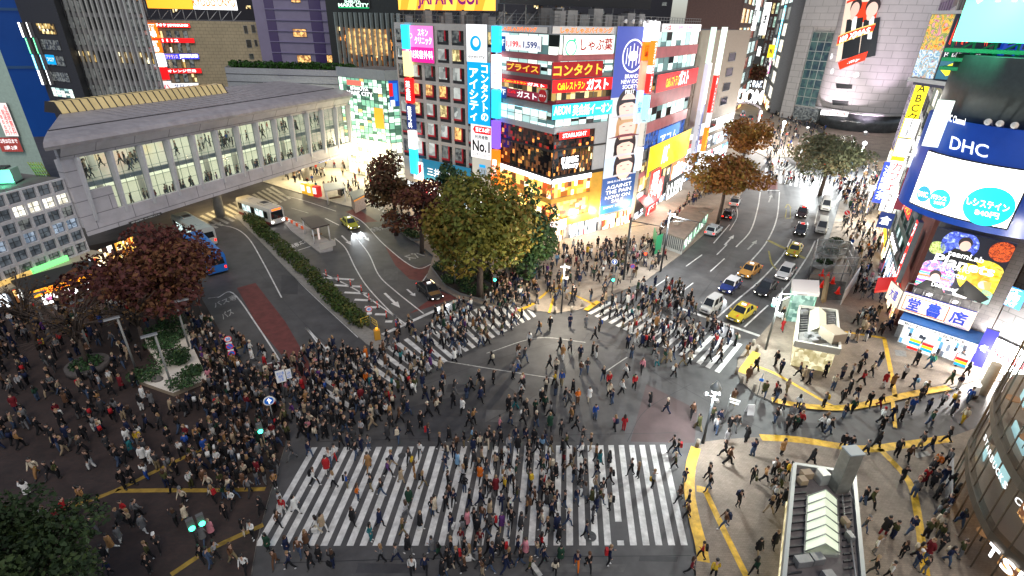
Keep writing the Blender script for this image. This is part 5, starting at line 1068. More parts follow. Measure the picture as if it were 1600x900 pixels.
sign('shop_sign','red and white striped vertical sign on the terracotta building',p1,(.4,1.4,5,12),E_R2,[('ラーメン',(.15,.05,.85,.95),E_WS,.02,True)],d=.4,th=.5)
sign('shop_sign','white brush writing on the red terracotta building',p1,(1.7,3.6,6,10.5),TERR,[('丸亀',(.1,.05,.9,.95),E_WS,.03,True)],d=.15,th=.1)
for i in range(4):
    pr=p2.at(p2.L*(.1+.25*i),16,1.2); mb=MB(); mb.cyl(pr[0],pr[1],pr[2],pr[2]+.12,.55,E_WS,14); mb.tube([p2.at(p2.L*(.1+.25*i),16.3,0),(pr[0],pr[1],pr[2]+.2)],.05,STEEL,6); tag(rebase(mb.build('disc_lamp')),['first','second','third','fourth'][i]+' round white lamp from the left above the green neon sign','lamp',group='round lamps over the green neon sign')
sign('shop_sign','yellow shop sign over the crowd at the foot of the right row',p3,(.3,p3.L-.3,3.2,4.4),E_Y,[('ドラッグ',(.1,.15,.9,.85),E_R)],d=.3)
mb=MB(); p=Pl(G(1365,455),G(1408,462)); 
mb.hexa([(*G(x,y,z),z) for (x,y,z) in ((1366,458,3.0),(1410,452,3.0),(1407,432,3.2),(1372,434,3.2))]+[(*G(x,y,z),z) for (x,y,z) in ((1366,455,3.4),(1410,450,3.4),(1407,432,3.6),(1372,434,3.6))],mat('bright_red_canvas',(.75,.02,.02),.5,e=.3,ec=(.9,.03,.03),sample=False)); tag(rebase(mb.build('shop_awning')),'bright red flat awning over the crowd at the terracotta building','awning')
# ---------------------------------------------------------------- curved screen building with the bookshop
BKA,BKB=G(1404,530),G(1515,568); PB=Pl(BKA,BKB)
dh=thing('screen_building','curved corner building with a giant white screen, a planet poster and a bookshop below','building',(*PB.at(3,0,-6)[:2],0))
RC_=8.4; mid_=PB.at(PB.L/2-.1,0,-6.9); CD=Cy((mid_[0],mid_[1]),RC_)
GREYT=brick('grey_tile',(.16,.15,.15),(.14,.13,.13),(.08,.08,.08),1.2,2,noise=.12,wall=PB.u)
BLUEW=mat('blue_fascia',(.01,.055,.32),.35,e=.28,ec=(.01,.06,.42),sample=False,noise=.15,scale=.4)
z_s0=CD.px(1510,348)[1]; z_s1=CD.px(1525,250)[1]; z_b1=CD.px(1500,190)[1]; z_d1=CD.px(1560,90)[1]
print('DHC',z_s0,z_s1,z_b1,z_d1,PB.L)
ncy=64
mb=MB(); mb.tube([(CD.C[0],CD.C[1],z_b1),(CD.C[0],CD.C[1],z_d1)],[RC_-.5]*2,mat('dark_drum',(.045,.06,.06),.5,noise=.15),ncy); mb.build('upper_drum',dh)
mb=MB(); mb.prism([PB.at(-.5,0,0)[:2],PB.at(PB.L+.3,0,0)[:2],PB.at(PB.L+.3,0,-11)[:2],PB.at(-.5,0,-11)[:2]],0,z_s0-.4,GREYT); mb.build('wall',dh)
mb=MB(); mb.tube([(CD.C[0],CD.C[1],z_s0-.5),(CD.C[0],CD.C[1],z_b1)],[RC_]*2,BLUEW,ncy); mb.build('blue_fascia',dh)
def arc(mb,cy,u0,u1,z0,z1,d,m,n=20):
    for i in range(n):
        a=u0+(u1-u0)*i/n; b=u0+(u1-u0)*(i+1)/n; mb.face([cy.at(a,z0,d),cy.at(b,z0,d),cy.at(b,z1,d),cy.at(a,z1,d)],m)
def arcbox(mb,cy,u0,u1,z0,z1,d0,d1,m,n=20):
    arc(mb,cy,u0,u1,z0,z1,d1,m,n)
    for i in range(n):
        a=u0+(u1-u0)*i/n; b=u0+(u1-u0)*(i+1)/n
        mb.face([cy.at(a,z0,d0),cy.at(b,z0,d0),cy.at(b,z0,d1),cy.at(a,z0,d1)],m); mb.face([cy.at(a,z1,d1),cy.at(b,z1,d1),cy.at(b,z1,d0),cy.at(a,z1,d0)],m)
    for a in (u0,u1): mb.face([cy.at(a,z0,d0),cy.at(a,z0,d1),cy.at(a,z1,d1),cy.at(a,z1,d0)],m)
ul,ur=CD.px(1440,275)[0],CD.px(1592,320)[0]
SCR=paint('screen_white',(255,253,250),3.0,True)
mb=MB(); arcbox(mb,CD,ul,ur,z_s0+.15,z_s1-.1,.0,.28,BLACKP); arc(mb,CD,ul+.12,ur-.12,z_s0+.3,z_s1-.2,.3,SCR); o=rebase(mb.build('led_screen')); tag(o,'giant curved white screen with turquoise circles on the blue fascia','screen')
mb=MB(); TQ=paint('turq',(30,195,215),1.3); DB=paint('deepturq',(10,140,200),1.1)
cdisc=lambda mb,x,y,r,m,d: curved_disc(mb,CD,*CD.px(x,y),r,r,m,d+.08)
cdisc(mb,1448,303,.78,DB,.28); cdisc(mb,1472,311,.95,TQ,.28); cdisc(mb,1545,322,1.75,TQ,.26)
ctext(mb,CD,'DHC',[(1442,298),(1456,301),(1455,309),(1441,306)],E_WS,.42); ctext(mb,CD,'バランス',[(1461,302),(1484,307),(1483,314),(1460,310)],E_WS,.42); ctext(mb,CD,'240円',[(1465,313),(1481,316),(1480,321),(1464,318)],E_WS,.42)
ctext(mb,CD,'L-システイン',[(1515,306),(1578,319),(1576,330),(1514,318)],E_WS,.42,.005); ctext(mb,CD,'840円',[(1526,325),(1562,332),(1560,341),(1525,334)],E_WS,.42,.005)
for k in range(9): 
    x=1476+k*6; y=272+k*2.2; cpatch(mb,CD,[(x,y-1.5+(k%3)),(x+8,y+.5+(k%3)),(x+9,y+2.2+(k%3)),(x+1,y+.6+(k%3))],paint('scr_red',(220,120,130),1.5),.36,2)
mb.build('screen_picture',o)
mb=MB(); ctext(mb,CD,'DHC',[(1488,212),(1546,227),(1543,247),(1484,232)],paint('pale_blue_t',(225,235,250),1.2),.06,.01); o=rebase(mb.build('fascia_lettering')); tag(o,'large pale capitals on the blue fascia above the white screen','lettering')
mb=MB(); ctext(mb,CD,'DHC Channel',[(1480,177),(1510,185),(1508,196),(1478,188)],E_W,.06,.01); o=rebase(mb.build('fascia_lettering')); tag(o,'small white writing on the upper left of the blue fascia','lettering')
for k,x in enumerate((1552,1570,1592)):
    mb=MB(); u,z=CD.px(x,188); mb.tube([CD.at(u,z_b1-.1,-.4),CD.at(u,z_b1+.5,.2),CD.at(u,z_b1+.5,.7)],.07,STEEL,6); mb.ball(CD.at(u,z_b1+.45,.8),.28,WHITEP,8,6); tag(rebase(mb.build('spotlight')),['leftmost','middle','rightmost'][k]+' white spotlight on the rim of the blue fascia','spotlight',group='spotlights on the blue fascia')
# green framed screen high up, on a rooftop frame
PGs=Pl(PB.at(-1.0,0,-3.5)[:2],PB.at(9,0,-3.5)[:2]); r_=PGs.rc(1541,-80,1700,71)
o=sign('green_screen','huge pale green lit billboard at the top right with white kana',PGs,r_,paint('mintscreen',(120,240,205),1.5,True),[('サロンパス',(.02,.42,.98,.8),E_WS,.03)],d=0,th=.5,cat='billboard')
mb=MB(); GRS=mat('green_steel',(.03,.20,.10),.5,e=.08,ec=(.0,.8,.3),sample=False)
for k in range(3): mb.pbox(PGs,r_[0]-.3,r_[1],r_[2]-.9-k*.8,r_[2]-.6-k*.8,-2,.8-k*.2,GRS)
for k in range(8): u=r_[0]+k*1.6; mb.tube([PGs.at(u,z_d1-.3,-1),PGs.at(u,r_[2],-.3)],.12,GRS,6); mb.tube([PGs.at(u,z_d1,-1),PGs.at(u+1.6,r_[2],-.3)],.08,GRS,6)
mb.build('support_frame',o)
gl2=bpy.data.lights.new('green_floodlight','SPOT'); gl2.energy=1500; gl2.color=(.1,1,.5); gl2.spot_size=2.0; gl2.shadow_soft_size=.4; go=bpy.data.objects.new('green_floodlight',gl2); COL.objects.link(go); go.location=PGs.at(r_[0]+3,r_[2]+3,3.5); go.rotation_euler=(Vector(PGs.at(r_[0]+3,z_d1,-2))-Vector(go.location)).to_track_quat('-Z','Y').to_euler()
# colourful roof billboard with blue frame
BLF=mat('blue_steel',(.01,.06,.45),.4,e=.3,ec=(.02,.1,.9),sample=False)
pcA=BR(1457,130,73); pcB=BR(1512,140,70); PC=Pl(pcA,pcB)
def collage(key,cols,scale,e=.75):
    m=mat(key,(.2,.2,.2),.5,sample=False); nt=m.node_tree; b=nt.nodes['Principled BSDF']; tc=nt.nodes.new('ShaderNodeTexCoord'); nz=nt.nodes.new('ShaderNodeTexNoise'); nz.inputs['Scale'].default_value=scale; nz.inputs['Detail'].default_value=3; nz.inputs['Distortion'].default_value=1.6
    rp=nt.nodes.new('ShaderNodeValToRGB'); el=rp.color_ramp.elements
    for i,c in enumerate(cols):
        x=.3+.4*i/(len(cols)-1)
        if i<2: el[i].position=x; el[i].color=(*c,1)
        else: q=el.new(x); q.color=(*c,1)
    nt.links.new(tc.outputs['Object'],nz.inputs['Vector']); nt.links.new(nz.outputs['Fac'],rp.inputs[0]); nt.links.new(rp.outputs[0],b.inputs['Emission Color']); nt.links.new(rp.outputs[0],b.inputs['Base Color']); b.inputs['Emission Strength'].default_value=e; return m
def colour(m2,R_,D,P):
    R_(m2,.38,.0,1,1,paint('cb_dark',(25,35,50),.5))
    for k in range(18): P(m2,[(.42+k*.03,.60+random.uniform(-.05,.12)),(.435+k*.03,.9+random.uniform(-.05,.05)),(.45+k*.03,.58+random.uniform(-.05,.1))],paint('cb_red',(230,60,40),1.0),.02)
    R_(m2,0.01,.45,.37,.99,collage('comic_warm',[(.5,.06,.02),(.8,.25,.03),(.75,.5,.1),(.12,.25,.06),(.8,.35,.4),(.25,.04,.1)],1.3),.016); R_(m2,0.01,.01,.37,.45,collage('comic_cool',[(.05,.12,.4),(.3,.5,.8),(.75,.75,.7),(.1,.3,.45),(.6,.45,.25),(.15,.08,.3)],1.3),.016)
    P(m2,[(.4,.02),(.4,.32),(.8,.34),(.8,.04)],paint('cb_teal',(50,110,130),.6),.02); P(m2,[(.42,.18),(.62,.3),(.72,.16),(.55,.08)],paint('cb_y',(255,230,50),1.0),.03)
sign('colour_billboard','tall colourful comic-like billboard with jagged red strokes in a blue lit frame',PC,PC.rc(1462,22,1530,133),paint('cb_base',(120,120,110),.4),[('ドル箱・攻略',(.42,.36,.95,.44),E_W1)],d=.05,th=.4,cat='billboard',extra=colour)
o=SIGNS[-1]; mb=MB(); ru=PC.rc(1462,22,1530,133); w=ru[1]-ru[0]; r=RIGHT(PC)
e0=ru[1] if r else ru[0]; sgn=1 if r else -1
for k in range(3): mb.pbox(PC,*sorted((e0,e0+sgn*.3)),ru[2]-1,ru[3]+.4,-1-k*1.6,-.6-k*1.6,BLF)
for k in range(6): z=ru[2]+(ru[3]-ru[2])*k/6; mb.tube([PC.at(e0+sgn*.15,z,0),PC.at(e0+sgn*.15,z+(ru[3]-ru[2])/6,-4)],.1,BLF,6); mb.tube([PC.at(e0+sgn*.15,z,0),PC.at(e0+sgn*.15,z,-4)],.1,BLF,6)
mb.pbox(PC,ru[0],ru[1],ru[3],ru[3]+.3,-4,.5,WHITEP); mb.pbox(PC,ru[0],ru[1],ru[2]-.4,ru[2]-.02,-.3,.7,WHITEP); mb.build('lit_frame',o)
t_=thing('billboard_block','dark rooftop block that carries the colourful billboard','roof block',(*PC.at(2,0,-3)[:2],0)); body(t_,[PC.at(ru[0],0,-.1)[:2],PC.at(ru[1],0,-.1)[:2],PC.at(ru[1],0,-4.5)[:2],PC.at(ru[0],0,-4.5)[:2]],24.6,ru[3]-.2,mat('blue_grey_wall',(.07,.08,.14),.6,noise=.2))
side('striped rainbow neon sign under the colourful billboard',69,1486,142,1500,166,paint('rain',(120,180,255),1.8),'夢',E_R,w=1.3)
side('tall white illustrated sign left of the blue fascia',66,1454,155,1478,230,paint('ill',(225,235,230),1.0),'',E_BK,w=1.3)
# planet poster
PPo=Pl(PB.at(-.6,0,.7)[:2],PB.at(PB.L+.2,0,.7)[:2])
rp=(PPo.px(1441,415)[0],PPo.px(1562,440)[0],PPo.px(1500,463)[1],PPo.px(1515,364)[1])
def planets(m2,R_,D,P):
    D(m2,.36,.80,.24,collage('pl_blue',[(.01,.02,.15),(.04,.07,.5),(.1,.16,.7),(.5,.6,.9)],2.2,.7)); D(m2,.88,.84,.16,collage('pl_red',[(.05,.005,.0),(.3,.03,.01),(.7,.12,.02),(.1,.01,.01)],4,.7))
    D(m2,.10,.68,.11,collage('pl_lime',[(.05,.06,.03),(.3,.4,.05),(.6,.7,.3),(.1,.1,.1)],5,.7)); D(m2,.78,.38,.30,collage('pl_yel',[(.45,.25,.01),(.65,.5,.01),(.75,.68,.1),(.4,.15,.01)],1.2,.7)); D(m2,.74,.4,.16,collage('pl_or',[(.6,.2,.01),(.75,.35,.02),(.8,.5,.1)],1.5,.7),.016); D(m2,.2,.22,.28,collage('pl_vi',[(.08,.03,.4),(.15,.3,.7),(.6,.1,.4),(.7,.7,.8),(.1,.05,.3)],2.0,.7)); 
    for k in range(7): P(m2,[(-.0,.30-k*.045),(.42,.33-k*.05),(.42,.31-k*.05),(.0,.27-k*.045)],paint('pl_s%d'%k,((220,80,160),(90,220,230),(240,120,60),(240,240,250),(120,70,220),(70,200,160),(240,90,120))[k],.8),.018)
    D(m2,.9,.1,.13,collage('pl_teal',[(.05,.2,.2),(.3,.6,.5),(.1,.3,.3)],6,.7)); D(m2,.62,.05,.1,E_W1,.02)
    for cx,cy,s in ((.42,.72,1),(.22,.12,.9)): 
        P(m2,[(cx-.24*s,cy-.16),(cx-.1*s,cy+.02),(cx+.1*s,cy+.02),(cx+.26*s,cy-.16)],E_BK,.022); D(m2,cx,cy+.13,.088*s,HAIRP,.023,sy=1.1); D(m2,cx+.01,cy+.085,.07*s,SKIN,.026,sy=1.2)
    P(m2,[(.55,.05),(.62,.3),(.78,.22),(.98,.1),(.9,.0)],E_BK,.022); D(m2,.84,.29,.07,SKIN,.024); P(m2,[(.82,.34),(.92,.36),(.94,.24),(.88,.22)],paint('pl_blond',(200,160,90),.6),.026)
sign('planet_poster','square lit poster with coloured planets, three figures and white writing under the white screen',PPo,rp,paint('pl_night',(22,24,40),.5),[('teamLab',(.26,.61,.72,.70),E_W,.01),('Planets',(.12,.44,.90,.60),E_W,.02),('TOKYO',(.34,.40,.62,.45),E_W1),('TOYOSU',(.34,.29,.60,.35),E_W,.01),('DMM.com',(.22,.06,.55,.13),E_W,.01)],d=.05,th=.25,cat='poster',extra=planets)
# bookshop sign, roof, shop
zsg0=PB.px(1512,508)[1]
rsn=(PB.px(1408,470,.8)[0],PB.px(1522,500,.8)[0],PB.px(1505,513,.8)[1],PB.px(1460,468,.8)[1])
def redline(m2,R_,D,P):
    for (a,b,c,d_) in ((.05,.86,.66,.9),(.05,.08,.66,.12),(.645,.1,.66,.88),(.04,.1,.05,.88)): R_(m2,a,b,c,d_,E_DR)
SGB=paint('beige_sign',(225,205,180),.65)
sign('bookshop_sign','beige bookshop sign with three blue characters in a red outline',PB,rsn,SGB,[('堂',(.10,.14,.28,.84),paint('royal',(35,60,165),.5),.03),('書',(.38,.12,.57,.86),paint('royal',(35,60,165),.5),.03),('店',(.70,.14,.92,.84),paint('royal',(35,60,165),.5),.03),('BOOKS TAISEIDO',(.66,.02,.96,.09),paint('royal',(35,60,165),.5))],th=.3,d=.75,side=paint('royal',(35,60,165),.3),extra=redline)
pe=Pl(PB.at(rsn[0],0,1.0)[:2],PB.at(rsn[0]-1.6,0,-1.2)[:2])
sign('bookshop_sign','beige end of the bookshop sign turning round the corner with a blue flourish',pe,(0.02,2.6,rsn[2],rsn[3]),SGB,[('大盛',(.2,.25,.8,.8),paint('royal',(35,60,165),.5))],th=.15,d=0)
mb=MB(); BLR=mat('blue_sheet_roof',(.03,.12,.36),.5,noise=.1); zr0=rsn[2]
mb.hexa([PB.at(-.4,3.1,2.0),PB.at(PB.L+.3,3.1,2.0),PB.at(PB.L+.3,3.1,-.9),PB.at(-.4,3.1,-.9),PB.at(-.4,3.25,2.0),PB.at(PB.L+.3,3.25,2.0),PB.at(PB.L+.3,zr0-.03,-.9),PB.at(-.4,zr0-.03,-.9)],BLR); mb.build('shop_roof',dh)
mb=MB(); mb.pbox(PB,-.4,PB.L+.3,2.62,3.08,1.85,1.97,E_W1); letters(mb,PB,'駅のおにいさん@渋谷宝くじ',.1,PB.L-.1,2.68,3.02,1.99,E_BK); mb.build('shop_header',dh)
strip(dh,PB,(.1,PB.L-.1,.15,2.6),5,W_SHOPC,1,WHITEP,.1,d=.9)
for k in range(3):
    mb=MB(); u=[1.0,2.1,5.0][k]; mb.pbox(PB,u,u+1.0,KH,1.5,1.3,1.9,mat('rack_white',(.6,.6,.6),.5)); 
    for j in range(4): mb.pbox(PB,u+.05,u+.95,.3+j*.3,.52+j*.3,1.9,1.94,[E_R,E_W1,E_LB,E_Y][(j+k)%4])
    tag(rebase(mb.build('magazine_rack')),['left','middle','right'][k]+' white magazine rack outside the bookshop','rack',group='magazine racks outside the bookshop')
mb=MB()
for k in range(9): u=rsn[0]+(rsn[1]-rsn[0])*k/8; mb.tube([PB.at(u,rsn[3],.85),PB.at(u,rsn[3]+.8,.4)],.05,STEEL,6)
mb.tube([PB.at(rsn[0],rsn[3]+.8,.4),PB.at(rsn[1],rsn[3]+.8,.4)],.07,STEEL,6); mb.build('catwalk_rail',dh)
# building to the right of the bookshop with blue neon
PR2=Pl(PB.at(PB.L+.4,0,-1)[:2],PB.at(PB.L+9,0,3)[:2])
ng_=thing('grey_panel_building','plain grey panelled building right of the bookshop with a blue vertical sign','building',(*PR2.at(4,0,-5)[:2],0)); body(ng_,[PR2.at(0,0,0)[:2],PR2.at(PR2.L,0,0)[:2],PR2.at(PR2.L,0,-10)[:2],PR2.at(0,0,-10)[:2]],0,20,brick('grey_big_tile',(.17,.165,.17),(.155,.15,.155),(.09,.09,.09),.5,1.4,noise=.1,wall=PR2.u))
sign('vertical_sign','blue and white vertical sign on the grey panelled building',PR2,PR2.rc(1573,440,1599,484),paint('bluev',(60,150,235),1.0),[('新築駅前',(.15,.05,.85,.95),E_W,.02,True)],d=.4)
sign('store_front_sign','bright white and violet shop front right of the bookshop',PR2,(.6,4.6,.3,3.4),E_WS,[('SALE',(.1,.4,.9,.7),E_R)],d=.2)
side('tall blue violet banner leaning at the bright shop front right of the bookshop',62.5,1530,510,1548,575,paint('bv',(60,60,170),.8),'冬',E_W,w=1.0)
column_pos=G(1533,616)
mb=MB(); mb.cyl(*column_pos,KH,3.4,.42,mat('beige_column',(.42,.36,.28),.6,noise=.1),20); tag(rebase(mb.build('round_column')),'beige round column by the glass facade right of the bookshop','column')
mb=MB(); cx_,cy_=G(1519,622); mb.cyl(cx_,cy_,KH,.5,.35,BLACKP,14); mb.cyl(cx_,cy_,.5,1.3,.3,paint('checker',(190,190,190),.2),12,.22); mb.ball((cx_,cy_,1.45),.24,E_W1,10,8); tag(rebase(mb.build('shop_figure')),'grey checked ornament on a black stand beside the round column','ornament')
# ---------------------------------------------------------------- curved glass facade at the lower right
qpts=[G(1512,700),G(1492,735),G(1487,772),G(1491,815),G(1508,868),G(1540,915)]
qc=curve([(x+0.0,y) for x,y in qpts]+[(qpts[-1][0]+1.2,qpts[-1][1]-5)],2)
qf=thing('glass_facade','curved dark glass facade with white glowing capitals at the lower right','building',(48,24,0))
QG=mat('facade_glass',(.05,.06,.06),.04,alpha=.14,spec=.8); BRZ=mat('bronze_mullion',(.16,.13,.10),.35,.7); BRB=mat('bronze_beam',(.10,.085,.07),.4,.5)
HQ=33; FL=[.12,3.3,7.4,12.8,17,21.2,25.4,29.6,HQ]
mb=MB()
for a,b in zip(qc,qc[1:]): mb.face([(*a,.15),(*b,.15),(*b,HQ),(*a,HQ)],QG,True)
mb.build('glazing',qf)
for a in qc[::1]:
    mb=MB(); mb.box((a[0]-.05,a[1],HQ/2),(.07,.06,HQ-.2),BRZ); mb.build('mullion',qf)
inn=[(x+.35,y) for x,y in qc]
for z in FL[1:]:
    mb=MB()
    for a,b in zip(qc,qc[1:]): mb.hexa([(a[0]-.2,a[1],z-.5),(b[0]-.2,b[1],z-.5),(b[0]+.3,b[1],z-.5),(a[0]+.3,a[1],z-.5),(a[0]-.2,a[1],z+.1),(b[0]-.2,b[1],z+.1),(b[0]+.3,b[1],z+.1),(a[0]+.3,a[1],z+.1)],BRB)
    mb.build('floor_beam',qf)
    mb=MB(); mb.prism(inn+[(70,inn[-1][1]),(70,inn[0][1])],z-.45,z-.1,mat('interior_slab',(.28,.24,.2),.6)); mb.build('floor_slab',qf)
mb=MB(); mb.prism([(inn[0][0]+9,inn[0][1]+2),(70,inn[0][1]+2),(70,inn[-1][1]-2),(inn[0][0]+3,inn[-1][1]-2)],.12,HQ,mat('interior_core',(.30,.22,.15),.6,noise=.3,scale=.5,e=.7,ec=(1,.62,.28),sample=False)); mb.build('inner_core',qf)  # core wall itself glows warm, standing in for interior lamplight
random.seed(5)
for f in range(0,6):
    for k in range(3):
        a=qc[2+k*4]; mb=MB(); z=FL[f+1]-.62; mb.box((a[0]+1.8,a[1]+random.uniform(-.6,.6),z),(1.9,.5,.06),paint('tube_lamp',(255,215,160),2.2,True)); mb.build('ceiling_lamp',qf)
pass 
pass

for i,(l,px0,px1,D,h) in enumerate((('added dark backdrop block behind the beige building',(405,20),(470,20),250,72),('added wide dark backdrop block behind the corner building',(640,10),(860,10),270,80),('added dark backdrop block behind the tan office',(850,10),(1050,10),260,76),('added dark backdrop block at the right behind the louvred building',(1395,10),(1560,10),260,80),('added dark backdrop block behind the violet tower',(480,10),(660,10),300,84),('added dark backdrop block behind the billboard of the beige building',(220,10),(420,10),290,78))):
    p,poly=quadb(px0,px1,D,D,14); t=thing('sky_backdrop',l,'building',(*p.at(p.L/2,0,-7)[:2],0)); body(t,poly,0,h,mat('backdrop_dark',(.035,.035,.045),.7,noise=.2))  # dark blocks added to cover the too bright sky above the roofs
    rd=random.Random(i)
    for k in range(14): u=rd.uniform(2,p.L-4); z=rd.uniform(24,52); strip(t,p,(u,u+2,z,z+1.4),2,rd.choice([W_DIM,W_YEL,W_COOL,W_DIM]),1,FRD,d=.05)
    strip(t,p,(1,p.L-1,h-2,h-1),2,W_DIM,1,FRD,d=.05)

for k,(i,z0,z1) in enumerate(((3,.6,3.8),(5,4.6,7.9),(6,4.6,7.9),(7,8.9,12.2),(4,8.9,12.2))):
    a,b=qc[i],qc[i+1]; mb=MB(); mb.hexa([(a[0]+.9,a[1],z0),(b[0]+.9,b[1],z0),(b[0]+1.0,b[1],z0),(a[0]+1.0,a[1],z0),(a[0]+.9,a[1],z1),(b[0]+.9,b[1],z1),(b[0]+1.0,b[1],z1),(a[0]+1.0,a[1],z1)],paint('cool_panel',(150,190,195),.7)); mb.build('light_panel',qf)
rd=random.Random(8); WOODQ=mat('table_wood',(.22,.12,.06),.5,e=.12,ec=(1,.5,.2),sample=False)  # tables carry an orange glow for the lamplight falling on them
for f in range(6):
    for k in range(7):
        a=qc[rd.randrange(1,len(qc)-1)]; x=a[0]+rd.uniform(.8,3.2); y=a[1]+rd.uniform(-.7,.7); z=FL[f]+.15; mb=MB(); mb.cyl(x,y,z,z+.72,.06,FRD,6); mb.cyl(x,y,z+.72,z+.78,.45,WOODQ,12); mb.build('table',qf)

for k,(i,dx_,z0,z1,w) in enumerate(((2,1.6,4.2,6.6,1),(4,2.2,.5,2.8,1),(6,2.0,.5,2.8,1),(8,1.5,4.0,6.8,1),(3,2.4,8.4,11.2,1),(6,2.0,8.4,11.0,1),(9,1.4,.5,2.8,1),(8,2.2,12.2,15,1))):  # added glowing panels to warm the interior behind the glass
    if i+1>=len(qc): continue
    a,b=qc[i],qc[i+1]; mb=MB(); mb.hexa([(a[0]+dx_,a[1],z0),(b[0]+dx_,b[1],z0),(b[0]+dx_+.1,b[1],z0),(a[0]+dx_+.1,a[1],z0),(a[0]+dx_,a[1],z1),(b[0]+dx_,b[1],z1),(b[0]+dx_+.1,b[1],z1),(a[0]+dx_+.1,a[1],z1)],litwin('amber_glow',(1,.55,.18),(.12,.04,.012),1.3,1.6)); mb.build('warm_glow_panel',qf)
# ================================================================ VEHICLES
TYRE=mat('tyre',(.015,.015,.015),.8); RIM=mat('rim',(.45,.45,.46),.3,.8); HL=paint('headlamp',(255,250,235),22.0); HLO=mat('headlamp_off',(.6,.6,.6),.1); TL=paint('taillamp',(255,30,15),3.0); CGL=mat('car_glass',(.012,.015,.018),.06,spec=.8); PLATE=mat('plate',(.6,.6,.58),.5); CHR=mat('chrome',(.5,.5,.52),.2,.9)
def wheel(root,x,y,r,w=.2):
    s=1 if y>0 else -1; mb=MB(); mb.tube([(x,y-w/2,r),(x,y+w/2,r)],[r,r],TYRE,14); o=mb.build('wheel',root); mb=MB(); mb.tube([(x,y+s*w*.4,r),(x,y+s*w*.56,r)],[r*.62,r*.5],RIM,10); mb.build('rim',o)
def loft(mb,st,m,n=5):
    """st: (x,halfwidth,zbottom,ztop,inset) cross sections along x"""
    rings=[]
    for x,w,zb,zt,i in st:
        c=min(.16,(zt-zb)*.3); rings.append([(x,-w+i*.3,zb),(x,-w,zb+c),(x,-w,zt-c*1.3),(x,-w+i,zt),(x,w-i,zt),(x,w,zt-c*1.3),(x,w,zb+c),(x,w-i*.3,zb)])
    vs=[p for r in rings for p in r]; fs=[]; k=8
    for a in range(len(rings)-1):
        for q in range(k): r=(q+1)%k; fs.append((a*k+q,a*k+r,(a+1)*k+r,(a+1)*k+q))
    fs.append(tuple(range(k))); fs.append(tuple(range((len(rings)-1)*k+k-1,(len(rings)-1)*k-1,-1))); mb.mesh(vs,fs,m,False)
CARS={'sedan':(4.6,1.7,1.48,.9,[-.32,.0,1.0,1.42],.86),'hatch':(4.2,1.72,1.5,.92,[-2.0,-1.55,.25,1.05],.9),'mini':(3.8,1.7,1.42,.92,[-1.85,-1.5,.25,.75],.92),'kei':(3.4,1.48,1.78,1.0,[-1.66,-1.5,.5,1.1],1.0),'van':(4.8,1.7,2.0,1.05,[-2.36,-2.2,1.15,1.9],1.05)}
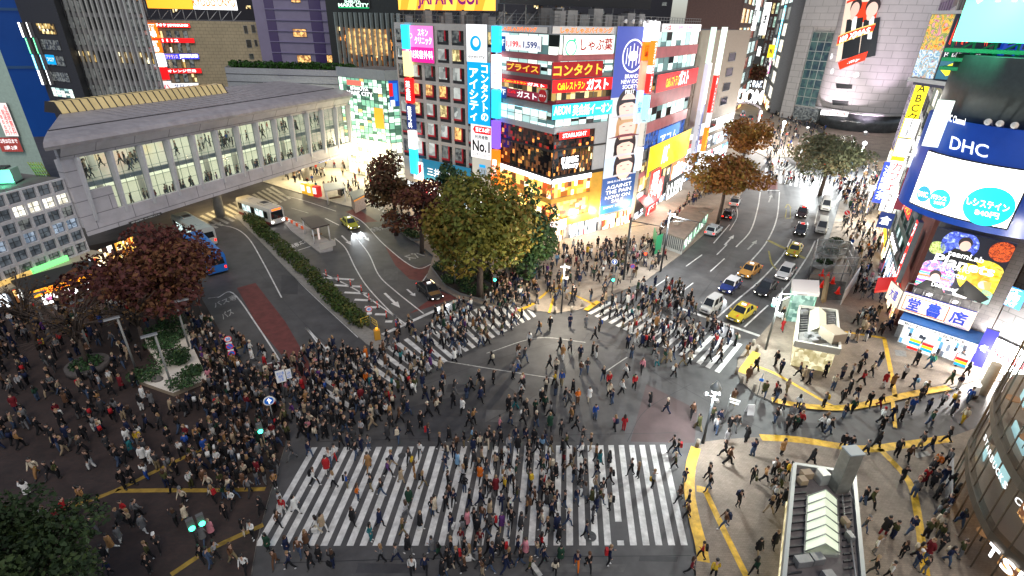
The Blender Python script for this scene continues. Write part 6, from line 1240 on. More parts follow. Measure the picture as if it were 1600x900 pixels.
def car(label,kind,col,rear,front,roofcol=None,lights=True,taxi=False,stripe=None,cat='car',name='car',group=None,lamp=None,beam=0):
    g0,g1=G(*rear),G(*front); c=((g0[0]+g1[0])/2,(g0[1]+g1[1])/2); rz=math.atan2(g1[1]-g0[1],g1[0]-g0[0])
    L,W,H,belt,xs,hood=CARS[kind]; w=W/2; root=thing(name,label,cat,(0,0,0),group)
    if kind=='sedan': xs=[-1.55,-1.0,.35,1.05]
    m=mat('paint_%d'%(hash(col)%99999),col,.25,.1,coat=.6,spec=.5); rm=mat('paint_%d'%(hash(roofcol)%99999),roofcol,.25,coat=.6) if roofcol else m
    mb=MB(); h=L/2
    loft(mb,[(-h,w-.12,.42,belt-.12,.14),(-h+.12,w-.03,.25,belt-.03,.1),(-h*.45,w,.2,belt,.08),(h*.35,w,.2,belt-.0,.08),(h-.55,w-.02,.22,hood-.1,.12),(h-.1,w-.07,.28,hood-.2,.16),(h,w-.16,.38,hood-.32,.16)],m)
    b=mb.build('body',root,bevel=.03)
    a0,a1,a2,a3=xs; wi=w-.2
    mb=MB(); mb.hexa([(a0,-w+.1,belt-.05),(a3,-w+.1,belt-.05),(a3,w-.1,belt-.05),(a0,w-.1,belt-.05),(a1,-wi,H),(a2,-wi,H),(a2,wi,H),(a1,wi,H)],rm); mb.build('roof',root,bevel=.07)
    def pane(p): mb=MB(); mb.face(p,CGL); mb.build('window',root)
    def lp(a,b,t): return tuple(a[i]+(b[i]-a[i])*t for i in range(3))
    f0,f1,f2,f3=(a3,-w+.1,belt-.05),(a3,w-.1,belt-.05),(a2,wi,H),(a2,-wi,H)
    def inset(q,ex,d):
        cx=[sum(v[i] for v in q)/4 for i in range(3)]; n=(Vector(q[1])-Vector(q[0])).cross(Vector(q[2])-Vector(q[0])).normalized(); return [tuple(cx[i]+(v[i]-cx[i])*ex+n[i]*d for i in range(3)) for v in q]
    pane(inset([f0,f1,f2,f3],.84,.012)); pane(inset([(a0,w-.1,belt-.05),(a0,-w+.1,belt-.05),(a1,-wi,H),(a1,wi,H)],.8,.012))
    for s in (-1,1):
        q=[(a0,s*(w-.1),belt-.05),(a3,s*(w-.1),belt-.05),(a2,s*wi,H),(a1,s*wi,H)]
        if s>0: q=q[::-1]
        md=.47
        for ta,tb in ((.06,md-.02),(md+.02,.94)):
            if s<0: e=[lp(q[0],q[1],ta),lp(q[0],q[1],tb),lp(q[3],q[2],tb),lp(q[3],q[2],ta)]
            else: e=[lp(q[3],q[2],tb),lp(q[3],q[2],ta),lp(q[0],q[1],ta),lp(q[0],q[1],tb)]
            pane(inset(e,.84,.012))
        for x in (-h*.6,h*.62): wheel(root,x,s*(w-.06),.31)
        mb=MB(); mb.ball((h-.1,s*(w-.3),hood-.36),.16,(HL if lights else HLO),10,7,(.5,1.2,.75)); mb.build('headlight',root)
        mb=MB(); mb.box((-h+.03,s*(w-.22),belt-.25),(.1,.26,.18),TL); mb.build('taillight',root)
        mb=MB(); mb.box((a3-.1,s*(w+.1),belt+.06),(.12,.2,.14),m); mb.build('wing_mirror',root)
    mb=MB(); mb.box((h-.01,0,.42),(.06,.36,.17),PLATE); mb.build('number_plate',root); mb=MB(); mb.box((-h-.0,0,.6),(.06,.36,.17),PLATE); mb.build('number_plate',root)
    mb=MB(); mb.box((h-.0,0,.58),(.05,W*.5,.14),FRD); mb.build('grille',root)
    if taxi: mb=MB(); mb.box(((a1+a2)/2+.2,0,H+.07),(.22,.5,.16),lamp or E_W1); mb.build('taxi_lamp',root,bevel=.03)
    if stripe:
        mb=MB(); mb.box((h*.62,.25,hood-.045),(1.0,.16,.02),stripe); mb.box(((a1+a2)/2,.25,H+.006),(a2-a1-.1,.16,.02),stripe); mb.build('stripe',root)
    root.location=(c[0],c[1],.0); root.rotation_euler=(0,0,rz)
    if beam:
        for s in (-1,1):
            l=bpy.data.lights.new('headlight_beam','SPOT'); l.energy=beam; l.color=(.9,.96,1); l.spot_size=.9; l.spot_blend=.7; l.shadow_soft_size=.08; o=bpy.data.objects.new('headlight_beam',l); COL.objects.link(o); o.parent=root; o.location=(h+.1,s*(w-.3),hood-.3); o.rotation_euler=Vector((1,0,-.16)).to_track_quat('-Z','Y').to_euler()
    return root
YT=(.55,.42,.02)
GR='vehicles queueing on the right road'
car('orange tan taxi behind the blue and white car on the right road','sedan',(.52,.25,.045),(1186,417),(1154,439),taxi=True,group=GR)
car('small blue car with a white roof and bright headlights','mini',(.015,.03,.16),(1152,442),(1126,463),roofcol=(.6,.6,.6),group=GR,beam=500)
car('small boxy white van at the stop line of the right road','kei',(.6,.6,.58),(1122,476),(1097,494),cat='van',lights=False,group=GR)
car('yellow taxi with a red stripe at the stop line of the right road','sedan',YT,(1172,484),(1142,505),taxi=True,beam=700,stripe=paint('redstripe',(190,50,20),.2),group=GR)
car('black car with bright headlights behind the yellow taxi at the stop line','sedan',(.012,.012,.014),(1206,444),(1184,467),group=GR)
car('pearl white hatchback behind the black car','hatch',(.62,.60,.60),(1236,420),(1215,443),group=GR)
car('yellow taxi with a red stripe farther back, behind the white hatchback','sedan',YT,(1246,387),(1234,405),taxi=True,stripe=paint('redstripe',(190,50,20),.2),group=GR)
car('dark taxi with a red roof lamp behind the far yellow taxi','sedan',(.02,.02,.024),(1255,352),(1246,375),taxi=True,lamp=E_R2,group=GR)
car('dark red roofed taxi at the back of the queue','sedan',(.03,.012,.012),(1256,328),(1249,345),taxi=True,lamp=E_R2,group=GR)
car('long silver white van by the right kerb','van',(.52,.52,.50),(1285,345),(1279,376),cat='van',lights=False,group=GR)
car('white van parked farther along the right kerb','van',(.58,.60,.58),(1289,316),(1288,336),cat='van',lights=False,group=GR)
car('pale silver estate car seen from behind beside the long site office','hatch',(.5,.54,.58),(1105,372),(1123,357),lights=False)
car('black car with red tail lights under the orange tree','hatch',(.03,.012,.012),(1132,348),(1142,331),lights=False)
car('white open backed car under the orange tree, ahead of the black car','hatch',(.6,.58,.58),(1144,327),(1151,312),roofcol=(.04,.04,.04),lights=False)
car('yellow green taxi with its headlights on alone on the middle road','sedan',(.42,.42,.03),(537,345),(558,363),taxi=True,beam=900)
car('black taxi at the stop line of the middle road','sedan',(.012,.012,.013),(660,449),(684,471),taxi=True,beam=500)
for i,(a,b,c_,k) in enumerate((((1142,180),(1142,190),(.2,.03,.03),'hatch'),((1160,178),(1160,186),(.3,.3,.34),'van'),((1186,178),(1187,186),(.5,.3,.05),'sedan'),((1172,184),(1172,190),(.05,.05,.06),'sedan'))):
    car(['small red lit car','pale van','orange taxi','dark car'][i]+' far away beyond the arch sign on the side street',k,c_,b,a,lights=True)
def bus(label,rear,front,col,roof,low,length=None,win=W_COOL,headsign=None,name='city_bus'):
    g0,g1=G(*rear),G(*front); c=((g0[0]+g1[0])/2,(g0[1]+g1[1])/2); rz=math.atan2(g1[1]-g0[1],g1[0]-g0[0]); L=length or math.hypot(g1[0]-g0[0],g1[1]-g0[1]); h=L/2; w=1.22; H=3.0
    root=thing(name,label,'bus'); mb=MB()
    def ring(x,i): return [(x,-w+i,.35),(x,-w,.55),(x,-w,2.5),(x,-w+.12,2.9),(x,-w+.35,H-i*.2),(x,w-.35,H-i*.2),(x,w-.12,2.9),(x,w,2.5),(x,w,.55),(x,w-i,.35)]
    vs=[];fs=[]; xs=[-h,-h+.1,h-.15,h]; ii=[.1,0,0,.12]; rs_=[ring(x,i) for x,i in zip(xs,ii)]; vs=[p for r in rs_ for p in r]
    k=10; m=mat('bus_'+name+label[:9],col,.35,coat=.3); rm=mat('busroof_'+label[:9],roof,.5,noise=.08)
    i0=len(mb.v); mb.v+=vs
    for a in range(3):
        for q in range(k):
            r=(q+1)%k; mb.f.append((i0+a*k+q,i0+a*k+r,i0+(a+1)*k+r,i0+(a+1)*k+q)); mb.m.append(mb.mi(rm if q in (3,4,5) else m)); mb.sm.append(False)
    mb.f.append(tuple(i0+q for q in range(k))); mb.m.append(mb.mi(m)); mb.sm.append(False); mb.f.append(tuple(i0+30+k-1-q for q in range(k))); mb.m.append(mb.mi(m)); mb.sm.append(False)
    mb.build('body',root)
    mb=MB(); mb.box((0,0,.5),(L-.3,2*w+.02,.45),mat('bus_skirt'+label[:6],low,.4)); mb.build('skirt',root)
    for s in (-1,1):
        n=7
        for j in range(n):
            a=-h+.5+(L-1.1)*j/n; mb=MB(); y=s*(w+.012); q=[(a+.05,y,1.25),(a+(L-1.1)/n-.05,y,1.25),(a+(L-1.1)/n-.05,y,2.35),(a+.05,y,2.35)]; mb.face(q if s<0 else q[::-1],win if j%3 else CGL); mb.build('window',root)
        for x in (-h*.55,h*.55): wheel(root,x,s*(w-.1),.48,.3)
        mb=MB(); mb.box((h+.02,s*.95,.75),(.06,.3,.2),HL); mb.build('headlight',root); mb=MB(); mb.box((-h-.02,s*1.0,.95),(.06,.22,.3),TL); mb.build('taillight',root)
    mb=MB(); mb.face([(h+.015,-1.05,1.15),(h+.015,1.05,1.15),(h+.015,.95,2.4),(h+.015,-.95,2.4)],CGL); mb.build('windscreen',root); mb=MB(); mb.face([(-h-.015,1.0,1.4),(-h-.015,-1.0,1.4),(-h-.015,-.9,2.3),(-h-.015,.9,2.3)],CGL); mb.build('rear_window',root)
    mb=MB(); mb.box((h+.0,0,2.65),(.08,1.5,.26),paint('destination',(255,120,40),1.4)); mb.build('destination_sign',root)
    mb=MB(); mb.box((L*.18,0,H+.1),(1.9,1.5,.22),rm); mb.box((L*.18,0,H+.22),(1.3,1.0,.05),FRD); mb.build('roof_unit',root,bevel=.04); mb=MB(); mb.box((-L*.28,0,H+.06),(.8,.8,.14),rm); mb.build('roof_hatch',root,bevel=.03)
    root.location=(c[0],c[1],0); root.rotation_euler=(0,0,rz); return root
bus('white and red city bus beside the hedge on the middle road',(384,333),(436,352),(.55,.55,.53),(.50,.47,.40),(.18,.03,.03),9.5)
bus('white city bus seen from behind, ahead of the blue bus',(334,391),(282,358),(.52,.54,.50),(.36,.42,.40),(.5,.5,.48),9.5)
bus('bright blue city bus seen from behind beside the maroon tree',(352,440),(300,385),(.02,.16,.55),(.02,.16,.50),(.45,.5,.55),10.0)
# ================================================================ TREES
BARK=mat('bark',(.07,.05,.04),.9,noise=.3,scale=4,bump=.4)
def leafmat(k,c,n=.5): return mat('leaf_'+k,c,.65,noise=n,scale=.9,spec=.25)
LM={'maroon':[leafmat('mar1',(.105,.030,.024)),leafmat('mar2',(.075,.022,.02)),leafmat('mar3',(.12,.05,.02))],'brown':[leafmat('br1',(.10,.055,.02)),leafmat('br2',(.07,.04,.018)),leafmat('br3',(.11,.035,.02))],
 'olive':[leafmat('ol1',(.165,.15,.022)),leafmat('ol2',(.11,.125,.022)),leafmat('ol3',(.18,.12,.02))],'green':[leafmat('gr1',(.04,.09,.03)),leafmat('gr2',(.022,.05,.02)),leafmat('gr3',(.045,.075,.02))],
 'orange':[leafmat('or1',(.27,.12,.025)),leafmat('or2',(.20,.075,.02)),leafmat('or3',(.22,.14,.03))],'grey':[leafmat('gy1',(.17,.19,.11)),leafmat('gy2',(.13,.15,.09)),leafmat('gy3',(.20,.18,.10))],'dark':[leafmat('dk1',(.022,.042,.014)),leafmat('dk2',(.016,.032,.012)),leafmat('dk3',(.03,.05,.014))]}  # grey leaves paled so the street glare sits in their colour
def leaves(mb,blobs,n,size,mats,rnd,flat=.0):
    tot=sum(b[1][0]*b[1][1]*b[1][2] for b in blobs)
    for bi,(c,r) in enumerate(blobs):
        k=int(n*r[0]*r[1]*r[2]/tot)
        for i in range(k):
            while True:
                p=[rnd.uniform(-1,1) for _ in range(3)]; q=sum(a*a for a in p)
                if q<=1 and rnd.random()<.25+.75*q: break
            s=size*rnd.uniform(.4,1.55); x=c[0]+p[0]*r[0]; y=c[1]+p[1]*r[1]; z=c[2]+p[2]*r[2]
            n_=Vector((p[0]*.6+rnd.gauss(0,.6),p[1]*.6+rnd.gauss(0,.6),abs(p[2])*.5+rnd.gauss(.35,.5))).normalized(); a=n_.orthogonal().normalized(); b=n_.cross(a); t=rnd.uniform(0,6.28); a,b=a*math.cos(t)+b*math.sin(t),b*math.cos(t)-a*math.sin(t)
            o=Vector((x,y,z)); mb.face([o-a*s*.5,o+b*s*.32,o+a*s*.6,o-b*s*.34],mats[(bi+ (1 if rnd.random()<.3 else 0))%len(mats)])
def tree(label,px,py,zc,rx,rz,kind,n=6000,size=.5,seed=1,lobes=16,trunk=.35,cat='tree',name='street_tree',group=None,ry=None,base=0):
    rnd=random.Random(seed); c=G(px,py,zc); ry=ry or rx
    t=thing(name,label,cat,(c[0],c[1],base),group); blobs=[]
    for i in range(lobes):
        while True:
            p=[rnd.uniform(-1,1) for _ in range(3)]
            if sum(a*a for a in p)<1: break
        f=rnd.uniform(.3,.46); blobs.append(((c[0]+p[0]*rx*.78,c[1]+p[1]*ry*.78,zc+p[2]*rz*.74),(rx*f,ry*f,rz*f*.9)))
    mb=MB(); leaves(mb,blobs,n,size,LM[kind],rnd); mb.build('crown',t)
    mb=MB(); zt=zc-rz*.35; mb.tube([(c[0],c[1],base),(c[0]+.1,c[1],base+(zt-base)*.5),(c[0],c[1]+.1,zt)],[trunk,trunk*.8,trunk*.6],BARK,9)
    for b in blobs[:9]: p=b[0]; mb.tube([(c[0],c[1],zt-1.2+rnd.random()),((c[0]+p[0])/2,(c[1]+p[1])/2,(zt+p[2])/2+.4),p],[trunk*.5,trunk*.3,.05],BARK,6)
    mb.build('trunk',t); return t
tree('wide maroon leaved tree beside the buses',222,420,7,6.9,4.3,'maroon',11000,.42,3,26,.4)
tree('brown leaved tree left of the grey office block',612,283,8.5,4.6,5,'brown',5000,.45,4,14)
tree('dark red tree between the brown tree and the big olive tree',655,327,6.5,5.4,4.4,'maroon',5500,.45,5,14)
tree('big olive and yellow tree in front of the corner building',748,350,9.5,6.5,7.0,'olive',14000,.45,6,30,.45)
tree('dark green tree tucked right of the big olive tree',822,358,7.5,4.0,6.4,'green',6500,.42,7,16)
tree('small dark green tree behind the olive tree under the teal sign',712,290,9,3.5,3.5,'green',2500,.45,17,9)
tree('orange street tree beside the parked white car',1138,268,9.0,6.6,3.6,'orange',6000,.48,8,18,.35)
tree('orange brown street tree farther up the right road',1170,207,9.5,6.0,4.8,'orange',5200,.5,9,16,.35)
tree('grey green tree at the far crossing before the round tower',1300,238,8.5,8.2,5.2,'grey',7000,.5,10,20,.4)
tree('distant brown tree over the side street',1172,52,24,9,9,'brown',2600,1.0,12,10,.4,base=0)
tree('second distant brown tree lower over the side street',1180,105,14,10,6,'brown',2200,1.0,13,9,.4,base=0)
tree('dark evergreen tree in the bottom left corner',22,868,7.5,3.5,3.5,'dark',11000,.24,14,26,.25)
# bare trees of the west plaza
def bare(label,px,py,h,seed):
    rnd=random.Random(seed); x,y=G(px,py); t=thing('bare_tree',label,'tree',(x,y,KH)); mb=MB()
    mb.tube([(x,y,KH),(x+.1,y,h*.35),(x,y+.1,h*.5)],[.2,.16,.12],BARK,7)
    for i in range(26):
        a=rnd.uniform(0,6.28); r=rnd.uniform(1.2,3.4); z=rnd.uniform(h*.55,h); p=(x+r*math.cos(a),y+r*math.sin(a),z); q=(x+r*.4*math.cos(a),y+r*.4*math.sin(a),h*.45+.25*z)
        mb.tube([(x,y,rnd.uniform(h*.35,h*.5)),q,p],[.08,.05,.02],BARK,5)
        for k in range(4): b=a+rnd.uniform(-1,1); mb.tube([q if k%2 else ((p[0]+q[0])/2,(p[1]+q[1])/2,(p[2]+q[2])/2),(p[0]+.8*math.cos(b),p[1]+.8*math.sin(b),p[2]+rnd.uniform(-.2,.6))],[.035,.012],BARK,4)
    mb.build('trunk',t); mb=MB(); leaves(mb,[((x,y,h*.8),(3,3,h*.25))],260,.25,LM['brown'],rnd); mb.build('crown',t)
bare('bare dark tree in the round planter of the west plaza',140,578,8,21); bare('bare dark tree left of the white garden',228,548,7,22); bare('bare dark tree at the far left of the west plaza',62,548,8,23)
# hedge of the middle island
rnd=random.Random(30); hp=curve(Gs([(392,345),(420,374),(468,418),(520,470),(566,512)]),8)
hd=thing('hedge','long green hedge on the traffic island between the two roads','hedge',(*hp[len(hp)//2],0)); mb=MB(); bl=[]
for i,(x,y) in enumerate(hp): bl.append(((x+rnd.uniform(-.2,.2),y+rnd.uniform(-.2,.2),.75+rnd.uniform(-.1,.25)),(1.15+rnd.uniform(-.2,.2),1.15,.7+rnd.uniform(-.1,.25))))
leaves(mb,bl,9500,.26,[leafmat('hg1',(.045,.075,.014)),leafmat('hg2',(.028,.055,.012)),leafmat('hg3',(.07,.075,.016))],rnd); mb.build('foliage',hd)
mb=MB(); [mb.tube([(x,y,0),(x+.05,y,1.0)],.03,BARK,5) for x,y in hp]; mb.build('stems',hd)
# planters under the trees
def planter(label,pts,seed,hh=.8,n=1500,kind='green',dens=None):
    poly=Gs(pts,.4); cx=sum(p[0] for p in poly)/len(poly); cy=sum(p[1] for p in poly)/len(poly); t=thing('planter',label,'planter',(cx,cy,0)); mb=MB(); mb.prism(poly,0,.42,KERB,SOIL); mb.build('kerb',t); rnd=random.Random(seed); bl=[]
    xs=[p[0] for p in poly]; ys=[p[1] for p in poly]
    while len(bl)<26:
        p=(rnd.uniform(min(xs),max(xs)),rnd.uniform(min(ys),max(ys)))
        if inpoly(p,[(cx+(a-cx)*.85,cy+(b-cy)*.85) for a,b in poly]): bl.append(((p[0],p[1],.42+hh*.4),(.9,.9,hh*.55)))
    mb=MB(); leaves(mb,bl,n,.26,LM[kind],rnd); mb.build('shrubs',t)
planter('long planter with low green shrubs under the big olive tree',[(674,416),(690,405),(752,440),(775,462),(758,468),(720,458),(696,445)],31,.7,2600)
planter('small kerbed planter under the brown tree',[(600,335),(612,328),(632,348),(622,354)],32,.8,900); planter('round ended planter under the dark red tree',[(624,358),(640,352),(658,366),(655,374),(642,372)],33,.5,700)
planter('low shrub planter along the kerb behind the long planter',[(690,402),(705,394),(790,432),(800,446),(785,452)],34,.6,1500)
planter('dark green shrubs at the foot of the dark green tree',[(790,415),(832,405),(846,420),(806,436)],35,1.4,1600)
# round planter and zen garden of the west plaza
rp_=G(140,578); t=thing('round_planter','dark round stone planter around the bare tree of the west plaza','planter',(rp_[0],rp_[1],KH)); mb=MB(); mb.cyl(rp_[0],rp_[1],KH,.75,1.75,mat('dark_stone',(.09,.08,.075),.7,noise=.3),20); mb.build('rim',t); mb=MB(); leaves(mb,[((rp_[0],rp_[1],.85),(1.4,1.4,.3))],700,.22,LM['green'],random.Random(36)); mb.build('shrubs',t)
zg=[(256,512),(291,506),(303,545),(325,592),(270,614),(216,595),(247,567),(222,532)]
zp=Gs(zg,.5); cx=sum(p[0] for p in zp)/8; cy=sum(p[1] for p in zp)/8
gd=thing('gravel_garden','white raked gravel garden with clipped bushes and rocks on the west plaza','garden',(cx,cy,KH)); SANDM=mat('white_gravel',(.62,.58,.52),.9,noise=.12,scale=2,bump=.3,e=.05,ec=(1,.85,.65),sample=False)
mb=MB(); mb.prism(zp,KH,.5,mat('garden_edge',(.35,.28,.2),.7),SANDM); mb.build('gravel_bed',gd)
rnd=random.Random(37); TOPI=[(248,520,1.5,1.0),(252,534,1.6,.9),(272,522,1.3,.9),(265,562,1.7,1.5),(282,562,1.0,1.2),(226,584,1.5,.8),(286,596,1.5,.9),(300,578,1.0,.7),(270,506,1.4,1.3)]
for (x,y,r,h) in TOPI:
    p=G(x,y,.9); mb=MB(); leaves(mb,[((p[0],p[1],.45+h*.6),(r,r*.9,h*.55)),((p[0]+.3,p[1]-.2,.5+h*.7),(r*.6,r*.6,h*.5))],700,.2,LM['green'],rnd); mb.build('clipped_bush',gd)
mb=MB()
for (x,y,r) in ((240,580,.5),(245,592,.55),(284,553,.5),(306,577,.6),(261,522,.45),(262,540,.35)):
    p=G(x,y,.6); mb=MB(); mb.ball((p[0],p[1],.55),r,mat('garden_rock',(.12,.11,.10),.8,noise=.3,bump=.4),9,6,(1,.8,.6)); mb.build('rock',gd)
mb=MB(); p=G(280,570,.6); mb.tube([(p[0],p[1],.5),(p[0]-.3,p[1]+.3,1.5),(p[0]-.9,p[1]+.6,2.4)],[.14,.1,.06],BARK,7); mb.build('pine_trunk',gd); mb=MB()
leaves(mb,[((p[0]-1.1,p[1]+.7,2.6),(1.3,1.1,.4)),((p[0]+.2,p[1]+.1,2.0),(1.0,.9,.3))],900,.2,LM['green'],rnd); mb.build('pine_crown',gd)
# roof hedge
rnd=random.Random(38); mb=MB(); bl=[((*PH.at(1.5+k*1.3,0,-1.2)[:2],zh+.5),(1.1,1.0,.8+.2*rnd.random())) for k in range(int(PH.L/1.3))]; leaves(mb,bl,4200,.4,[leafmat('rh1',(.03,.10,.012)),leafmat('rh2',(.02,.06,.01))],rnd); tag(rebase(mb.build('roof_hedge')),'bright green clipped hedge along the roof of the long grey block','hedge')
# ================================================================ STREET FURNITURE
POLE=mat('pole_grey',(.22,.23,.23),.45,.4,noise=.1); POLED=mat('pole_dark',(.05,.055,.06),.45,.4)
def gpt(x,y): p=G(x,y,KH); return p
# --- subway entrance with skylight (lower right)
def shelter_frame(t,c,z0,z1): pass
e=[G(x,y,3.1) for x,y in ((1241,728),(1333,742),(1347,905),(1226,905))]
EP=[e[0],e[1],G(1349,925,3.1),G(1222,925,3.1)]
en=thing('subway_entrance','long flat roofed subway entrance with a lit pitched skylight and a tall steel duct','subway entrance',((EP[0][0]+EP[2][0])/2,(EP[0][1]+EP[2][1])/2,KH))
mb=MB(); mb.prism(EP,2.75,3.1,mat('entrance_roof',(.13,.115,.115),.7,noise=.3,scale=1.5)); mb.build('roof',en)
def lerp2(a,b,t): return (a[0]+(b[0]-a[0])*t,a[1]+(b[1]-a[1])*t)
def EPt(s,t): return lerp2(lerp2(EP[0],EP[1],s),lerp2(EP[3],EP[2],s),t)
def edge(a,b,m,z0,z1,w,name):
    mb=MB(); d=Vector((b[0]-a[0],b[1]-a[1],0)).normalized(); n=Vector((-d.y,d.x,0))*w/2
    mb.hexa([(a[0]+n.x,a[1]+n.y,z0),(a[0]-n.x,a[1]-n.y,z0),(b[0]-n.x,b[1]-n.y,z0),(b[0]+n.x,b[1]+n.y,z0),(a[0]+n.x,a[1]+n.y,z1),(a[0]-n.x,a[1]-n.y,z1),(b[0]-n.x,b[1]-n.y,z1),(b[0]+n.x,b[1]+n.y,z1)],m); return mb.build(name,en)
for i in range(4): edge(EP[i],EP[(i+1)%4],mat('roof_edge',(.42,.44,.43),.4,.3),2.7+.001*i,3.35+.001*i,.22,'roof_edge')
IN=[EPt(.06,.04),EPt(.94,.04),EPt(.94,.97),EPt(.06,.97)]
for i in range(4):
    if i!=2: edge(IN[i],IN[(i+1)%4],litwin('entrance_glass_lit',(.95,.85,.55),(.4,.33,.15),1.0,1.2),.2,2.7,.08,'glass_wall')
mb=MB(); SKL=paint('skylight_lit',(205,215,190),.55,False)
for k in range(6):
    a0,a1=EPt(.25,.30+k*.075),EPt(.25,.30+(k+1)*.075-.008); r0,r1=EPt(.47,.30+k*.075),EPt(.47,.30+(k+1)*.075-.008); b0,b1=EPt(.69,.30+k*.075),EPt(.69,.30+(k+1)*.075-.008)
    mb=MB(); mb.face([(*a0,3.35),(*r0,4.05),(*r1,4.05),(*a1,3.35)],SKL); mb.face([(*r0,4.05),(*b0,3.35),(*b1,3.35),(*r1,4.05)],SKL); mb.build('skylight_pane',en)
mb=MB(); mb.prism([EPt(.23,.285),EPt(.71,.285),EPt(.71,.76),EPt(.23,.76)],3.1,3.33,mat('skylight_frame',(.3,.31,.28),.4,.3)); mb.face([(*EPt(.23,.288),3.33),(*EPt(.71,.288),3.33),(*EPt(.47,.296),4.06)],SKL); mb.build('skylight_frame',en)
mb=MB()
for k in range(7): mb.tube([(*EPt(.24,.297+k*.075),3.37),(*EPt(.47,.297+k*.075),4.08),(*EPt(.70,.297+k*.075),3.37)],.035,_M['skylight_frame'],5)
mb.build('glazing_bars',en)
dc=G(1309,764,3.1)
mb=MB(); mb.box((*dc,4.75),(.95,.8,3.3),mat('duct_steel',(.26,.26,.23),.4,.5,noise=.15),.15); mb.box((*dc,6.42),(1.03,.88,.1),mat('duct_top',(.30,.34,.36),.5,.1),.15); mb.build('duct',en,bevel=.03)
mb=MB(); q=EPt(.45,.12); mb.box((*q,3.55),(.6,.7,.9),mat('vent_cap',(.45,.46,.44),.4,.4),.15); mb.build('vent_cap',en,bevel=.03)
for s,tt,w in ((.2,.1,.7),(.14,.17,.5),(.22,.82,.9),(.4,.80,.7),(.8,.5,.3),(.85,.62,.3),(.55,.92,.6)):
    mb=MB(); q=EPt(s,tt); mb.box((*q,3.4),(w,.5,.5),[mat('ac_white',(.5,.5,.48),.5),STEEL,mat('box_tan',(.3,.22,.14),.6)][int(s*100)%3],.15); mb.build('roof_box',en,bevel=.02)
for k in range(14): mb=MB(); q=EPt(.12,.08+k*.062); mb.box((*q,3.2),(.95,.06,.14),FRD,.15); mb.build('roof_rib',en)
for k in range(12): mb=MB(); q=EPt(.84,.24+k*.055); mb.box((*q,3.2),(.7,.06,.14),FRD,.15); mb.build('roof_rib',en)
mb=MB(); mb.tube([(*EPt(.78,.25),3.4),(*EPt(.80,.55),3.4),(*EPt(.86,.6),3.4),(*EPt(.9,.95),3.4)],.05,STEEL,6); mb.tube([(*EPt(.8,.25),3.3),(*EPt(.92,.3),3.6),(*EPt(.9,.2),3.3)],.04,STEEL,6); mb.build('roof_pipe',en)
# --- second entrance
E2=[G(x,y,3.0) for x,y in ((1249,480),(1307,487),(1312,548),(1243,535))]
en=thing('subway_entrance','smaller subway entrance with a pale pitched skylight beside the construction site','subway entrance',((E2[0][0]+E2[2][0])/2,(E2[0][1]+E2[2][1])/2,KH))
def E2t(s,t): return lerp2(lerp2(E2[0],E2[1],s),lerp2(E2[3],E2[2],s),t)
mb=MB(); mb.prism(E2,2.6,3.0,mat('entrance_roof2',(.10,.095,.09),.7,noise=.3,scale=1.5)); mb.build('roof',en)
for i in range(4): edge(E2[i],E2[(i+1)%4],mat('roof_edge2',(.5,.48,.42),.4),2.55+.001*i,3.25+.001*i,.2,'roof_edge')
IN=[E2t(.06,.05),E2t(.94,.05),E2t(.94,.95),E2t(.06,.95)]
for i in range(4): edge(IN[i],IN[(i+1)%4],_M['entrance_glass_lit'],.2,2.6,.08,'glass_wall')
for a,b,zz in ((.28,.48,1),(.48,.70,-1)):
    mb=MB(); z0,z1=(3.2,3.8) if zz>0 else (3.8,3.2); mb.face([(*E2t(a,.12),z0),(*E2t(b,.12),z1),(*E2t(b,.70),z1),(*E2t(a,.70),z0)],paint('skylight_pale',(200,195,165),.35)); mb.build('skylight_pane',en)
mb=MB(); mb.prism([E2t(.27,.11),E2t(.71,.11),E2t(.71,.71),E2t(.27,.71)],3.0,3.2,_M['skylight_frame']); mb.build('skylight_frame',en)
q=E2t(.82,.75); mb=MB(); mb.box((*q,3.5),(1.5,1.9,1.1),mat('tan_casing',(.28,.23,.17),.6),.2); mb.build('plant_casing',en,bevel=.03)
for s,t in ((.3,.8),(.45,.84),(.4,.93),(.12,.2)): mb=MB(); q=E2t(s,t); mb.box((*q,3.25),(.7,.5,.45),STEEL,.2); mb.build('roof_box',en,bevel=.02)
for k in range(10): mb=MB(); q=E2t(.15,.06+k*.07); mb.box((*q,3.1),(.8,.08,.14),FRD,.15); mb.build('roof_rib',en); mb=MB(); q=E2t(.84,.06+k*.06); mb.box((*q,3.1),(.8,.08,.14),STEEL,.15); mb.build('roof_rib',en)
# --- glass lift box
Lf=[G(x,y,4.0) for x,y in ((1238,436),(1280,438),(1281,459),(1238,455))]
lf=thing('glass_lift','pale green glass lift housing with a white two part roof','lift',((Lf[0][0]+Lf[2][0])/2,(Lf[0][1]+Lf[2][1])/2,KH))
mb=MB(); mb.prism(Lf,3.6,4.0,mat('white_roof',(.60,.56,.54),.5)); mb.build('roof',lf); cx,cy=lf.location[:2]
L2=[(cx+(a-cx)*.86,cy+(b-cy)*.86) for a,b in Lf]; mb=MB(); mb.prism(L2,KH,3.58,litwin('lift_glass',(.55,.85,.70),(.10,.26,.2),.8,1.0)); mb.build('glass_box',lf)
mb=MB()
for a,b in L2: mb.tube([(a,b,KH),(a,b,3.6)],.09,mat('lift_frame',(.2,.4,.3),.4,.3),6)
mb.build('frame',lf)
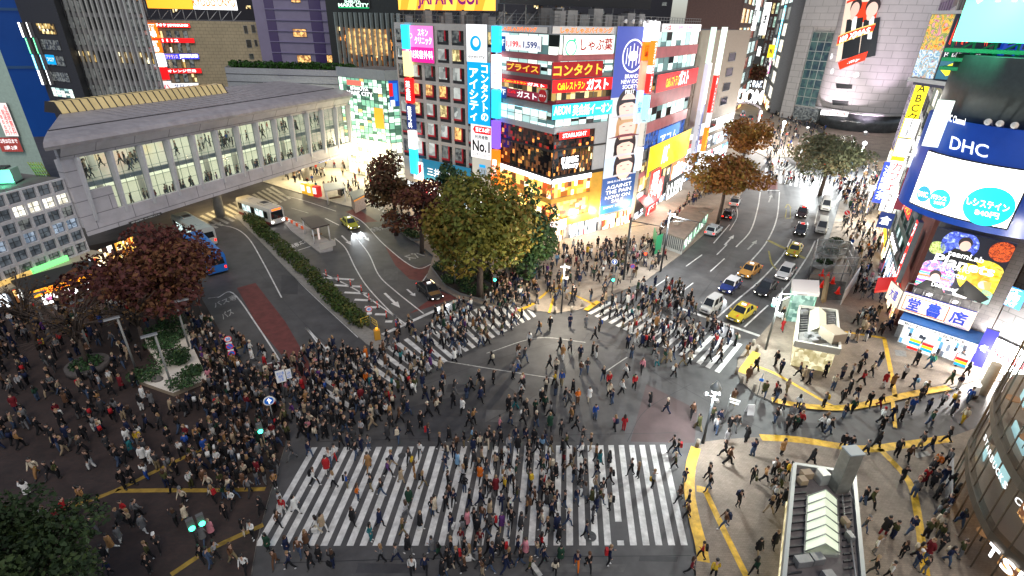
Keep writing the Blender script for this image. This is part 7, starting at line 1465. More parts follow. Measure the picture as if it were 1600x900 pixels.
# --- construction site: fence panels, scaffold deck, cones, workers' things
cs=thing('scaffold_cage','grey scaffold cage with mesh panels around a small construction site','scaffold',(*G(1290,440),KH)); cpts=[G(x,y) for x,y in ((1262,440),(1268,408),(1318,412),(1330,440))]
mb=MB()
for i in range(4):
    a,b=cpts[i],cpts[(i+1)%4]
    for k in range(5): p=lerp2(a,b,k/4); mb.tube([(*p,KH),(*p,3.4)],.05,STEEL,6)
    for z in (1.2,2.3,3.4): mb.tube([(*a,z),(*b,z)],.045,STEEL,6)
mb.build('tubes',cs); mb=MB()
for i in (1,2): 
    a,b=cpts[i],cpts[(i+1)%4]; mb.face([(*a,1.2),(*b,1.2),(*b,3.4),(*a,3.4)],mat('mesh_panel',(.20,.21,.2),.6,alpha=.55))
mb.build('mesh_panel',cs)
mb=MB(); p=[G(x,y) for x,y in ((1265,436),(1322,442),(1316,470),(1282,470))]; mb.prism(p,KH,KH+.02,mat('site_earth',(.07,.06,.05),.9,noise=.5,scale=2)); tag(rebase(mb.build('site_mat')),'dark earth and matting inside the construction site','mat')
for k,(x,y) in enumerate(((1283,432),(1292,437),(1300,444),(1308,460),(1283,450))):
    t=thing('traffic_cone',['topmost','second','middle','lowest','left hand'][k]+' red traffic cone in the construction site by the glass lift','cone',(*G(x,y),KH),'red cones in the construction site'); c=G(x,y); mb=MB(); mb.tube([(*c,KH+.05),(*c,KH+.95)],[.28,.06],paint('cone_red',(220,40,25),.15),10); mb.build('body',t); mb=MB(); mb.box((*c,KH+.03),(.6,.6,.06),paint('cone_red',(220,40,25),.15)); mb.build('base',t)
mb=MB(); a,b=G(1312,478),G(1336,440); mb.tube([(*a,1.2),(*b,1.2)],.04,STEEL,6); 
mb.hexa([(a[0],a[1],KH),(a[0]+.1,a[1],KH),(b[0]+.1,b[1],KH),(b[0],b[1],KH),(a[0],a[1],2.2),(a[0]+.1,a[1],2.2),(b[0]+.1,b[1],2.2),(b[0],b[1],2.2)],mat('hoarding_white',(.5,.52,.54),.5)); tag(rebase(mb.build('site_hoarding')),'white panel hoarding along the right side of the construction site','hoarding')
mb=MB(); p=G(1218,490); q=G(1246,500); mb.hexa([(p[0],p[1],KH),(p[0]+.1,p[1]+.1,KH),(q[0]+.1,q[1]+.1,KH),(q[0],q[1],KH),(p[0],p[1],2.4),(p[0]+.1,p[1]+.1,2.4),(q[0]+.1,q[1]+.1,2.4),(q[0],q[1],2.4)],mat('sheet_cream',(.42,.40,.33),.7,noise=.1)); tag(rebase(mb.build('dust_sheet')),'cream dust sheet hung left of the smaller subway entrance','sheet')
mb=MB(); p,q=G(1285,475),G(1291,440); mb.tube([(*p,.4),(*q,.6)],.3,mat('timber',(.35,.24,.12),.7),4); tag(rebase(mb.build('timber_stack')),'pale timber plank stack in the construction site','timber')
# right kerb planters with shrubs
for k,(x,y) in enumerate(((1303,385),(1297,403),(1285,418))):
    c=G(x,y); t=thing('kerb_planter',['farthest','middle','nearest'][k]+' square kerb planter along the right pavement','planter',(*c,KH),'square planters along the right kerb'); mb=MB(); mb.box((*c,KH+.3),(2.6,2.2,.6),CONC,.6); mb.build('box',t,bevel=.05); mb=MB(); leaves(mb,[((*c,1.0),(1.1,.9,.45))],260,.3,LM['dark'],random.Random(k)); mb.build('shrubs',t)
# --- long site office beside the road
O=[G(x,y,2.7) for x,y in ((1033,361),(1069,373),(1109,328),(1074,322))]
so=thing('site_office','long low prefabricated office with a tan roof and lit side windows beside the right road','site office',((O[0][0]+O[2][0])/2,(O[0][1]+O[2][1])/2,KH))
mb=MB(); mb.prism(O,2.5,2.75,mat('tan_roof',(.24,.19,.15),.7,noise=.25,scale=.8)); mb.build('roof',so); mb=MB(); c=so.location; O2=[(c.x+(a-c.x)*.96,c.y+(b-c.y)*.97) for a,b in O]; mb.prism(O2,KH,2.5,mat('office_wall',(.40,.39,.36),.6,noise=.1)); mb.build('wall',so)
po=Pl(O2[1],O2[2]); pe_=Pl(O2[0],O2[1])
for k in range(6): strip(so,po,(po.L*(k+.08)/6,po.L*(k+.92)/6,.7,2.3),2,W_GREEN,1,FRM,.05,d=.0)
mb=MB()
for k in range(12): mb.pbox(pe_,pe_.L*(k+.2)/12,pe_.L*(k+.6)/12,.6,2.4,.0,.06,FRD)
mb.build('louvre',so)
q=lerp2(O[0],O[2],.3); mb=MB(); mb.box((*q,3.1),(1.2,.9,.7),mat('ac_tan',(.25,.2,.16),.6),.9); mb.build('roof_unit',so,bevel=.03); q=lerp2(O[0],O[2],.9); mb=MB(); mb.box((*q,2.9),(2.4,1.6,.3),_M['tan_roof'],.9); mb.build('roof_hatch',so)
mb=MB(); p0,p1,p2=G(1018,384),G(1022,399),G(1031,395)
for a,b in ((p0,p1),(p1,p2)): mb.hexa([(*a,KH),(a[0]+.08,a[1]+.08,KH),(b[0]+.08,b[1]+.08,KH),(*b,KH),(*a,3),(a[0]+.08,a[1]+.08,3),(b[0]+.08,b[1]+.08,3),(*b,3)],mat('green_panel',(.03,.30,.13),.5))
tag(rebase(mb.build('folding_screen')),'bright green folding screen at the near end of the site office','screen')
mb=MB(); a=G(985,417); b=G(1012,392)
for z in (.5,.85,1.2): mb.tube([(*a,z),(*b,z)],.04,STEEL,6)
for k in range(6): p=lerp2(a,b,k/5); mb.tube([(*p,KH),(*p,1.25)],.05,STEEL,6)
tag(rebase(mb.build('guard_rail')),'grey guard rail at the crowded north pavement corner','railing')
# --- bus shelters and kiosks of the middle road
def shelter(label,pts,h,roofm,posts=True,bench=True,name='bus_shelter'):
    P=[G(x,y,h) for x,y in pts]; c=(sum(p[0] for p in P)/4,sum(p[1] for p in P)/4); t=thing(name,label,'bus shelter',(*c,0)); mb=MB(); mb.prism(P,h-.18,h,roofm); mb.build('roof',t)
    for p in P: q=lerp2(p,c,.12); mb=MB(); mb.tube([(*q,0),(*q,h-.18)],.09,WHITEP,8); mb.build('post',t)
    q=lerp2(P[0],P[3],.5); r=lerp2(P[1],P[2],.5); mb=MB(); a=lerp2(q,r,.2); b=lerp2(q,r,.8); mb.tube([(*a,.5),(*b,.5)],.16,mat('bench_wood',(.2,.13,.08),.7),6); mb.build('bench',t); return t
mb=MB(); mb.prism(Gs([(440,345),(468,348),(520,380),(520,392),(500,396),(455,362)]),0,.15,CONC); tag(mb.build('pavement_bus_island'),kind='structure')
t=shelter('dark roofed bus shelter on the middle road island',[(470,340),(495,335),(515,350),(487,357)],2.7,mat('shelter_roof',(.06,.045,.045),.6,noise=.2)); c=t.location
mb=MB(); mb.box((c.x+.6,c.y-.8,1.2),(.25,.9,1.9),paint('poster_lit',(230,210,200),.5),.4); tag(rebase(mb.build('poster_stand')),'pale lit poster stand under the dark bus shelter','stand')
mb=MB(); a,b=G(500,393),G(522,386); mb.hexa([(*a,.15),(a[0]+.2,a[1]+.3,.15),(b[0]+.2,b[1]+.3,.15),(*b,.15),(*a,1.1),(a[0]+.2,a[1]+.3,1.1),(b[0]+.2,b[1]+.3,1.1),(*b,1.1)],mat('barrier_pale',(.45,.43,.40),.6)); tag(rebase(mb.build('end_barrier')),'pale low barrier at the near end of the dark bus shelter','barrier')
t=shelter('pale canopied bus shelter on the bright station pavement',[(504,287),(534,283),(540,293),(508,298)],2.7,mat('canopy_white',(.5,.52,.47),.5)); c=G(532,307); mb=MB(); mb.box((*c,1.35),(.25,1.5,2.2),BLACKP,.7); mb.box((c[0]+.1,c[1]-.1,1.4),(.2,1.1,1.5),E_W,.7); tag(rebase(mb.build('advert_panel')),'black framed lit advert panel beside the pale canopied shelter','advert panel')
kp=[G(x,y,2.6) for x,y in ((545,301),(566,295),(572,303),(552,313))]; c=(sum(p[0] for p in kp)/4,sum(p[1] for p in kp)/4); t=thing('street_kiosk','small grey roofed street kiosk with an orange band on the station pavement','kiosk',(*c,KH))
mb=MB(); mb.prism(kp,2.5,2.7,mat('kiosk_roof2',(.14,.16,.16),.5)); mb.build('roof',t); k2=[lerp2(p,c,.15) for p in kp]; mb=MB(); mb.prism(k2,KH,2.2,mat('kiosk_wall',(.33,.28,.26),.6,noise=.2)); mb.build('wall',t); mb=MB(); mb.prism([lerp2(p,c,.1) for p in kp],2.2,2.49,paint('kiosk_band',(210,140,40),.5)); mb.build('band',t)
for i,(x,y,col) in enumerate(((479,303,(235,180,40)),(488,306,(240,190,60)),(497,308,(200,40,40)))):
    c=G(x,y); t=thing('vending_machine',['yellow vending machine at the left end of the row','second yellow vending machine, next to the red one','red vending machine at the right end of the row'][i]+' under the footbridge','vending machine',(*c,KH),'vending machines under the footbridge'); mb=MB(); mb.box((*c,KH+1.0),(1.2,1.0,2.0),paint('vm%d'%i,col,.4),-.5); mb.build('casing',t,bevel=.04); mb=MB(); mb.box((c[0]-.3,c[1]-.55,KH+1.2),(.75,.1,1.1),E_W1,-.5); mb.build('display',t)
for k in range(8):
    t_=k/7; x,y=446+28*t_,345+16*t_; c=G(x,y); mb=MB(); m=paint('bar_or',(225,90,40),.2) if k%2 else WHITEP; mb.box((*c,.55),(.9,.12,.5),m,-.6); mb.tube([(c[0]-.3,c[1]+.2,.15),(c[0]-.3,c[1]+.2,.9)],.04,STEEL,5); tag(rebase(mb.build('road_barrier')),('orange' if k%2 else 'white')+' road barrier, number %s from the bus, in the row before the dark shelter'%['one','two','three','four','five','six','seven','eight'][k],'barrier',group='orange and white road barriers')
# red delineator posts
for k,(x,y) in enumerate(((510,432),(529,440),(548,447),(565,456),(577,470),(590,482),(604,497),(619,511))):
    c=G(x,y); mb=MB(); mb.tube([(*c,.0),(*c,.1)],[.2,.16],BLACKP,8); mb.tube([(*c,.1),(*c,.95)],.06,paint('post_red2',(200,45,30),.12),8); mb.tube([(*c,.6),(*c,.7)],.064,WHITEP,8); tag(rebase(mb.build('lane_post')),'red flexible lane post, %s along the hatched marking counted from the far end'%['first','second','third','fourth','fifth','sixth','seventh','eighth'][k],'post',group='red lane posts along the hatched marking')
# yellow island fence, device and speed sign
t=thing('guard_fence','yellow guard fence around the tip of the traffic island','fence',(*G(580,520),KH)); mb=MB(); fp=Gs([(565,512),(578,507),(590,516),(592,528)],KH)
for a,b in zip(fp,fp[1:]):
    for z in (.5,.8,1.1): mb.tube([(*a,KH+z),(*b,KH+z)],.04,mat('yellow_paint',(.55,.36,.02),.5),6)
    mb.tube([(*a,KH),(*a,1.25)],.05,_M['yellow_paint'],6)
mb.build('rails',t)
c=G(590,530,KH); mb=MB(); mb.box((*c,.7),(.6,.5,1.1),mat('amber_box',(.55,.28,.03),.5),.4); mb.ball((*c,1.4),.16,paint('amber_lamp',(255,170,40),.8)); tag(rebase(mb.build('warning_beacon')),'amber warning beacon on the tip of the traffic island','beacon')
def pole(label,px,py,h,items,name='traffic_sign',cat='sign',group=None,r=.05,m=POLE,z0=None):
    """items: (kind,height,size,...)"""
    c=G(px,py,KH); t=thing(name,label,cat,(*c,KH),group); mb=MB(); mb.tube([(*c,KH),(*c,h)],r,m,8); mb.build('pole',t)
    f=Vector((-c[0],-c[1],0)).normalized(); s=Vector((-f.y,f.x,0)); s=s if s.x>0 else -s
    def P(a,z,d): return (c[0]+s.x*a+f.x*d,c[1]+s.y*a+f.y*d,z)
    for it in items:
        k,z,R=it[:3]; mb=MB()
        def disc(rad,m,d,n=24,a0=0,a1=6.2832): mb.face([P(it[4]+rad*math.cos(a0+(a1-a0)*q/n),z+rad*math.sin(a0+(a1-a0)*q/n),d) for q in range(n)],m)
        if k=='disc':   # blue / red round sign: face colour, rim colour
            it=it+(0,) if len(it)<5 else it
            rim,face=it[3]; mb.tube([P(it[4],z,.06),P(it[4],z,.1)],[R,R],rim,24); disc(R*.8,face,.105)
            tx=it[5] if len(it)>5 else None
            if tx=='bar': mb.face([P(it[4]-R*.6,z+R*.45,.11),P(it[4]-R*.45,z+R*.6,.11),P(it[4]+R*.6,z-R*.45,.11),P(it[4]+R*.45,z-R*.6,.11)],rim)
            elif tx=='arrow':
                mb.face([P(-R*.12,z-R*.6,.11),P(R*.12,z-R*.6,.11),P(R*.12,z+R*.1,.11),P(-R*.12,z+R*.1,.11)],E_W1); mb.face([P(-R*.4,z+R*.1,.11),P(R*.4,z+R*.1,.11),P(0,z+R*.65,.11)],E_W1); mb.face([P(R*.1,z-R*.3,.112),P(R*.5,z+R*.0,.112),P(R*.4,z+R*.15,.112),P(R*.05,z-R*.12,.112)],E_W1)
            elif tx:
                vs,fs,_=text_geo(tx,.03); mb.mesh([P(it[4]+(a-.5)*R*1.1,z+(b-.5)*R*.9,.112) for a,b in vs],fs,it[6] if len(it)>6 else E_BK)
            mb.build('sign_face',t)
        elif k=='plate':
            w,m_=it[3],it[4]; off=it[5] if len(it)>5 else 0; mb.hexa([P(off-w/2,z-R/2,.05),P(off+w/2,z-R/2,.05),P(off+w/2,z-R/2,.1),P(off-w/2,z-R/2,.1),P(off-w/2,z+R/2,.05),P(off+w/2,z+R/2,.05),P(off+w/2,z+R/2,.1),P(off-w/2,z+R/2,.1)],m_)
            if len(it)>6: vs,fs,_=text_geo(it[6],.0); mb.mesh([P(off+(a-.5)*w*.8,z+(b-.5)*R*.8,.112) for a,b in vs],fs,it[7] if len(it)>7 else E_BK)
            mb.build('sign_plate',t)
        elif k=='signal':   # lens colour, horizontal offset
            mcol,off=it[3],it[4]; mb.hexa([P(off-.2,z-.45,.05),P(off+.2,z-.45,.05),P(off+.2,z-.45,.3),P(off-.2,z-.45,.3),P(off-.2,z+.45,.05),P(off+.2,z+.45,.05),P(off+.2,z+.45,.3),P(off-.2,z+.45,.3)],mat('signal_case',(.10,.10,.10),.5)); h_=mb.build('signal_head',t)
            mb=MB(); mb.tube([P(off,z+(.2 if it[5] else -.2),.3),P(off,z+(.2 if it[5] else -.2),.38)],[.17,.15],mcol,12); mb.build('lens',h_)
        elif k=='arm':
            mb.tube([P(0,z,0),P(it[3],z+it[4],0)],[.06,.04],m,6); mb.tube([P(0,z-.8,0),P(it[3]*.5,z+it[4]*.5-.05,0)],.03,m,6); mb.build('arm',t)
        elif k=='lamp':
            off=it[3]; mb.hexa([P(off-.1,z-.05,-.2),P(off+R,z-.05,-.2),P(off+R,z-.05,.2),P(off-.1,z-.05,.2),P(off-.1,z+.06,-.16),P(off+R,z+.06,-.16),P(off+R,z+.06,.16),P(off-.1,z+.06,.16)],STEEL); mb.build('lamp_head',t)
    return t
BLS=mat('sign_blue',(.01,.10,.45),.4,e=.15,ec=(.02,.2,.8)); RDS=mat('sign_red',(.5,.02,.03),.4,e=.12,ec=(.9,.05,.05)); SGN_G=paint('sig_green',(60,255,190),6.0,True); SGN_R=paint('sig_red',(255,50,20),6.0,True); SW=mat('sign_white',(.6,.6,.6),.5,e=.08,ec=(1,1,1))
pole('round speed sign on a grey pole at the tip of the green hedge',580,514,3.0,[('disc',2.6,.34,(RDS,SW),0,'40',BLS),('plate',2.1,.25,.5,SW)])
pole('pole with stacked no parking discs and white plates beside the red bus lane',367,572,3.4,[('disc',3.2,.32,(RDS,SW),0,'30',BLS),('plate',2.75,.16,.5,SW),('disc',2.4,.32,(RDS,BLS),0,'bar'),('plate',1.95,.16,.5,SW),('disc',1.6,.32,(RDS,BLS),0,'bar')])
pole('big blue round sign with white arrows over the dense crowd on the left',430,668,3.3,[('disc',2.9,.42,(SW,BLS),0,'arrow')])
pole('blue round arrow sign among the crowd on the north pavement',957,437,3.0,[('disc',2.7,.4,(SW,BLS),0,'arrow')],group=None)
pole('red and blue no parking disc at the north pavement edge',985,442,2.8,[('disc',2.5,.3,(RDS,BLS),0,'bar')])
pole('white placard with blue rows of writing, the larger one in the dense crowd',446,622,2.9,[('plate',2.5,1.2,.75,SW,0,'歩行者\n横断\n注意',BLS)],name='placard',cat='placard')
pole('smaller white placard right beside the larger placard in the crowd',458,618,2.8,[('plate',2.5,.95,.42,SW,0,'止まれ',BLS)],name='placard',cat='placard')
pole('white multi plate street sign pole in front of the big olive tree',711,447,4.0,[('plate',3.6,.5,.35,SW,.0),('plate',2.9,.7,.3,SW,.05)])
pole('pale bus stop sign on a pole beside the maroon tree',314,489,3.4,[('plate',3.0,1.0,.45,paint('busstop',(190,205,190),.25),0,'バス',E_BK)],name='bus_stop_sign')
pole('pedestrian signal with a green light in the crowd at the lower left',312,858,3.0,[('signal',2.5,1,SGN_G,0,False),('signal',2.5,1,SGN_G,.55,False)],name='pedestrian_signal',cat='signal',r=.07,m=POLED)
pole('pedestrian signal with a green light in the dense crowd left of the crossing',415,706,3.0,[('signal',2.6,1,SGN_G,0,False)],name='pedestrian_signal',cat='signal',r=.07,m=POLED)
pole('pedestrian signal with a green light under the dark green tree',773,462,3.0,[('signal',2.6,1,SGN_G,0,False)],name='pedestrian_signal',cat='signal',r=.07,m=POLED)
pole('pedestrian signal with a green light among the crowd on the north pavement',956,457,2.6,[('signal',2.2,1,SGN_G,0,False)],name='pedestrian_signal',cat='signal',r=.06,m=POLED)
pole('tall dark mast with a red traffic light and a long arm on the north pavement',974,437,8.6,[('arm',8.2,0,4.2,-.4),('signal',4.0,1,SGN_R,2.3,True),('arm',4.2,0,2.2,0)],name='traffic_light',cat='traffic light',r=.14,m=POLED)
pole('second tall dark mast with a lamp arm near the green folding screen',1032,424,8.8,[('arm',8.0,0,5.2,-.6),('lamp',8.3,.9,-.2)],name='lamp_mast',cat='mast',r=.13,m=POLED)
pole('slim grey mast with a bright white lamp at the north pavement corner',877,489,6.4,[('lamp',6.0,.8,-.3),('lamp',4.6,.5,0)],name='lamp_mast',cat='mast',r=.09,m=POLED)
pole('grey signal mast with an arm beside the right stop line',1196,546,7.2,[('arm',6.6,0,2.2,.5),('signal',5.6,1,SGN_G,-.4,False),('plate',4.4,.5,.6,STEEL,.4)],name='traffic_light',cat='traffic light',r=.12)
pole('thin white marker pole with a small blue plate at the right pavement corner',1183,618,2.6,[('plate',1.9,.25,.35,BLS)],name='marker_pole',cat='pole',r=.035)
pole('white finger post with two plates on the right plaza',1131,660,3.0,[('plate',2.7,.16,.8,SW,.4),('plate',2.4,.16,.7,SW,.4)],name='finger_post',cat='sign',r=.05)
pole('slim pole with a small red lit sign far on the right pavement',1315,360,3.6,[('disc',3.2,.5,(SW,RDS),0,'bar')],name='traffic_sign')
pole('pole with a red traffic light at the far crossing',1222,240,5.5,[('signal',5,1,SGN_R,0,True),('arm',5.3,0,-3,0)],name='traffic_light',cat='traffic light',r=.1,m=POLED)
pole('pole with a red traffic light before the grey green tree',1280,290,5.0,[('signal',4.6,1,SGN_R,0,True)],name='traffic_light',cat='traffic light',r=.1,m=POLED)
# plaza street lamps, west
for i,(x,y,h) in enumerate(((80,529,5.2),(145,556,6.0),(214,581,6.0),(297,547,5.6),(271,610,6.0))):
    pole(['tapered white lamp post at the far left of the west plaza','white lamp post behind the round planter','white lamp post with a flat head left of the gravel garden','white lamp post at the far corner of the gravel garden','white lamp post with a slanted head at the near corner of the gravel garden'][i],x,y,h,[('lamp',h,1.1,(-.9 if i in (2,4) else .0))],name='street_lamp',cat='street lamp',group='white lamp posts of the west plaza',r=.09,m=mat('lamp_white',(.22,.22,.21),.5))
# the bright plaza lamp at the crossing corner
c=G(1098,692,KH); lp=thing('street_lamp','tall dark lamp post with bright floodlight heads at the crossing corner','street lamp',(*c,KH)); mb=MB(); mb.tube([(*c,KH),(*c,1.2),(*c,5.4)],[.14,.11,.08],POLED,10); mb.build('pole',lp)
mb=MB(); mb.tube([(*c,5.3),(*c,5.6),(*c,6.2)],[.3,.42,.08],mat('lamp_hood',(.35,.38,.38),.3,.4),14); mb.build('hood',lp); mb=MB(); mb.ball((*c,5.32),.27,paint('lamp_glow',(250,255,255),25.0,True),12,8); mb.build('lamp_globe',lp)
for k in range(3): mb=MB(); a=k*2.1+.6; mb.tube([(*c,4.7),(c[0]+.5*math.cos(a),c[1]+.5*math.sin(a),4.8)],.03,POLED,5); mb.ball((c[0]+.6*math.cos(a),c[1]+.6*math.sin(a),4.8),.16,WHITEP,8,6); mb.build('camera',lp)
LAMPS=[]
def lamp(name,loc,power,col=(1,.93,.82),soft=.25,cone=None,aim=None):
    l=bpy.data.lights.new(name,'SPOT' if cone else 'POINT'); l.energy=power; l.color=col; l.shadow_soft_size=soft
    o=bpy.data.objects.new(name,l); COL.objects.link(o); o.location=loc
    if cone: l.spot_size=cone; l.spot_blend=.6; o.rotation_euler=((Vector(aim)-Vector(loc)).to_track_quat('-Z','Y') if aim else Vector((0,0,-1)).to_track_quat('-Z','Y')).to_euler()
    return o
lamp('plaza_lamp_light',(c[0],c[1],5.0),3600,(.95,1,1))
m=G(877,489,KH); lamp('mast_light',(m[0],m[1]-.8,5.9),3000,(1,.9,.72))
m=G(1032,424,KH); lamp('mast_light',(m[0]+.6,m[1]-.6,8.1),4500,(.95,1,1)); m=G(1196,546,KH); lamp('mast_light',(m[0],m[1]-.5,6.3),4200,(.9,1,.95))
for k,x in enumerate((1552,1570,1592)): u,z=CD.px(x,188); q=CD.at(u,z_b1+.3,1.2); lamp('fascia_spot',q,4200,(1,.92,.78),.3,1.9,(q[0]-17,q[1]-15,0))
for (x,y) in ((1448,470),(1488,483)):
    q=PB.px(x,y,2.4); loc=PB.at(q[0],rsn[3]+.9,2.4); mb=MB(); mb.tube([PB.at(q[0],rsn[3]+.75,.4),PB.at(q[0],rsn[3]+.95,2.3)],.03,STEEL,5); mb.box(PB.at(q[0],rsn[3]+.95,2.4),(.5,.3,.12),E_WS,.5); tag(rebase(mb.build('sign_lamp')),('left' if x<1460 else 'right')+' white lamp on a bracket over the beige bookshop sign','lamp',group='bracket lamps over the bookshop sign'); lamp('sign_lamp_light',PB.at(q[0],rsn[3]+.7,3.0),260,(1,.95,.85),.2)
q=PR2.at(2.4,2.6,2.2); lamp('shop_front_light',q,4500,(1,.95,.9),.6)
# bollards
for k,(x,y) in enumerate(((837,486),(867,489),(893,487),(909,479),(1150,584),(1158,598),(1177,611),(1089,698),(1182,549),(1176,540))):
    c=G(x,y,KH); mb=MB(); mb.tube([(*c,KH),(*c,.85)],[.16,.15],mat('bollard_stone',(.25,.22,.18),.6,noise=.2),10); mb.ball((*c,.85),.15,_M['bollard_stone'],10,6,(1,1,.5)); tag(rebase(mb.build('bollard')),['first','second','third','fourth','first','second','third','only','lower','upper'][k]+(' stone bollard from the left on the north pavement corner' if k<4 else (' stone bollard from the top at the right pavement corner' if k<7 else (' stone bollard beside the bright lamp post' if k==7 else ' stone bollard in front of the signal mast'))),'bollard',group='stone bollards')
c=G(1171,646); t=thing('folding_sign','small white folding board standing on the asphalt of the right plaza','board',(*c,0)); mb=MB(); mb.hexa([(c[0]-.3,c[1]-.25,0),(c[0]+.3,c[1]-.25,0),(c[0]+.3,c[1]-.2,0),(c[0]-.3,c[1]-.2,0),(c[0]-.3,c[1]-.02,.95),(c[0]+.3,c[1]-.02,.95),(c[0]+.3,c[1]+.03,.95),(c[0]-.3,c[1]+.03,.95)],SW); mb.build('front_panel',t); mb=MB(); mb.hexa([(c[0]-.3,c[1]+.25,0),(c[0]+.3,c[1]+.25,0),(c[0]+.3,c[1]+.3,0),(c[0]-.3,c[1]+.3,0),(c[0]-.3,c[1]+.04,.93),(c[0]+.3,c[1]+.04,.93),(c[0]+.3,c[1]+.08,.93),(c[0]-.3,c[1]+.08,.93)],SW); mb.build('rear_panel',t)
# barrier before the queue at the glass facade
mb=MB(); a,b=G(1478,735),G(1474,810)
mb.hexa([(*a,KH),(a[0]+.12,a[1],KH),(b[0]+.12,b[1],KH),(*b,KH),(*a,1.3),(a[0]+.12,a[1],1.3),(b[0]+.12,b[1],1.3),(*b,1.3)],mat('grey_wall_low',(.3,.3,.31),.5)); tag(rebase(mb.build('low_partition')),'grey low partition beside the waiting people at the glass facade','partition')
# ceiling light under the footbridge and the station pavement
for k,(x,y) in enumerate(((470,285),(530,270),(575,285))): q=G(x,y); lamp('underpass_light',(q[0],q[1],4.6),2600,(1,.84,.50),.5)
q=G(350,330); lamp('underpass_light',(q[0],q[1]-1,4.6),1800,(1,.74,.34),.5)
# white capitals on the glass facade
def qsign(s,label,z,pts,h):
    a,b=[G(x,y,z) for x,y in pts]; p=Pl(a,b); mb=MB(); n=len(s); p.n=(-abs(p.n[0]),p.n[1]) if p.n[0]>0 else p.n
    for i,ch in enumerate(s): u=p.L*i/n; letters(mb,p,ch,u,u+p.L*.78/n,z-h/2,z+h/2,.12,E_WS,.03,mirror=True)
    tag(rebase(mb.build('facade_lettering')),label,'lettering')

for i,(x,y,z,pw,cl) in enumerate(((1278,283,7,16000,(.95,1,1)),(1335,275,7,18000,(.9,1,1)),(1215,235,7,14000,(1,.95,.88)),(1180,215,7,9000,(1,.9,.8)),(1345,350,6,7000,(1,.95,.85)))):  # globe lamps added to brighten the far street in place of its glare
    c=G(x,y); t=thing('street_lamp',['added tall white globe lamp before the grey green tree','added tall white globe lamp over the bright far crowd','added tall white globe lamp at the far crossing corner','added tall white globe lamp beside the orange brown tree','added white globe lamp on the right pavement'][i],'street lamp',(*c,0),'added globe lamps along the far street'); mb=MB(); mb.tube([(*c,0),(*c,z)],[.12,.07],POLE,8); mb.build('pole',t); mb=MB(); mb.ball((*c,z+.3),.42,paint('globe',(240,250,255),14),12,8); mb.build('lamp_globe',t); lamp('added_lamp_light',(c[0],c[1]-.3,z-.5),pw,cl,.4)
for i,(x,y) in enumerate(((1262,205),(1352,212))):
    c=G(x,y); mb=MB(); mb.box((*c,.6),(1,.8,.8),STEEL,.5); mb.box((c[0]-.1,c[1]+.3,1.1),(.8,.4,.3),E_WS,.5); tag(rebase(mb.build('uplight')),['left','right'][i]+' floodlight on the ground washing the round tower','floodlight'); lamp('uplight_light',(c[0],c[1],1.8),11000,(1,.9,.95) if i==0 else (1,.82,1),.5,1.5,(TC[0],TC[1],26))

def along(qc,u):
    for a,b in zip(qc,qc[1:]):
        l=math.hypot(b[0]-a[0],b[1]-a[1])
        if u<=l: return (a[0]+(b[0]-a[0])*u/l,a[1]+(b[1]-a[1])*u/l),((b[0]-a[0])/l,(b[1]-a[1])/l)
        u-=l
    return qc[-1],((qc[-1][0]-qc[-2][0])/l,(qc[-1][1]-qc[-2][1])/l)
def qsign(s,label,z,u0,pitch,h,m):
    mb=MB()
    for i,ch in enumerate(s):
        if ch==' ': continue
        (a,d),(b,_)=along(qc,u0+i*pitch),along(qc,u0+i*pitch+pitch*.78)
        if math.hypot(a[0]-b[0],a[1]-b[1])<pitch*.5: break
        p=Pl(a,b); p.n=(-abs(p.n[0]),p.n[1] if p.n[0]<0 else -p.n[1]); letters(mb,p,ch,0,p.L,z-h/2,z+h/2,.32,m,.03,mirror=True)
    tag(rebase(mb.build('facade_lettering')),label,'lettering')
def ustart(y):
    u=0
    for a,b in zip(qc,qc[1:]):
        if a[1]>=y>=b[1]: return u+math.hypot(b[0]-a[0],b[1]-a[1])*(a[1]-y)/(a[1]-b[1])
        u+=math.hypot(b[0]-a[0],b[1]-a[1])
    return u
QZ1,QU1,QZ2,QU2=2.5,ustart(21.5),6.4,ustart(26.6)
qsign('TSUTAYA','large white glowing capitals on the lower beam of the curved glass facade',QZ1,QU1,.9,.85,E_WS)
qsign('STARBUCKS COFFEE','upper row of small white glowing capitals on the curved glass facade',QZ2,QU2,.55,.42,E_W1)
for k,(pl,u,n_) in enumerate(((PRF,2.0,1),(PRF,us+2.5,1),(PRF,uR-.8,1),(PRF,EU-2,1),(PLF,3.5,1),(PST,4,1),(PST,10,1),(PG,6,1),(PG,14,1))):
    lamp('shop_spill_light',pl.at(u,3.4,1.2),[600,700,700,900,600,1200,1200,800,800][k],[(1,.72,.36),(1,.92,.8)][1 if k in (1,2,5,6) else 0],.5)  # fixtureless lights added to spill shopfront glow onto the pavement
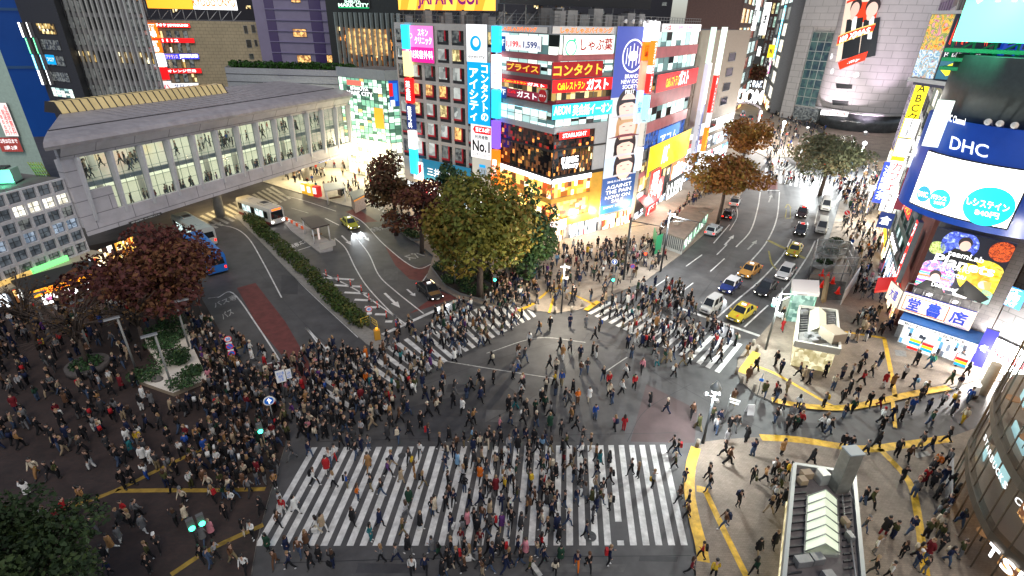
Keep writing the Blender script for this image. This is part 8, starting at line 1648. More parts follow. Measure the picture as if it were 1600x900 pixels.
# ================================================================ PEOPLE
CLOTH={'black':(.012,.012,.014),'charcoal':(.035,.035,.038),'navy':(.012,.018,.05),'grey':(.13,.13,.135),'light grey':(.32,.32,.33),'white':(.62,.62,.60),'cream':(.52,.45,.34),'beige':(.34,.26,.17),'camel':(.28,.15,.06),'brown':(.10,.05,.028),'red':(.36,.018,.022),'dark red':(.14,.012,.018),'orange':(.55,.13,.015),'yellow':(.55,.36,.03),'olive':(.055,.058,.022),'green':(.03,.16,.06),'dark green':(.015,.045,.028),'teal':(.02,.14,.16),'blue':(.02,.07,.30),'light blue':(.18,.33,.50),'pink':(.52,.20,.24),'purple':(.09,.03,.14),'denim':(.05,.075,.13),'khaki':(.20,.16,.09)}
CM={k:mat('cloth_'+k.replace(' ','_'),v,.8,noise=.12,scale=9,spec=.2) for k,v in CLOTH.items()}
SKM=mat('skin',(.42,.25,.18),.55); HRM={'black':mat('hair_black',(.010,.008,.008),.4),'brown':mat('hair_brown',(.05,.025,.014),.45),'fair':mat('hair_fair',(.22,.13,.06),.45)}; SHM=mat('shoes',(.02,.02,.02),.5); SHW=mat('shoes_white',(.5,.5,.5),.5)
PH=Vector
def skeleton(phase,arms='swing',fem=False,fingers=True,seed=0):
    """joints (position, radius), bones, and the clothing zone of each bone"""
    rnd=random.Random(seed); s=math.sin(phase); J=[];B=[];Zn=[]
    def j(p,r,par=None,zone='jacket'):
        J.append((p,r)); 
        if par is not None: B.append((par,len(J)-1)); Zn.append(zone)
        return len(J)-1
    sw=.155 if fem else .18; lean=.03*abs(s)
    pel=j((0,0,.93),.125); wa=j((.01,0,1.07),.115 if fem else .125,pel); ch=j((lean,0,1.28),.14,wa); nk=j((lean+.02,0,1.46),.055,ch,'skin'); h1=j((lean+.05,0,1.545),.082,nk,'skin'); h2=j((lean+.045,0,1.65),.088,h1,'skin')
    for sd in (1,-1):
        k=s*sd; hip=j((0,sd*.085,.86),.092,pel,'trousers'); kn=j((.20*k+.05,sd*.085,.49),.066,hip,'trousers'); up=.10*max(0,-k); an=j((.34*k-(.05 if k<0 else 0),sd*.08,.10+up),.045,kn,'trousers'); j((.34*k+.16-(.05 if k<0 else 0),sd*.09,.05+up*.6),.042,an,'shoe')
        a=-.9*k
        sh=j((lean,sd*sw,1.38),.062,ch)
        if arms=='phone' and sd==1: el=j((.05,sd*(sw+.05),1.12),.045,sh); wr=j((.25,sd*.10,1.22),.032,el); d=(.055,-.01*sd,.03)
        elif arms=='raise' and sd==1: el=j((.16,sd*(sw+.05),1.36),.045,sh); wr=j((.22,sd*.12,1.58),.032,el); d=(.02,-.01*sd,.06)
        elif arms=='pocket': el=j((-.06,sd*(sw+.08),1.12),.047,sh); wr=j((.08,sd*(sw-.0),.95),.036,el); d=(.04,-.01*sd,-.03)
        else: el=j((lean+.22*math.sin(a)*.55-.02,sd*(sw+.045),1.12),.046,sh); wr=j((lean+.25*math.sin(a)+.06,sd*(sw+.03),.90),.033,el); d=(.02,0,-.065)
        w=J[wr][0]; pm=j((w[0]+d[0],w[1]+d[1],w[2]+d[2]),.034,wr,'skin')
        if fingers:
            p=J[pm][0]; D=Vector(d).normalized()
            for f in range(4): o=(f-1.5)*.018; l=(.055,.065,.06,.045)[f]; q=Vector(p)+Vector((o*(1 if abs(D.z)>.5 else .2),0,o*(0 if abs(D.z)>.5 else 1))); t1=q+D*l*.6; t2=t1+D*l*.4+Vector((.0,-sd*.012,0)); a1=j(tuple(t1),.010,pm,'skin'); j(tuple(t2),.008,a1,'skin')
            t1=Vector(p)+Vector((.03,-sd*.015,.01)); a1=j(tuple(t1),.011,pm,'skin'); j(tuple(t1+D*.03+Vector((.012,0,0))),.009,a1,'skin')
    return J,B,Zn
ZI={'jacket':0,'trousers':1,'skin':2,'shoe':3}
def body_mesh(J,B,Zn,sub,mats,coat=None,name='person'):
    me=bpy.data.meshes.new('sk'); me.from_pydata([p for p,r in J],B,[]); ob=bpy.data.objects.new('sk',me); COL.objects.link(ob)
    md=ob.modifiers.new('skin','SKIN'); md.use_smooth_shade=True; md.branch_smoothing=.6
    sv=me.skin_vertices[0].data
    for i,(p,r) in enumerate(J): sv[i].radius=(r,r); sv[i].use_root=(i==0)
    if sub: ss=ob.modifiers.new('s','SUBSURF'); ss.levels=sub; ss.render_levels=sub
    dg=bpy.context.evaluated_depsgraph_get(); dg.update(); m2=bpy.data.meshes.new_from_object(ob.evaluated_get(dg)); bpy.data.objects.remove(ob); bpy.data.meshes.remove(me)
    m2.name=name; m2.materials.clear()
    for m in mats: m2.materials.append(m)
    segs=[(Vector(J[a][0]),Vector(J[b][0]),z) for (a,b),z in zip(B,Zn)]
    for p in m2.polygons:
        c=p.center; best=9;bz='jacket'
        for a,b,z in segs:
            d=b-a; t=max(0,min(1,(c-a).dot(d)/max(1e-9,d.dot(d)))); q=(c-a-d*t).length
            if q<best: best=q;bz=z
        p.material_index=ZI[bz]; p.use_smooth=True
    z0=min(v.co.z for v in m2.vertices)
    for v in m2.vertices: v.co.z-=z0
    return m2
def shell(rings,m,n=12,cap=True):
    mb=MB(); k=len(rings); vs=[]
    for (x,rx,ry,z) in rings:
        for q in range(n): a=2*math.pi*q/n; vs.append((x+rx*math.cos(a),ry*math.sin(a),z))
    fs=[(i*n+q,i*n+(q+1)%n,(i+1)*n+(q+1)%n,(i+1)*n+q) for i in range(k-1) for q in range(n)]
    if cap: fs.append(tuple((k-1)*n+q for q in range(n)))
    mb.mesh(vs,fs,m,True); return mb
def hair_mb(kind,m,x=.045):
    if kind=='short': return shell([(x-.01,.098,.092,1.60),(x-.012,.112,.102,1.66),(x-.008,.10,.094,1.72),(x-.005,.055,.052,1.765)],m)
    if kind=='long': return shell([(x-.07,.085,.125,1.38),(x-.055,.10,.125,1.5),(x-.03,.105,.112,1.62),(x-.012,.114,.105,1.67),(x-.008,.10,.094,1.73),(x-.005,.055,.052,1.77)],m)
    if kind=='cap': return shell([(x+.03,.15,.11,1.655),(x-.005,.115,.105,1.67),(x-.008,.108,.10,1.74),(x-.005,.06,.058,1.785)],m)
    return shell([(x-.005,.112,.105,1.61),(x-.008,.118,.110,1.68),(x-.008,.10,.094,1.76),(x-.005,.05,.05,1.81)],m)
def coat_mb(m,l=.6): return shell([(.01,.20,.235,l),(.01,.175,.215,.85),(.01,.155,.185,1.05),(.025,.165,.205,1.25),(.03,.14,.215,1.40),(.03,.08,.10,1.475)],m)
def pack_mb(m): mb=MB(); mb.hexa([(-.30,-.14,1.0),(-.12,-.15,1.0),(-.12,.15,1.0),(-.30,.14,1.0),(-.27,-.12,1.42),(-.11,-.13,1.42),(-.11,.13,1.42),(-.27,.12,1.42)],m); return mb
POSES=[]
for i in range(10):
    POSES.append(dict(phase=[1.2,-1.2,.8,-.8,.45,1.4,-.45,.0,.15,-.1][i],arms=['swing','swing','swing','phone','swing','pocket','swing','pocket','phone','raise'][i],fem=i%2==1,seed=i))
base=[CM['black'],CM['denim'],SKM,SHM]
HI=[body_mesh(*skeleton(p['phase'],p['arms'],p['fem'],True,p['seed']),1,base) for p in POSES]
LO=[body_mesh(*skeleton(p['phase'],p['arms'],p['fem'],False,p['seed']),0,base) for p in POSES]
def smooth_copy(mb,name): return mb.build(name,data_only=True)
HAIR={k:smooth_copy(hair_mb(k,HRM['black']),'hair' if k in('short','long') else 'hat') for k in ('short','long','cap','beanie')}
COAT=smooth_copy(coat_mb(CM['black']),'coat'); PACK=smooth_copy(pack_mb(CM['black']),'backpack')
# ---- where everybody stands: (pixel x, pixel y of the feet, jacket, trousers, heading, extra)
HAND="""1050,707,black,black,L 1057,712,black,denim,L,pack-red 1053,733,olive,black,L 1068,756,navy,denim,D 1060,784,brown,black,L 1073,794,black,denim,L 1072,811,brown,black,L 1018,762,light grey,black,R,bag-yellow 996,747,brown,black,L 985,743,black,black,L 952,757,black,black,L,pack-black 940,776,black,white,U 924,788,olive,black,L,coat 952,797,cream,black,L,pack-black 900,788,navy,denim,D 882,794,black,denim,L 886,823,navy,denim,R 860,812,navy,black,R 872,848,black,black,R,coat 846,826,cream,denim,L 845,859,red,black,R 875,879,dark green,black,D,coat 848,883,navy,black,R 900,889,navy,orange,D 918,891,black,black,D,cap-brown 950,883,navy,black,R,pack-red 866,901,cream,black,U 1095,873,red,black,L,pack-black 1077,899,dark red,black,R 1113,905,yellow,black,U 1176,899,dark green,black,R 1182,866,black,beige,D,coat 1130,826,brown,denim,L,pack-navy 1152,792,black,black,D,pack-navy 1106,767,black,denim,L 1105,751,black,black,U 1136,726,brown,black,R 1130,713,black,black,L 1175,713,navy,denim,U 1174,753,black,black,D,bag-olive 868,751,black,black,L,coat 835,788,brown,black,L 828,761,olive,denim,U,pack-yellow
1220,710,camel,black,D,coat 1266,725,black,black,R,coat 1314,702,black,black,D 1325,706,black,denim,D 1351,711,grey,black,L 1367,700,black,black,R,coat 1399,712,charcoal,black,D,case-black 1416,720,brown,black,D 1436,701,charcoal,khaki,L 1450,707,black,denim,L 1477,692,black,black,L 1407,753,black,charcoal,D 1477,727,grey,black,L 1450,741,charcoal,black,R 1459,735,orange,black,L 1425,776,grey,denim,U 1433,766,dark red,black,U 1441,757,red,black,U 1460,781,black,black,R 1465,806,black,denim,R 1475,801,navy,denim,L 1347,788,black,denim,U 1357,791,olive,black,D 1347,831,charcoal,denim,R 1378,836,black,dark red,R,coat 1392,841,olive,navy,R 1420,833,navy,denim,L,bag-charcoal 1407,871,black,black,L 1427,886,navy,denim,R,cap-white 1362,898,black,charcoal,L 1385,905,white,black,R 1222,743,charcoal,black,D 1230,749,yellow,black,U 1215,753,olive,black,D 1217,763,grey,olive,R 1207,783,white,navy,R 1224,815,red,black,D 1207,856,black,black,D,coat
1211,571,black,black,L 1219,583,navy,black,L 1247,588,navy,black,L 1269,573,black,black,D 1287,589,black,black,D 1262,601,navy,black,R 1254,595,beige,black,L,coat 1300,609,cream,denim,D 1314,591,grey,navy,D 1329,591,light grey,black,L 1347,571,navy,black,L 1340,583,black,black,R 1360,586,cream,black,D 1372,573,black,denim,U 1380,603,red,white,D,coat 1392,606,camel,black,D,coat 1410,593,white,black,U 1425,608,navy,denim,U,pack-lightblue 1442,618,olive,black,D,bag-white 1429,571,black,black,L,coat 1450,576,teal,denim,L,pack-green 1482,601,dark green,olive,L 1495,608,navy,white,D 1497,571,grey,black,L 1508,587,black,black,R 1336,623,black,denim,D 1345,601,red,black,U 1325,616,black,black,L 1355,635,black,black,D 1372,637,black,dark red,D 1317,654,black,denim,L 1330,646,dark green,black,U 1286,636,grey,black,L,bag-yellow 1313,631,black,black,R 1221,642,black,black,L 1210,661,black,denim,L,bag-white 1212,626,charcoal,denim,L 1210,618,red,black,L 1228,613,beige,khaki,D 1248,668,red,black,L 1240,673,dark green,black,L 1281,673,white,black,U 1392,656,navy,navy,U 1412,643,beige,black,D 1421,646,blue,denim,D 1405,658,charcoal,black,D,case-black 1374,661,white,black,R,cap-red 1375,674,black,black,D 1447,644,navy,black,R 1450,666,dark green,denim,R 1469,636,light grey,black,L,bag-pink 1487,636,white,black,R,bag-yellow 1510,630,blue,denim,R 1502,662,cream,yellow,L 1322,537,white,navy,L 1336,533,charcoal,beige,D 1351,533,navy,white,L 1350,511,camel,black,U 1336,508,black,black,U 1221,517,red,red,D 1220,500,black,white,D
827,540,white,black,D,bag-white 842,522,black,denim,L,bag-camel 859,516,black,black,D,bag-white 890,512,navy,navy,D 915,512,grey,grey,D,coat 929,531,black,black,L 936,518,charcoal,black,L,bag-blue 879,561,camel,white,D,coat 890,550,grey,black,D 859,576,black,black,L 906,562,navy,black,D 925,556,black,black,R 931,560,black,white,R 907,585,brown,denim,D,bag-white 917,581,charcoal,denim,D 980,545,navy,black,U 986,560,charcoal,denim,U 1026,573,grey,teal,L 1037,567,dark green,khaki,L 1045,567,beige,beige,L,coat 1066,572,brown,khaki,L 1076,571,cream,black,R 1052,590,black,black,R,bag-white 1002,582,pink,black,D 977,593,white,black,L,pack-black 950,606,red,black,D 990,608,red,black,D,bag-green 970,617,white,black,R 951,621,cream,black,D 956,632,navy,denim,L 1015,635,black,grey,L,coat 1041,646,black,navy,L,cap-cream 1080,652,brown,black,D 1111,658,olive,black,D,pack-charcoal 1090,673,olive,khaki,U,coat 1144,633,brown,khaki,U 1167,596,brown,brown,D,coat 1180,580,charcoal,black,R,pack-black 1166,557,black,beige,R,bag-camel 867,603,yellow,black,L 877,603,blue,khaki,D 815,613,black,white,L,pack-black 809,580,light grey,blue,L 851,641,dark green,black,D 805,641,black,teal,L 860,651,grey,black,L 836,647,dark green,black,D 895,616,black,black,L,coat 882,628,black,denim,R 920,627,white,cream,D,coat 902,631,orange,brown,D 929,656,blue,denim,D 899,673,black,black,R 960,673,pink,black,U,pack-navy 974,673,red,red,U 1107,565,charcoal,black,L 1124,568,black,black,L 1117,541,red,navy,U
516,727,white,denim,D 524,720,white,red,R 577,703,grey,denim,D 512,740,red,white,D,coat 492,759,white,black,R,pack-black 523,762,white,black,L 543,763,blue,khaki,R,pack-black 560,782,orange,denim,R 581,767,charcoal,khaki,L 577,735,camel,camel,D,coat 607,745,purple,black,R 565,706,navy,navy,U 557,717,black,denim,U 640,724,charcoal,black,D,bag-yellow 657,713,white,black,D 687,702,black,black,R 627,755,beige,beige,R,coat 648,748,camel,camel,R 441,795,light grey,white,L,coat 462,802,white,white,R,coat 444,803,red,white,D 436,823,brown,black,R 411,803,black,black,D,coat 497,833,white,cream,L,bag-white 505,829,beige,white,R,coat 552,819,black,black,R,coat 594,823,navy,black,R,coat 580,845,teal,teal,R 630,838,olive,khaki,R 621,879,grey,navy,L 657,828,black,white,R,coat 676,805,black,denim,D 679,803,cream,black,R,coat 640,790,dark green,olive,D,coat 730,825,pink,black,R,coat 705,828,navy,navy,D,bag-white 420,860,dark green,black,D,coat 480,855,brown,black,R,coat 470,870,brown,denim,D 487,888,black,black,D 432,885,brown,brown,D 645,899,white,black,D 665,897,navy,black,U 703,893,black,cream,R,coat 768,878,navy,navy,R 734,877,beige,white,L,bag-white 720,850,dark red,white,D
130,785,camel,black,L 134,789,camel,black,U 48,779,white,black,L,coat 145,733,black,white,L 60,745,cream,camel,D 82,748,black,charcoal,D 93,747,olive,black,R 78,821,light grey,black,U 97,822,dark red,denim,R 107,808,red,black,R 128,832,dark red,grey,L 150,836,charcoal,grey,R 178,862,camel,white,D,coat 190,848,grey,white,R,coat 192,822,charcoal,black,L,coat 198,808,red,black,D 208,823,beige,black,D 218,812,grey,black,U 227,832,grey,white,R,coat 250,860,charcoal,black,D,cap-white 237,876,olive,black,L 175,900,navy,black,D 235,895,black,black,R 232,749,white,blue,L,case-teal 196,763,black,black,R 209,757,black,black,R 187,728,black,denim,U 202,722,black,black,D 239,727,white,white,R,coat 285,713,white,black,D 300,733,brown,black,R 310,727,grey,denim,L 345,717,charcoal,black,R,bag-white 262,761,olive,navy,U 275,768,black,black,L 300,762,white,olive,R 348,762,olive,black,D 331,768,cream,grey,D 365,791,white,black,D 290,789,cream,black,D 278,822,charcoal,black,L 292,815,cream,camel,R,coat 355,812,black,black,D 382,838,black,cream,R 397,842,white,black,D 318,880,black,black,R 340,872,light grey,black,R 330,887,denim,denim,U 366,880,brown,khaki,R 385,895,white,black,D"""
PPL=[]
NW={'lightblue':'light blue'}
import re
for m_ in re.finditer(r'(\d+),(\d+),([a-z ]+),([a-z ]+),([LRUD])(?:,([a-z]+)(?:-([a-z]+))?)?',HAND):
    x,y,jk,tr,hd,ex,ec=m_.groups(); PPL.append([int(x),int(y),jk,tr,hd,ex,NW.get(ec,ec)])
JW=[('black',42),('charcoal',13),('navy',14),('grey',7),('light grey',3),('white',5),('cream',3),('beige',4),('camel',3),('brown',5),('red',1.4),('dark red',2),('orange',.6),('yellow',.6),('olive',4),('dark green',2.5),('teal',.8),('blue',1.5),('light blue',.7),('pink',1.2),('purple',.7)]
TWt=[('black',44),('charcoal',10),('denim',20),('navy',8),('grey',5),('beige',4),('khaki',3),('white',1.5),('cream',1)]
def pickw(rnd,T):
    t=rnd.random()*sum(b for a,b in T)
    for a,b in T:
        t-=b
        if t<=0: return a
    return T[0][0]
REG=[([(0,478),(60,505),(150,520),(225,560),(212,600),(330,640),(330,690),(150,700),(0,700)],118,'*'),([(0,470),(120,455),(200,480),(250,505),(215,545),(120,560),(0,540)],70,'*'),([(0,690),(330,680),(430,690),(400,760),(300,745),(60,735),(0,720)],30,'*'),
 ([(330,610),(400,588),(520,545),(560,560),(620,640),(560,690),(470,690),(380,690),(300,650)],225,'*'),([(296,495),(345,520),(395,590),(425,600),(330,625),(305,560)],46,'*'),([(350,520),(440,575),(500,545),(500,580),(430,610)],16,'*'),([(300,680),(440,670),(440,760),(330,800),(300,740)],55,'*'),
 ([(60,770),(330,770),(400,800),(385,900),(110,900)],6,'*'),([(560,570),(620,520),(720,480),(820,470),(830,500),(720,560),(640,620),(600,640)],120,'RL'),([(440,700),(700,700),(700,850),(400,850)],6,'RL'),([(690,690),(850,690),(880,850),(700,860)],86,'RLUD'),([(850,690),(960,690),(930,850),(860,850)],26,'RL'),([(400,858),(690,858),(690,905),(400,905)],8,'RL'),([(690,858),(850,858),(840,905),(690,905)],20,'RL'),
 ([(480,640),(640,600),(860,600),(960,700),(520,705)],52,'*'),([(640,560),(860,520),(960,600),(800,610)],10,'*'),([(925,482),(1000,440),(1060,450),(1110,500),(1150,540),(1130,560),(1040,565),(960,520)],120,'RL'),
 ([(775,470),(800,425),(860,395),(1010,395),(1050,405),(960,462),(900,482),(840,482)],130,'*'),([(890,392),(1010,380),(1035,395),(960,430)],45,'*'),([(1015,395),(1075,322),(1110,290),(1120,300),(1072,322),(1030,365)],60,'*'),([(1060,322),(1130,262),(1150,270),(1085,322)],60,'*'),
 ([(1195,200),(1240,195),(1285,235),(1275,262),(1190,255)],110,'*'),([(1192,256),(1275,262),(1270,295),(1200,285)],45,'RL'),([(1275,262),(1390,262),(1385,330),(1325,345),(1300,300)],150,'*'),([(1310,330),(1380,325),(1372,395),(1340,440),(1330,410)],55,'*'),([(1330,420),(1385,420),(1400,520),(1345,540),(1335,490)],46,'*'),([(1195,150),(1225,155),(1245,195),(1205,195)],50,'*'),([(1225,170),(1290,195),(1290,235),(1240,200)],50,'*'),
 ([(1110,640),(1200,690),(1190,720),(1120,700)],6,'*'),([(1180,600),(1300,640),(1480,610),(1490,650),(1350,690),(1200,670)],9,'*'),([(1190,740),(1225,735),(1222,900),(1195,900)],6,'*'),([(1440,730),(1500,720),(1495,880),(1430,900)],10,'*'),([(1345,860),(1500,870),(1500,905),(1345,905)],6,'*'),
 ([(415,272),(530,245),(600,262),(590,300),(540,310),(450,288)],95,'*'),([(600,315),(640,330),(700,395),(680,400),(630,362)],14,'*'),([(760,420),(800,440),(830,470),(800,475),(770,470)],30,'*')]
rnd=random.Random(99); CELL={}
def free(x,y,d):
    cx,cy=int(x//1),int(y//1)
    for a in range(cx-1,cx+2):
        for b in range(cy-1,cy+2):
            for (u,v) in CELL.get((a,b),()):
                if (u-x)**2+(v-y)**2<d*d: return False
    return True
def put(x,y): CELL.setdefault((int(x//1),int(y//1)),[]).append((x,y))
BLOCK=[zp,EP,E2,L2,O2,[lerp2(p,c,.0) for p,c in zip(kp,kp)]]
for o in list(S.objects):
    if o.get('category') in ('car','van','bus'):
        r=o.rotation_euler.z; L_=5.4 if o['category']=='bus' else 2.5; w_=1.5 if o['category']=='bus' else 1.15; ca,sa=math.cos(r),math.sin(r)
        BLOCK.append([(o.location.x+a*ca-b*sa,o.location.y+a*sa+b*ca) for a,b in ((-L_,-w_),(L_,-w_),(L_,w_),(-L_,w_))])
BLOCK.append(Gs([(1262,440),(1268,408),(1318,412),(1340,440),(1316,478),(1282,470)])); BLOCK.append([(rp_[0]+1.9*math.cos(k),rp_[1]+1.9*math.sin(k)) for k in range(7)])
BLOCK.append([p for p in ins]); 
def ok(x,y): return not any(inpoly((x,y),b) for b in BLOCK)
ALL=[]
HD={'R':0,'U':90,'L':180,'D':270}
for x,y,jk,tr,hd,ex,ec in PPL:
    g=G(x,y,KH if False else 0); z=gz(g); g=G(x,y,z); 
    if not ok(*g): continue
    put(*g); ALL.append(dict(p=(g[0],g[1],z),jk=jk,tr=tr,rz=HD[hd]+rnd.uniform(-28,28),ex=ex,ec=ec,hand=True))
for poly,n,hd in REG:
    W_=Gs(poly); xs=[p[0] for p in W_]; ys=[p[1] for p in W_]; k=0; tries=0
    while k<n and tries<n*60:
        tries+=1; x,y=rnd.uniform(min(xs),max(xs)),rnd.uniform(min(ys),max(ys))
        if not inpoly((x,y),W_) or not free(x,y,.52) or not ok(x,y): continue
        put(x,y); k+=1; h=rnd.choice(hd) if hd!='*' else None
        ex=rnd.choice([None,None,None,None,'coat','coat','pack','bag'] ); ec=None
        if ex in('pack','bag'): ec=rnd.choice(['black','black','navy','brown','white','cream','grey','red'])
        ALL.append(dict(p=(x,y,gz((x,y))),jk=pickw(rnd,JW),tr=pickw(rnd,TWt),rz=(HD[h]+rnd.uniform(-30,30)) if h else rnd.uniform(0,360),ex=ex,ec=ec,hand=False))
for (x,y,z) in INSIDE: ALL.append(dict(p=(x,y,z),jk=pickw(rnd,JW),tr=pickw(rnd,TWt),rz=rnd.choice([40,220])+rnd.uniform(-30,30),ex=None,ec=None,hand=False,inside=True))
print('PEOPLE',len(ALL))
for a in ALL:
    a['pose']=rnd.randrange(7) if rnd.random()<.72 else rnd.randrange(7,10); a['hair']=rnd.choice(['black','black','black','black','brown','brown','fair']); fem=POSES[a['pose']]['fem']
    a['hk']=('long' if fem and rnd.random()<.8 else 'short'); a['hc']=None
    if a['ex']=='cap': a['hk']='beanie' if a['ec'] not in('white',) else 'cap'; a['hc']=a['ec']
    elif rnd.random()<.05: a['hk']=rnd.choice(['cap','beanie']); a['hc']=rnd.choice(['black','charcoal','navy','grey','cream','beige'])
    a['s']=rnd.uniform(.94,1.05)*(.96 if fem else 1.02); a['d']=math.sqrt(a['p'][0]**2+a['p'][1]**2+(HC-a['p'][2])**2)
    a['shoe']=rnd.random()<.25
def topx(p):
    d=(p[0],p[1],p[2]-HC); c=[CXR[i]*d[0]+CYF[i]*d[1]+CUP[i]*d[2] for i in range(3)]
    return (800+FPX*c[0]/c[2],450+FPX*c[1]/c[2])
# in view, nearest first: the 300 that show largest stand alone
inview=[]
for a in ALL:
    q=topx((a['p'][0],a['p'][1],a['p'][2]+.9)); a['q']=q
    if 2<q[0]<1598 and 0<q[1]<898 and not a.get('inside') and not (q[0]<105 and q[1]>780 and q[0]<60+(q[1]-780)*.5): inview.append(a)
inview.sort(key=lambda a:a['d']); SOLO=inview[:300]; ids={id(a) for a in SOLO}; REST=[a for a in ALL if id(a) not in ids]
# ---- places to tell people apart
ORD=['','first','second','third','fourth','fifth','sixth','seventh','eighth','ninth','tenth','eleventh','twelfth','thirteenth','fourteenth','fifteenth','sixteenth','seventeenth','eighteenth','nineteenth','twentieth']
def ordn(n): return ORD[n] if n<=20 else ('twenty-'+ORD[n-20] if n<30 else ('thirtieth' if n==30 else 'thirty-'+ORD[n-30]))
LMK=[('dark corner tree',60,880),('lower left green signal',312,858),('crossing-side green signal',415,706),('blue arrow sign',430,668),('white placards',452,620),('gravel garden',270,600),('round planter',140,578),('yellow paving fork',180,769),('bright lamp post',1098,692),('steel roof duct',1320,745),('lit pitched skylight',1230,810),('low grey partition',1476,770),('ground hatch',1440,712),('yellow paving bend',1374,703),('white finger post',1131,660),('white folding board',1171,646),('stone bollards',1165,598),('yellow kerb strip',1080,770),('zebra end',1060,800),('left zebra end',430,790),('round column',1533,616),('marker pole',1183,618)]
def place(a):
    x,y=topx((a['p'][0],a['p'][1],a['p'][2])); Y=a['p'][1]; X=a['p'][0]
    t=(Y-zb0.y)/(zt0.y-zb0.y); xl=zb0.x+(zt0.x-zb0.x)*t; xr=zb1.x+(zt1.x-zb1.x)*t; f=(X-xl)/(xr-xl)
    if -.0<f<1.0 and -.35<t<1.4:
        n=max(1,min(NS,int(f*(NS-.45))+1)); h='lower end' if 0<=t<.34 else ('middle' if t<.67 else 'upper end')
        if 0<=t<=1: return '%s of %s zebra stripe'%(h,ordn(n))
        return ('below' if t<0 else 'just above')+' %s zebra stripe'%ordn(n)
    b=min(LMK,key=lambda l:(l[1]-x)**2+((l[2]-y)*1.3)**2); dx,dy=x-b[1],y-b[2]
    k='right of' if dx>abs(dy)*1.2 else ('left of' if -dx>abs(dy)*1.2 else ('in front of' if dy>0 else 'behind'))
    return '%s the %s'%(k,b[0])
GARM={'coat':'long coat','pack':'jacket','bag':'jacket','case':'jacket','cap':'jacket',None:'jacket'}
USED=set()
def label(a):
    w={'denim':'denim'}; g='coat' if a['ex']=='coat' else 'jacket'; hair={'long':'long %s hair'%a['hair'],'short':'short %s hair'%a['hair'],'cap':'%s cap'%(a['hc'] or ''),'beanie':'%s knit hat'%(a['hc'] or '')}[a['hk']]
    s='person, %s %s, %s trousers, %s'%(a['jk'],g,a['tr'],hair)
    if a['ex']=='pack': s='person, %s jacket, %s trousers, %s backpack'%(a['jk'],a['tr'],a['ec'])
    return s+', '+place(a)
def setmats(o,lst):
    for i,m in lst: o.material_slots[i].link='OBJECT'; o.material_slots[i].material=m
POSEW=['walking','walking','walking','walking','walking','walking','walking','standing','standing','standing']
nb_=0
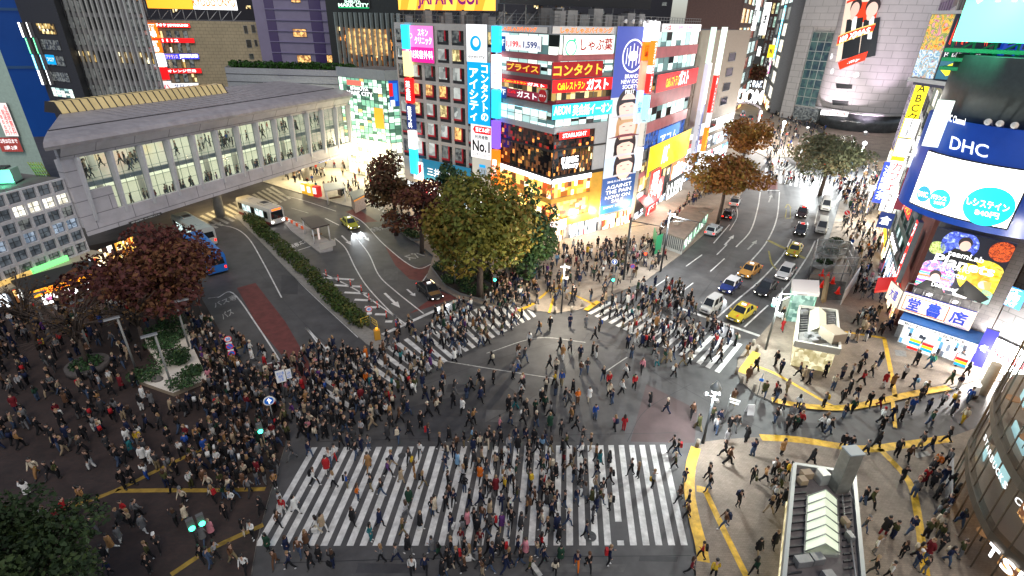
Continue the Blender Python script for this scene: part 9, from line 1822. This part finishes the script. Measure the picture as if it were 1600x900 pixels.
for a in SOLO:
    l=label(a); k=0
    while l in USED and k<40:
        k+=1; a['tr']=pickw(rnd,TWt); a['hair']=rnd.choice(['black','brown','fair'])
        if k>6: a['jk']=pickw(rnd,JW)
        l=label(a)
    USED.add(l); o=bpy.data.objects.new('person',HI[a['pose']]); COL.objects.link(o); setmats(o,[(0,CM[a['jk']]),(1,CM[a['tr']]),(3,SHW if a['shoe'] else SHM)])
    o.location=a['p']; o.rotation_euler=(0,0,math.radians(a['rz'])); o.scale=(a['s'],)*3; tag(o,l,'person','pedestrians at the scramble crossing')
    def kid(me,m):
        c=bpy.data.objects.new(me.name.split('.')[0],me); COL.objects.link(c); c.parent=o; setmats(c,[(0,m)]); return c
    kid(HAIR[a['hk']],CM[a['hc']] if a['hc'] else HRM[a['hair']])
    if a['ex']=='coat': kid(COAT,CM[a['jk']])
    if a['ex']=='pack': kid(PACK,CM[a['ec']])
    if a['ex'] in ('bag','case') and (a['hand'] or nb_<10) :
        nb_+=1; r=math.radians(a['rz']); ca,sa=math.cos(r),math.sin(r); s=a['s']
        def Wp(x,y,z): return (a['p'][0]+(x*ca-y*sa)*s,a['p'][1]+(x*sa+y*ca)*s,a['p'][2]+z*s)
        mb=MB(); m=CM[a['ec']]
        if a['ex']=='bag':
            mb.hexa([Wp(-.09,.17,.42),Wp(.27,.17,.42),Wp(.27,.31,.42),Wp(-.09,.31,.42),Wp(-.11,.16,.76),Wp(.29,.16,.76),Wp(.29,.32,.76),Wp(-.11,.32,.76)],m); mb.tube([Wp(0,.24,.75),Wp(.04,.24,.86),Wp(.14,.24,.86),Wp(.18,.24,.75)],.012,m,5); nm,ct='shopping_bag','bag'
        else:
            mb.hexa([Wp(-.45,-.25,.06),Wp(-.2,-.25,.06),Wp(-.2,.2,.06),Wp(-.45,.2,.06),Wp(-.45,-.25,.7),Wp(-.2,-.25,.7),Wp(-.2,.2,.7),Wp(-.45,.2,.7)],m); mb.tube([Wp(-.25,-.1,.7),Wp(-.15,-.1,.95),Wp(-.15,.05,.95),Wp(-.25,.05,.7)],.015,STEEL,5); nm,ct='suitcase','suitcase'
            for q in (-.2,.15): mb.tube([Wp(-.33,q-.02,.04),Wp(-.33,q+.02,.04)],.04,TYRE,8)
        lb='%s %s of person in %s jacket, %s trousers, %s'%(a['ec'],'bag' if ct=='bag' else 'suitcase',a['jk'],a['tr'],place(a))
        if lb in USED: continue
        USED.add(lb); tag(rebase(mb.build(nm)),lb,ct,'bags and suitcases carried by pedestrians')
# ---- the rest of the crowd as one mass
mb=MB(); PM_={}
hairg={}
def add_mesh(me,a,mm):
    r=math.radians(a['rz']); ca,sa=math.cos(r)*a['s'],math.sin(r)*a['s']; x0,y0,z0=a['p']; i=len(mb.v); s=a['s']
    for v in me.vertices: x,y,z=v.co; mb.v.append((x0+x*ca-y*sa,y0+x*sa+y*ca,z0+z*s))
    ks=[mb.mi(m) for m in mm]
    for p in me.polygons: mb.f.append(tuple(i+q for q in p.vertices)); mb.m.append(ks[p.material_index]); mb.sm.append(True)
for a in REST:
    add_mesh(LO[a['pose']],a,[CM[a['jk']],CM[a['tr']],SKM,SHM]); add_mesh(HAIR[a['hk']],a,[CM[a['hc']] if a['hc'] else HRM[a['hair']]])
    if a['ex']=='coat': add_mesh(COAT,a,[CM[a['jk']]])
    if a['ex'] in ('pack','bag'): add_mesh(PACK,a,[CM[a['ec']]])
o=mb.build('crowd'); tag(o,'dense crowd of smaller, farther pedestrians filling the crossing, pavements, footbridge and far street','crowd',kind='stuff')
print('faces',len(mb.f))
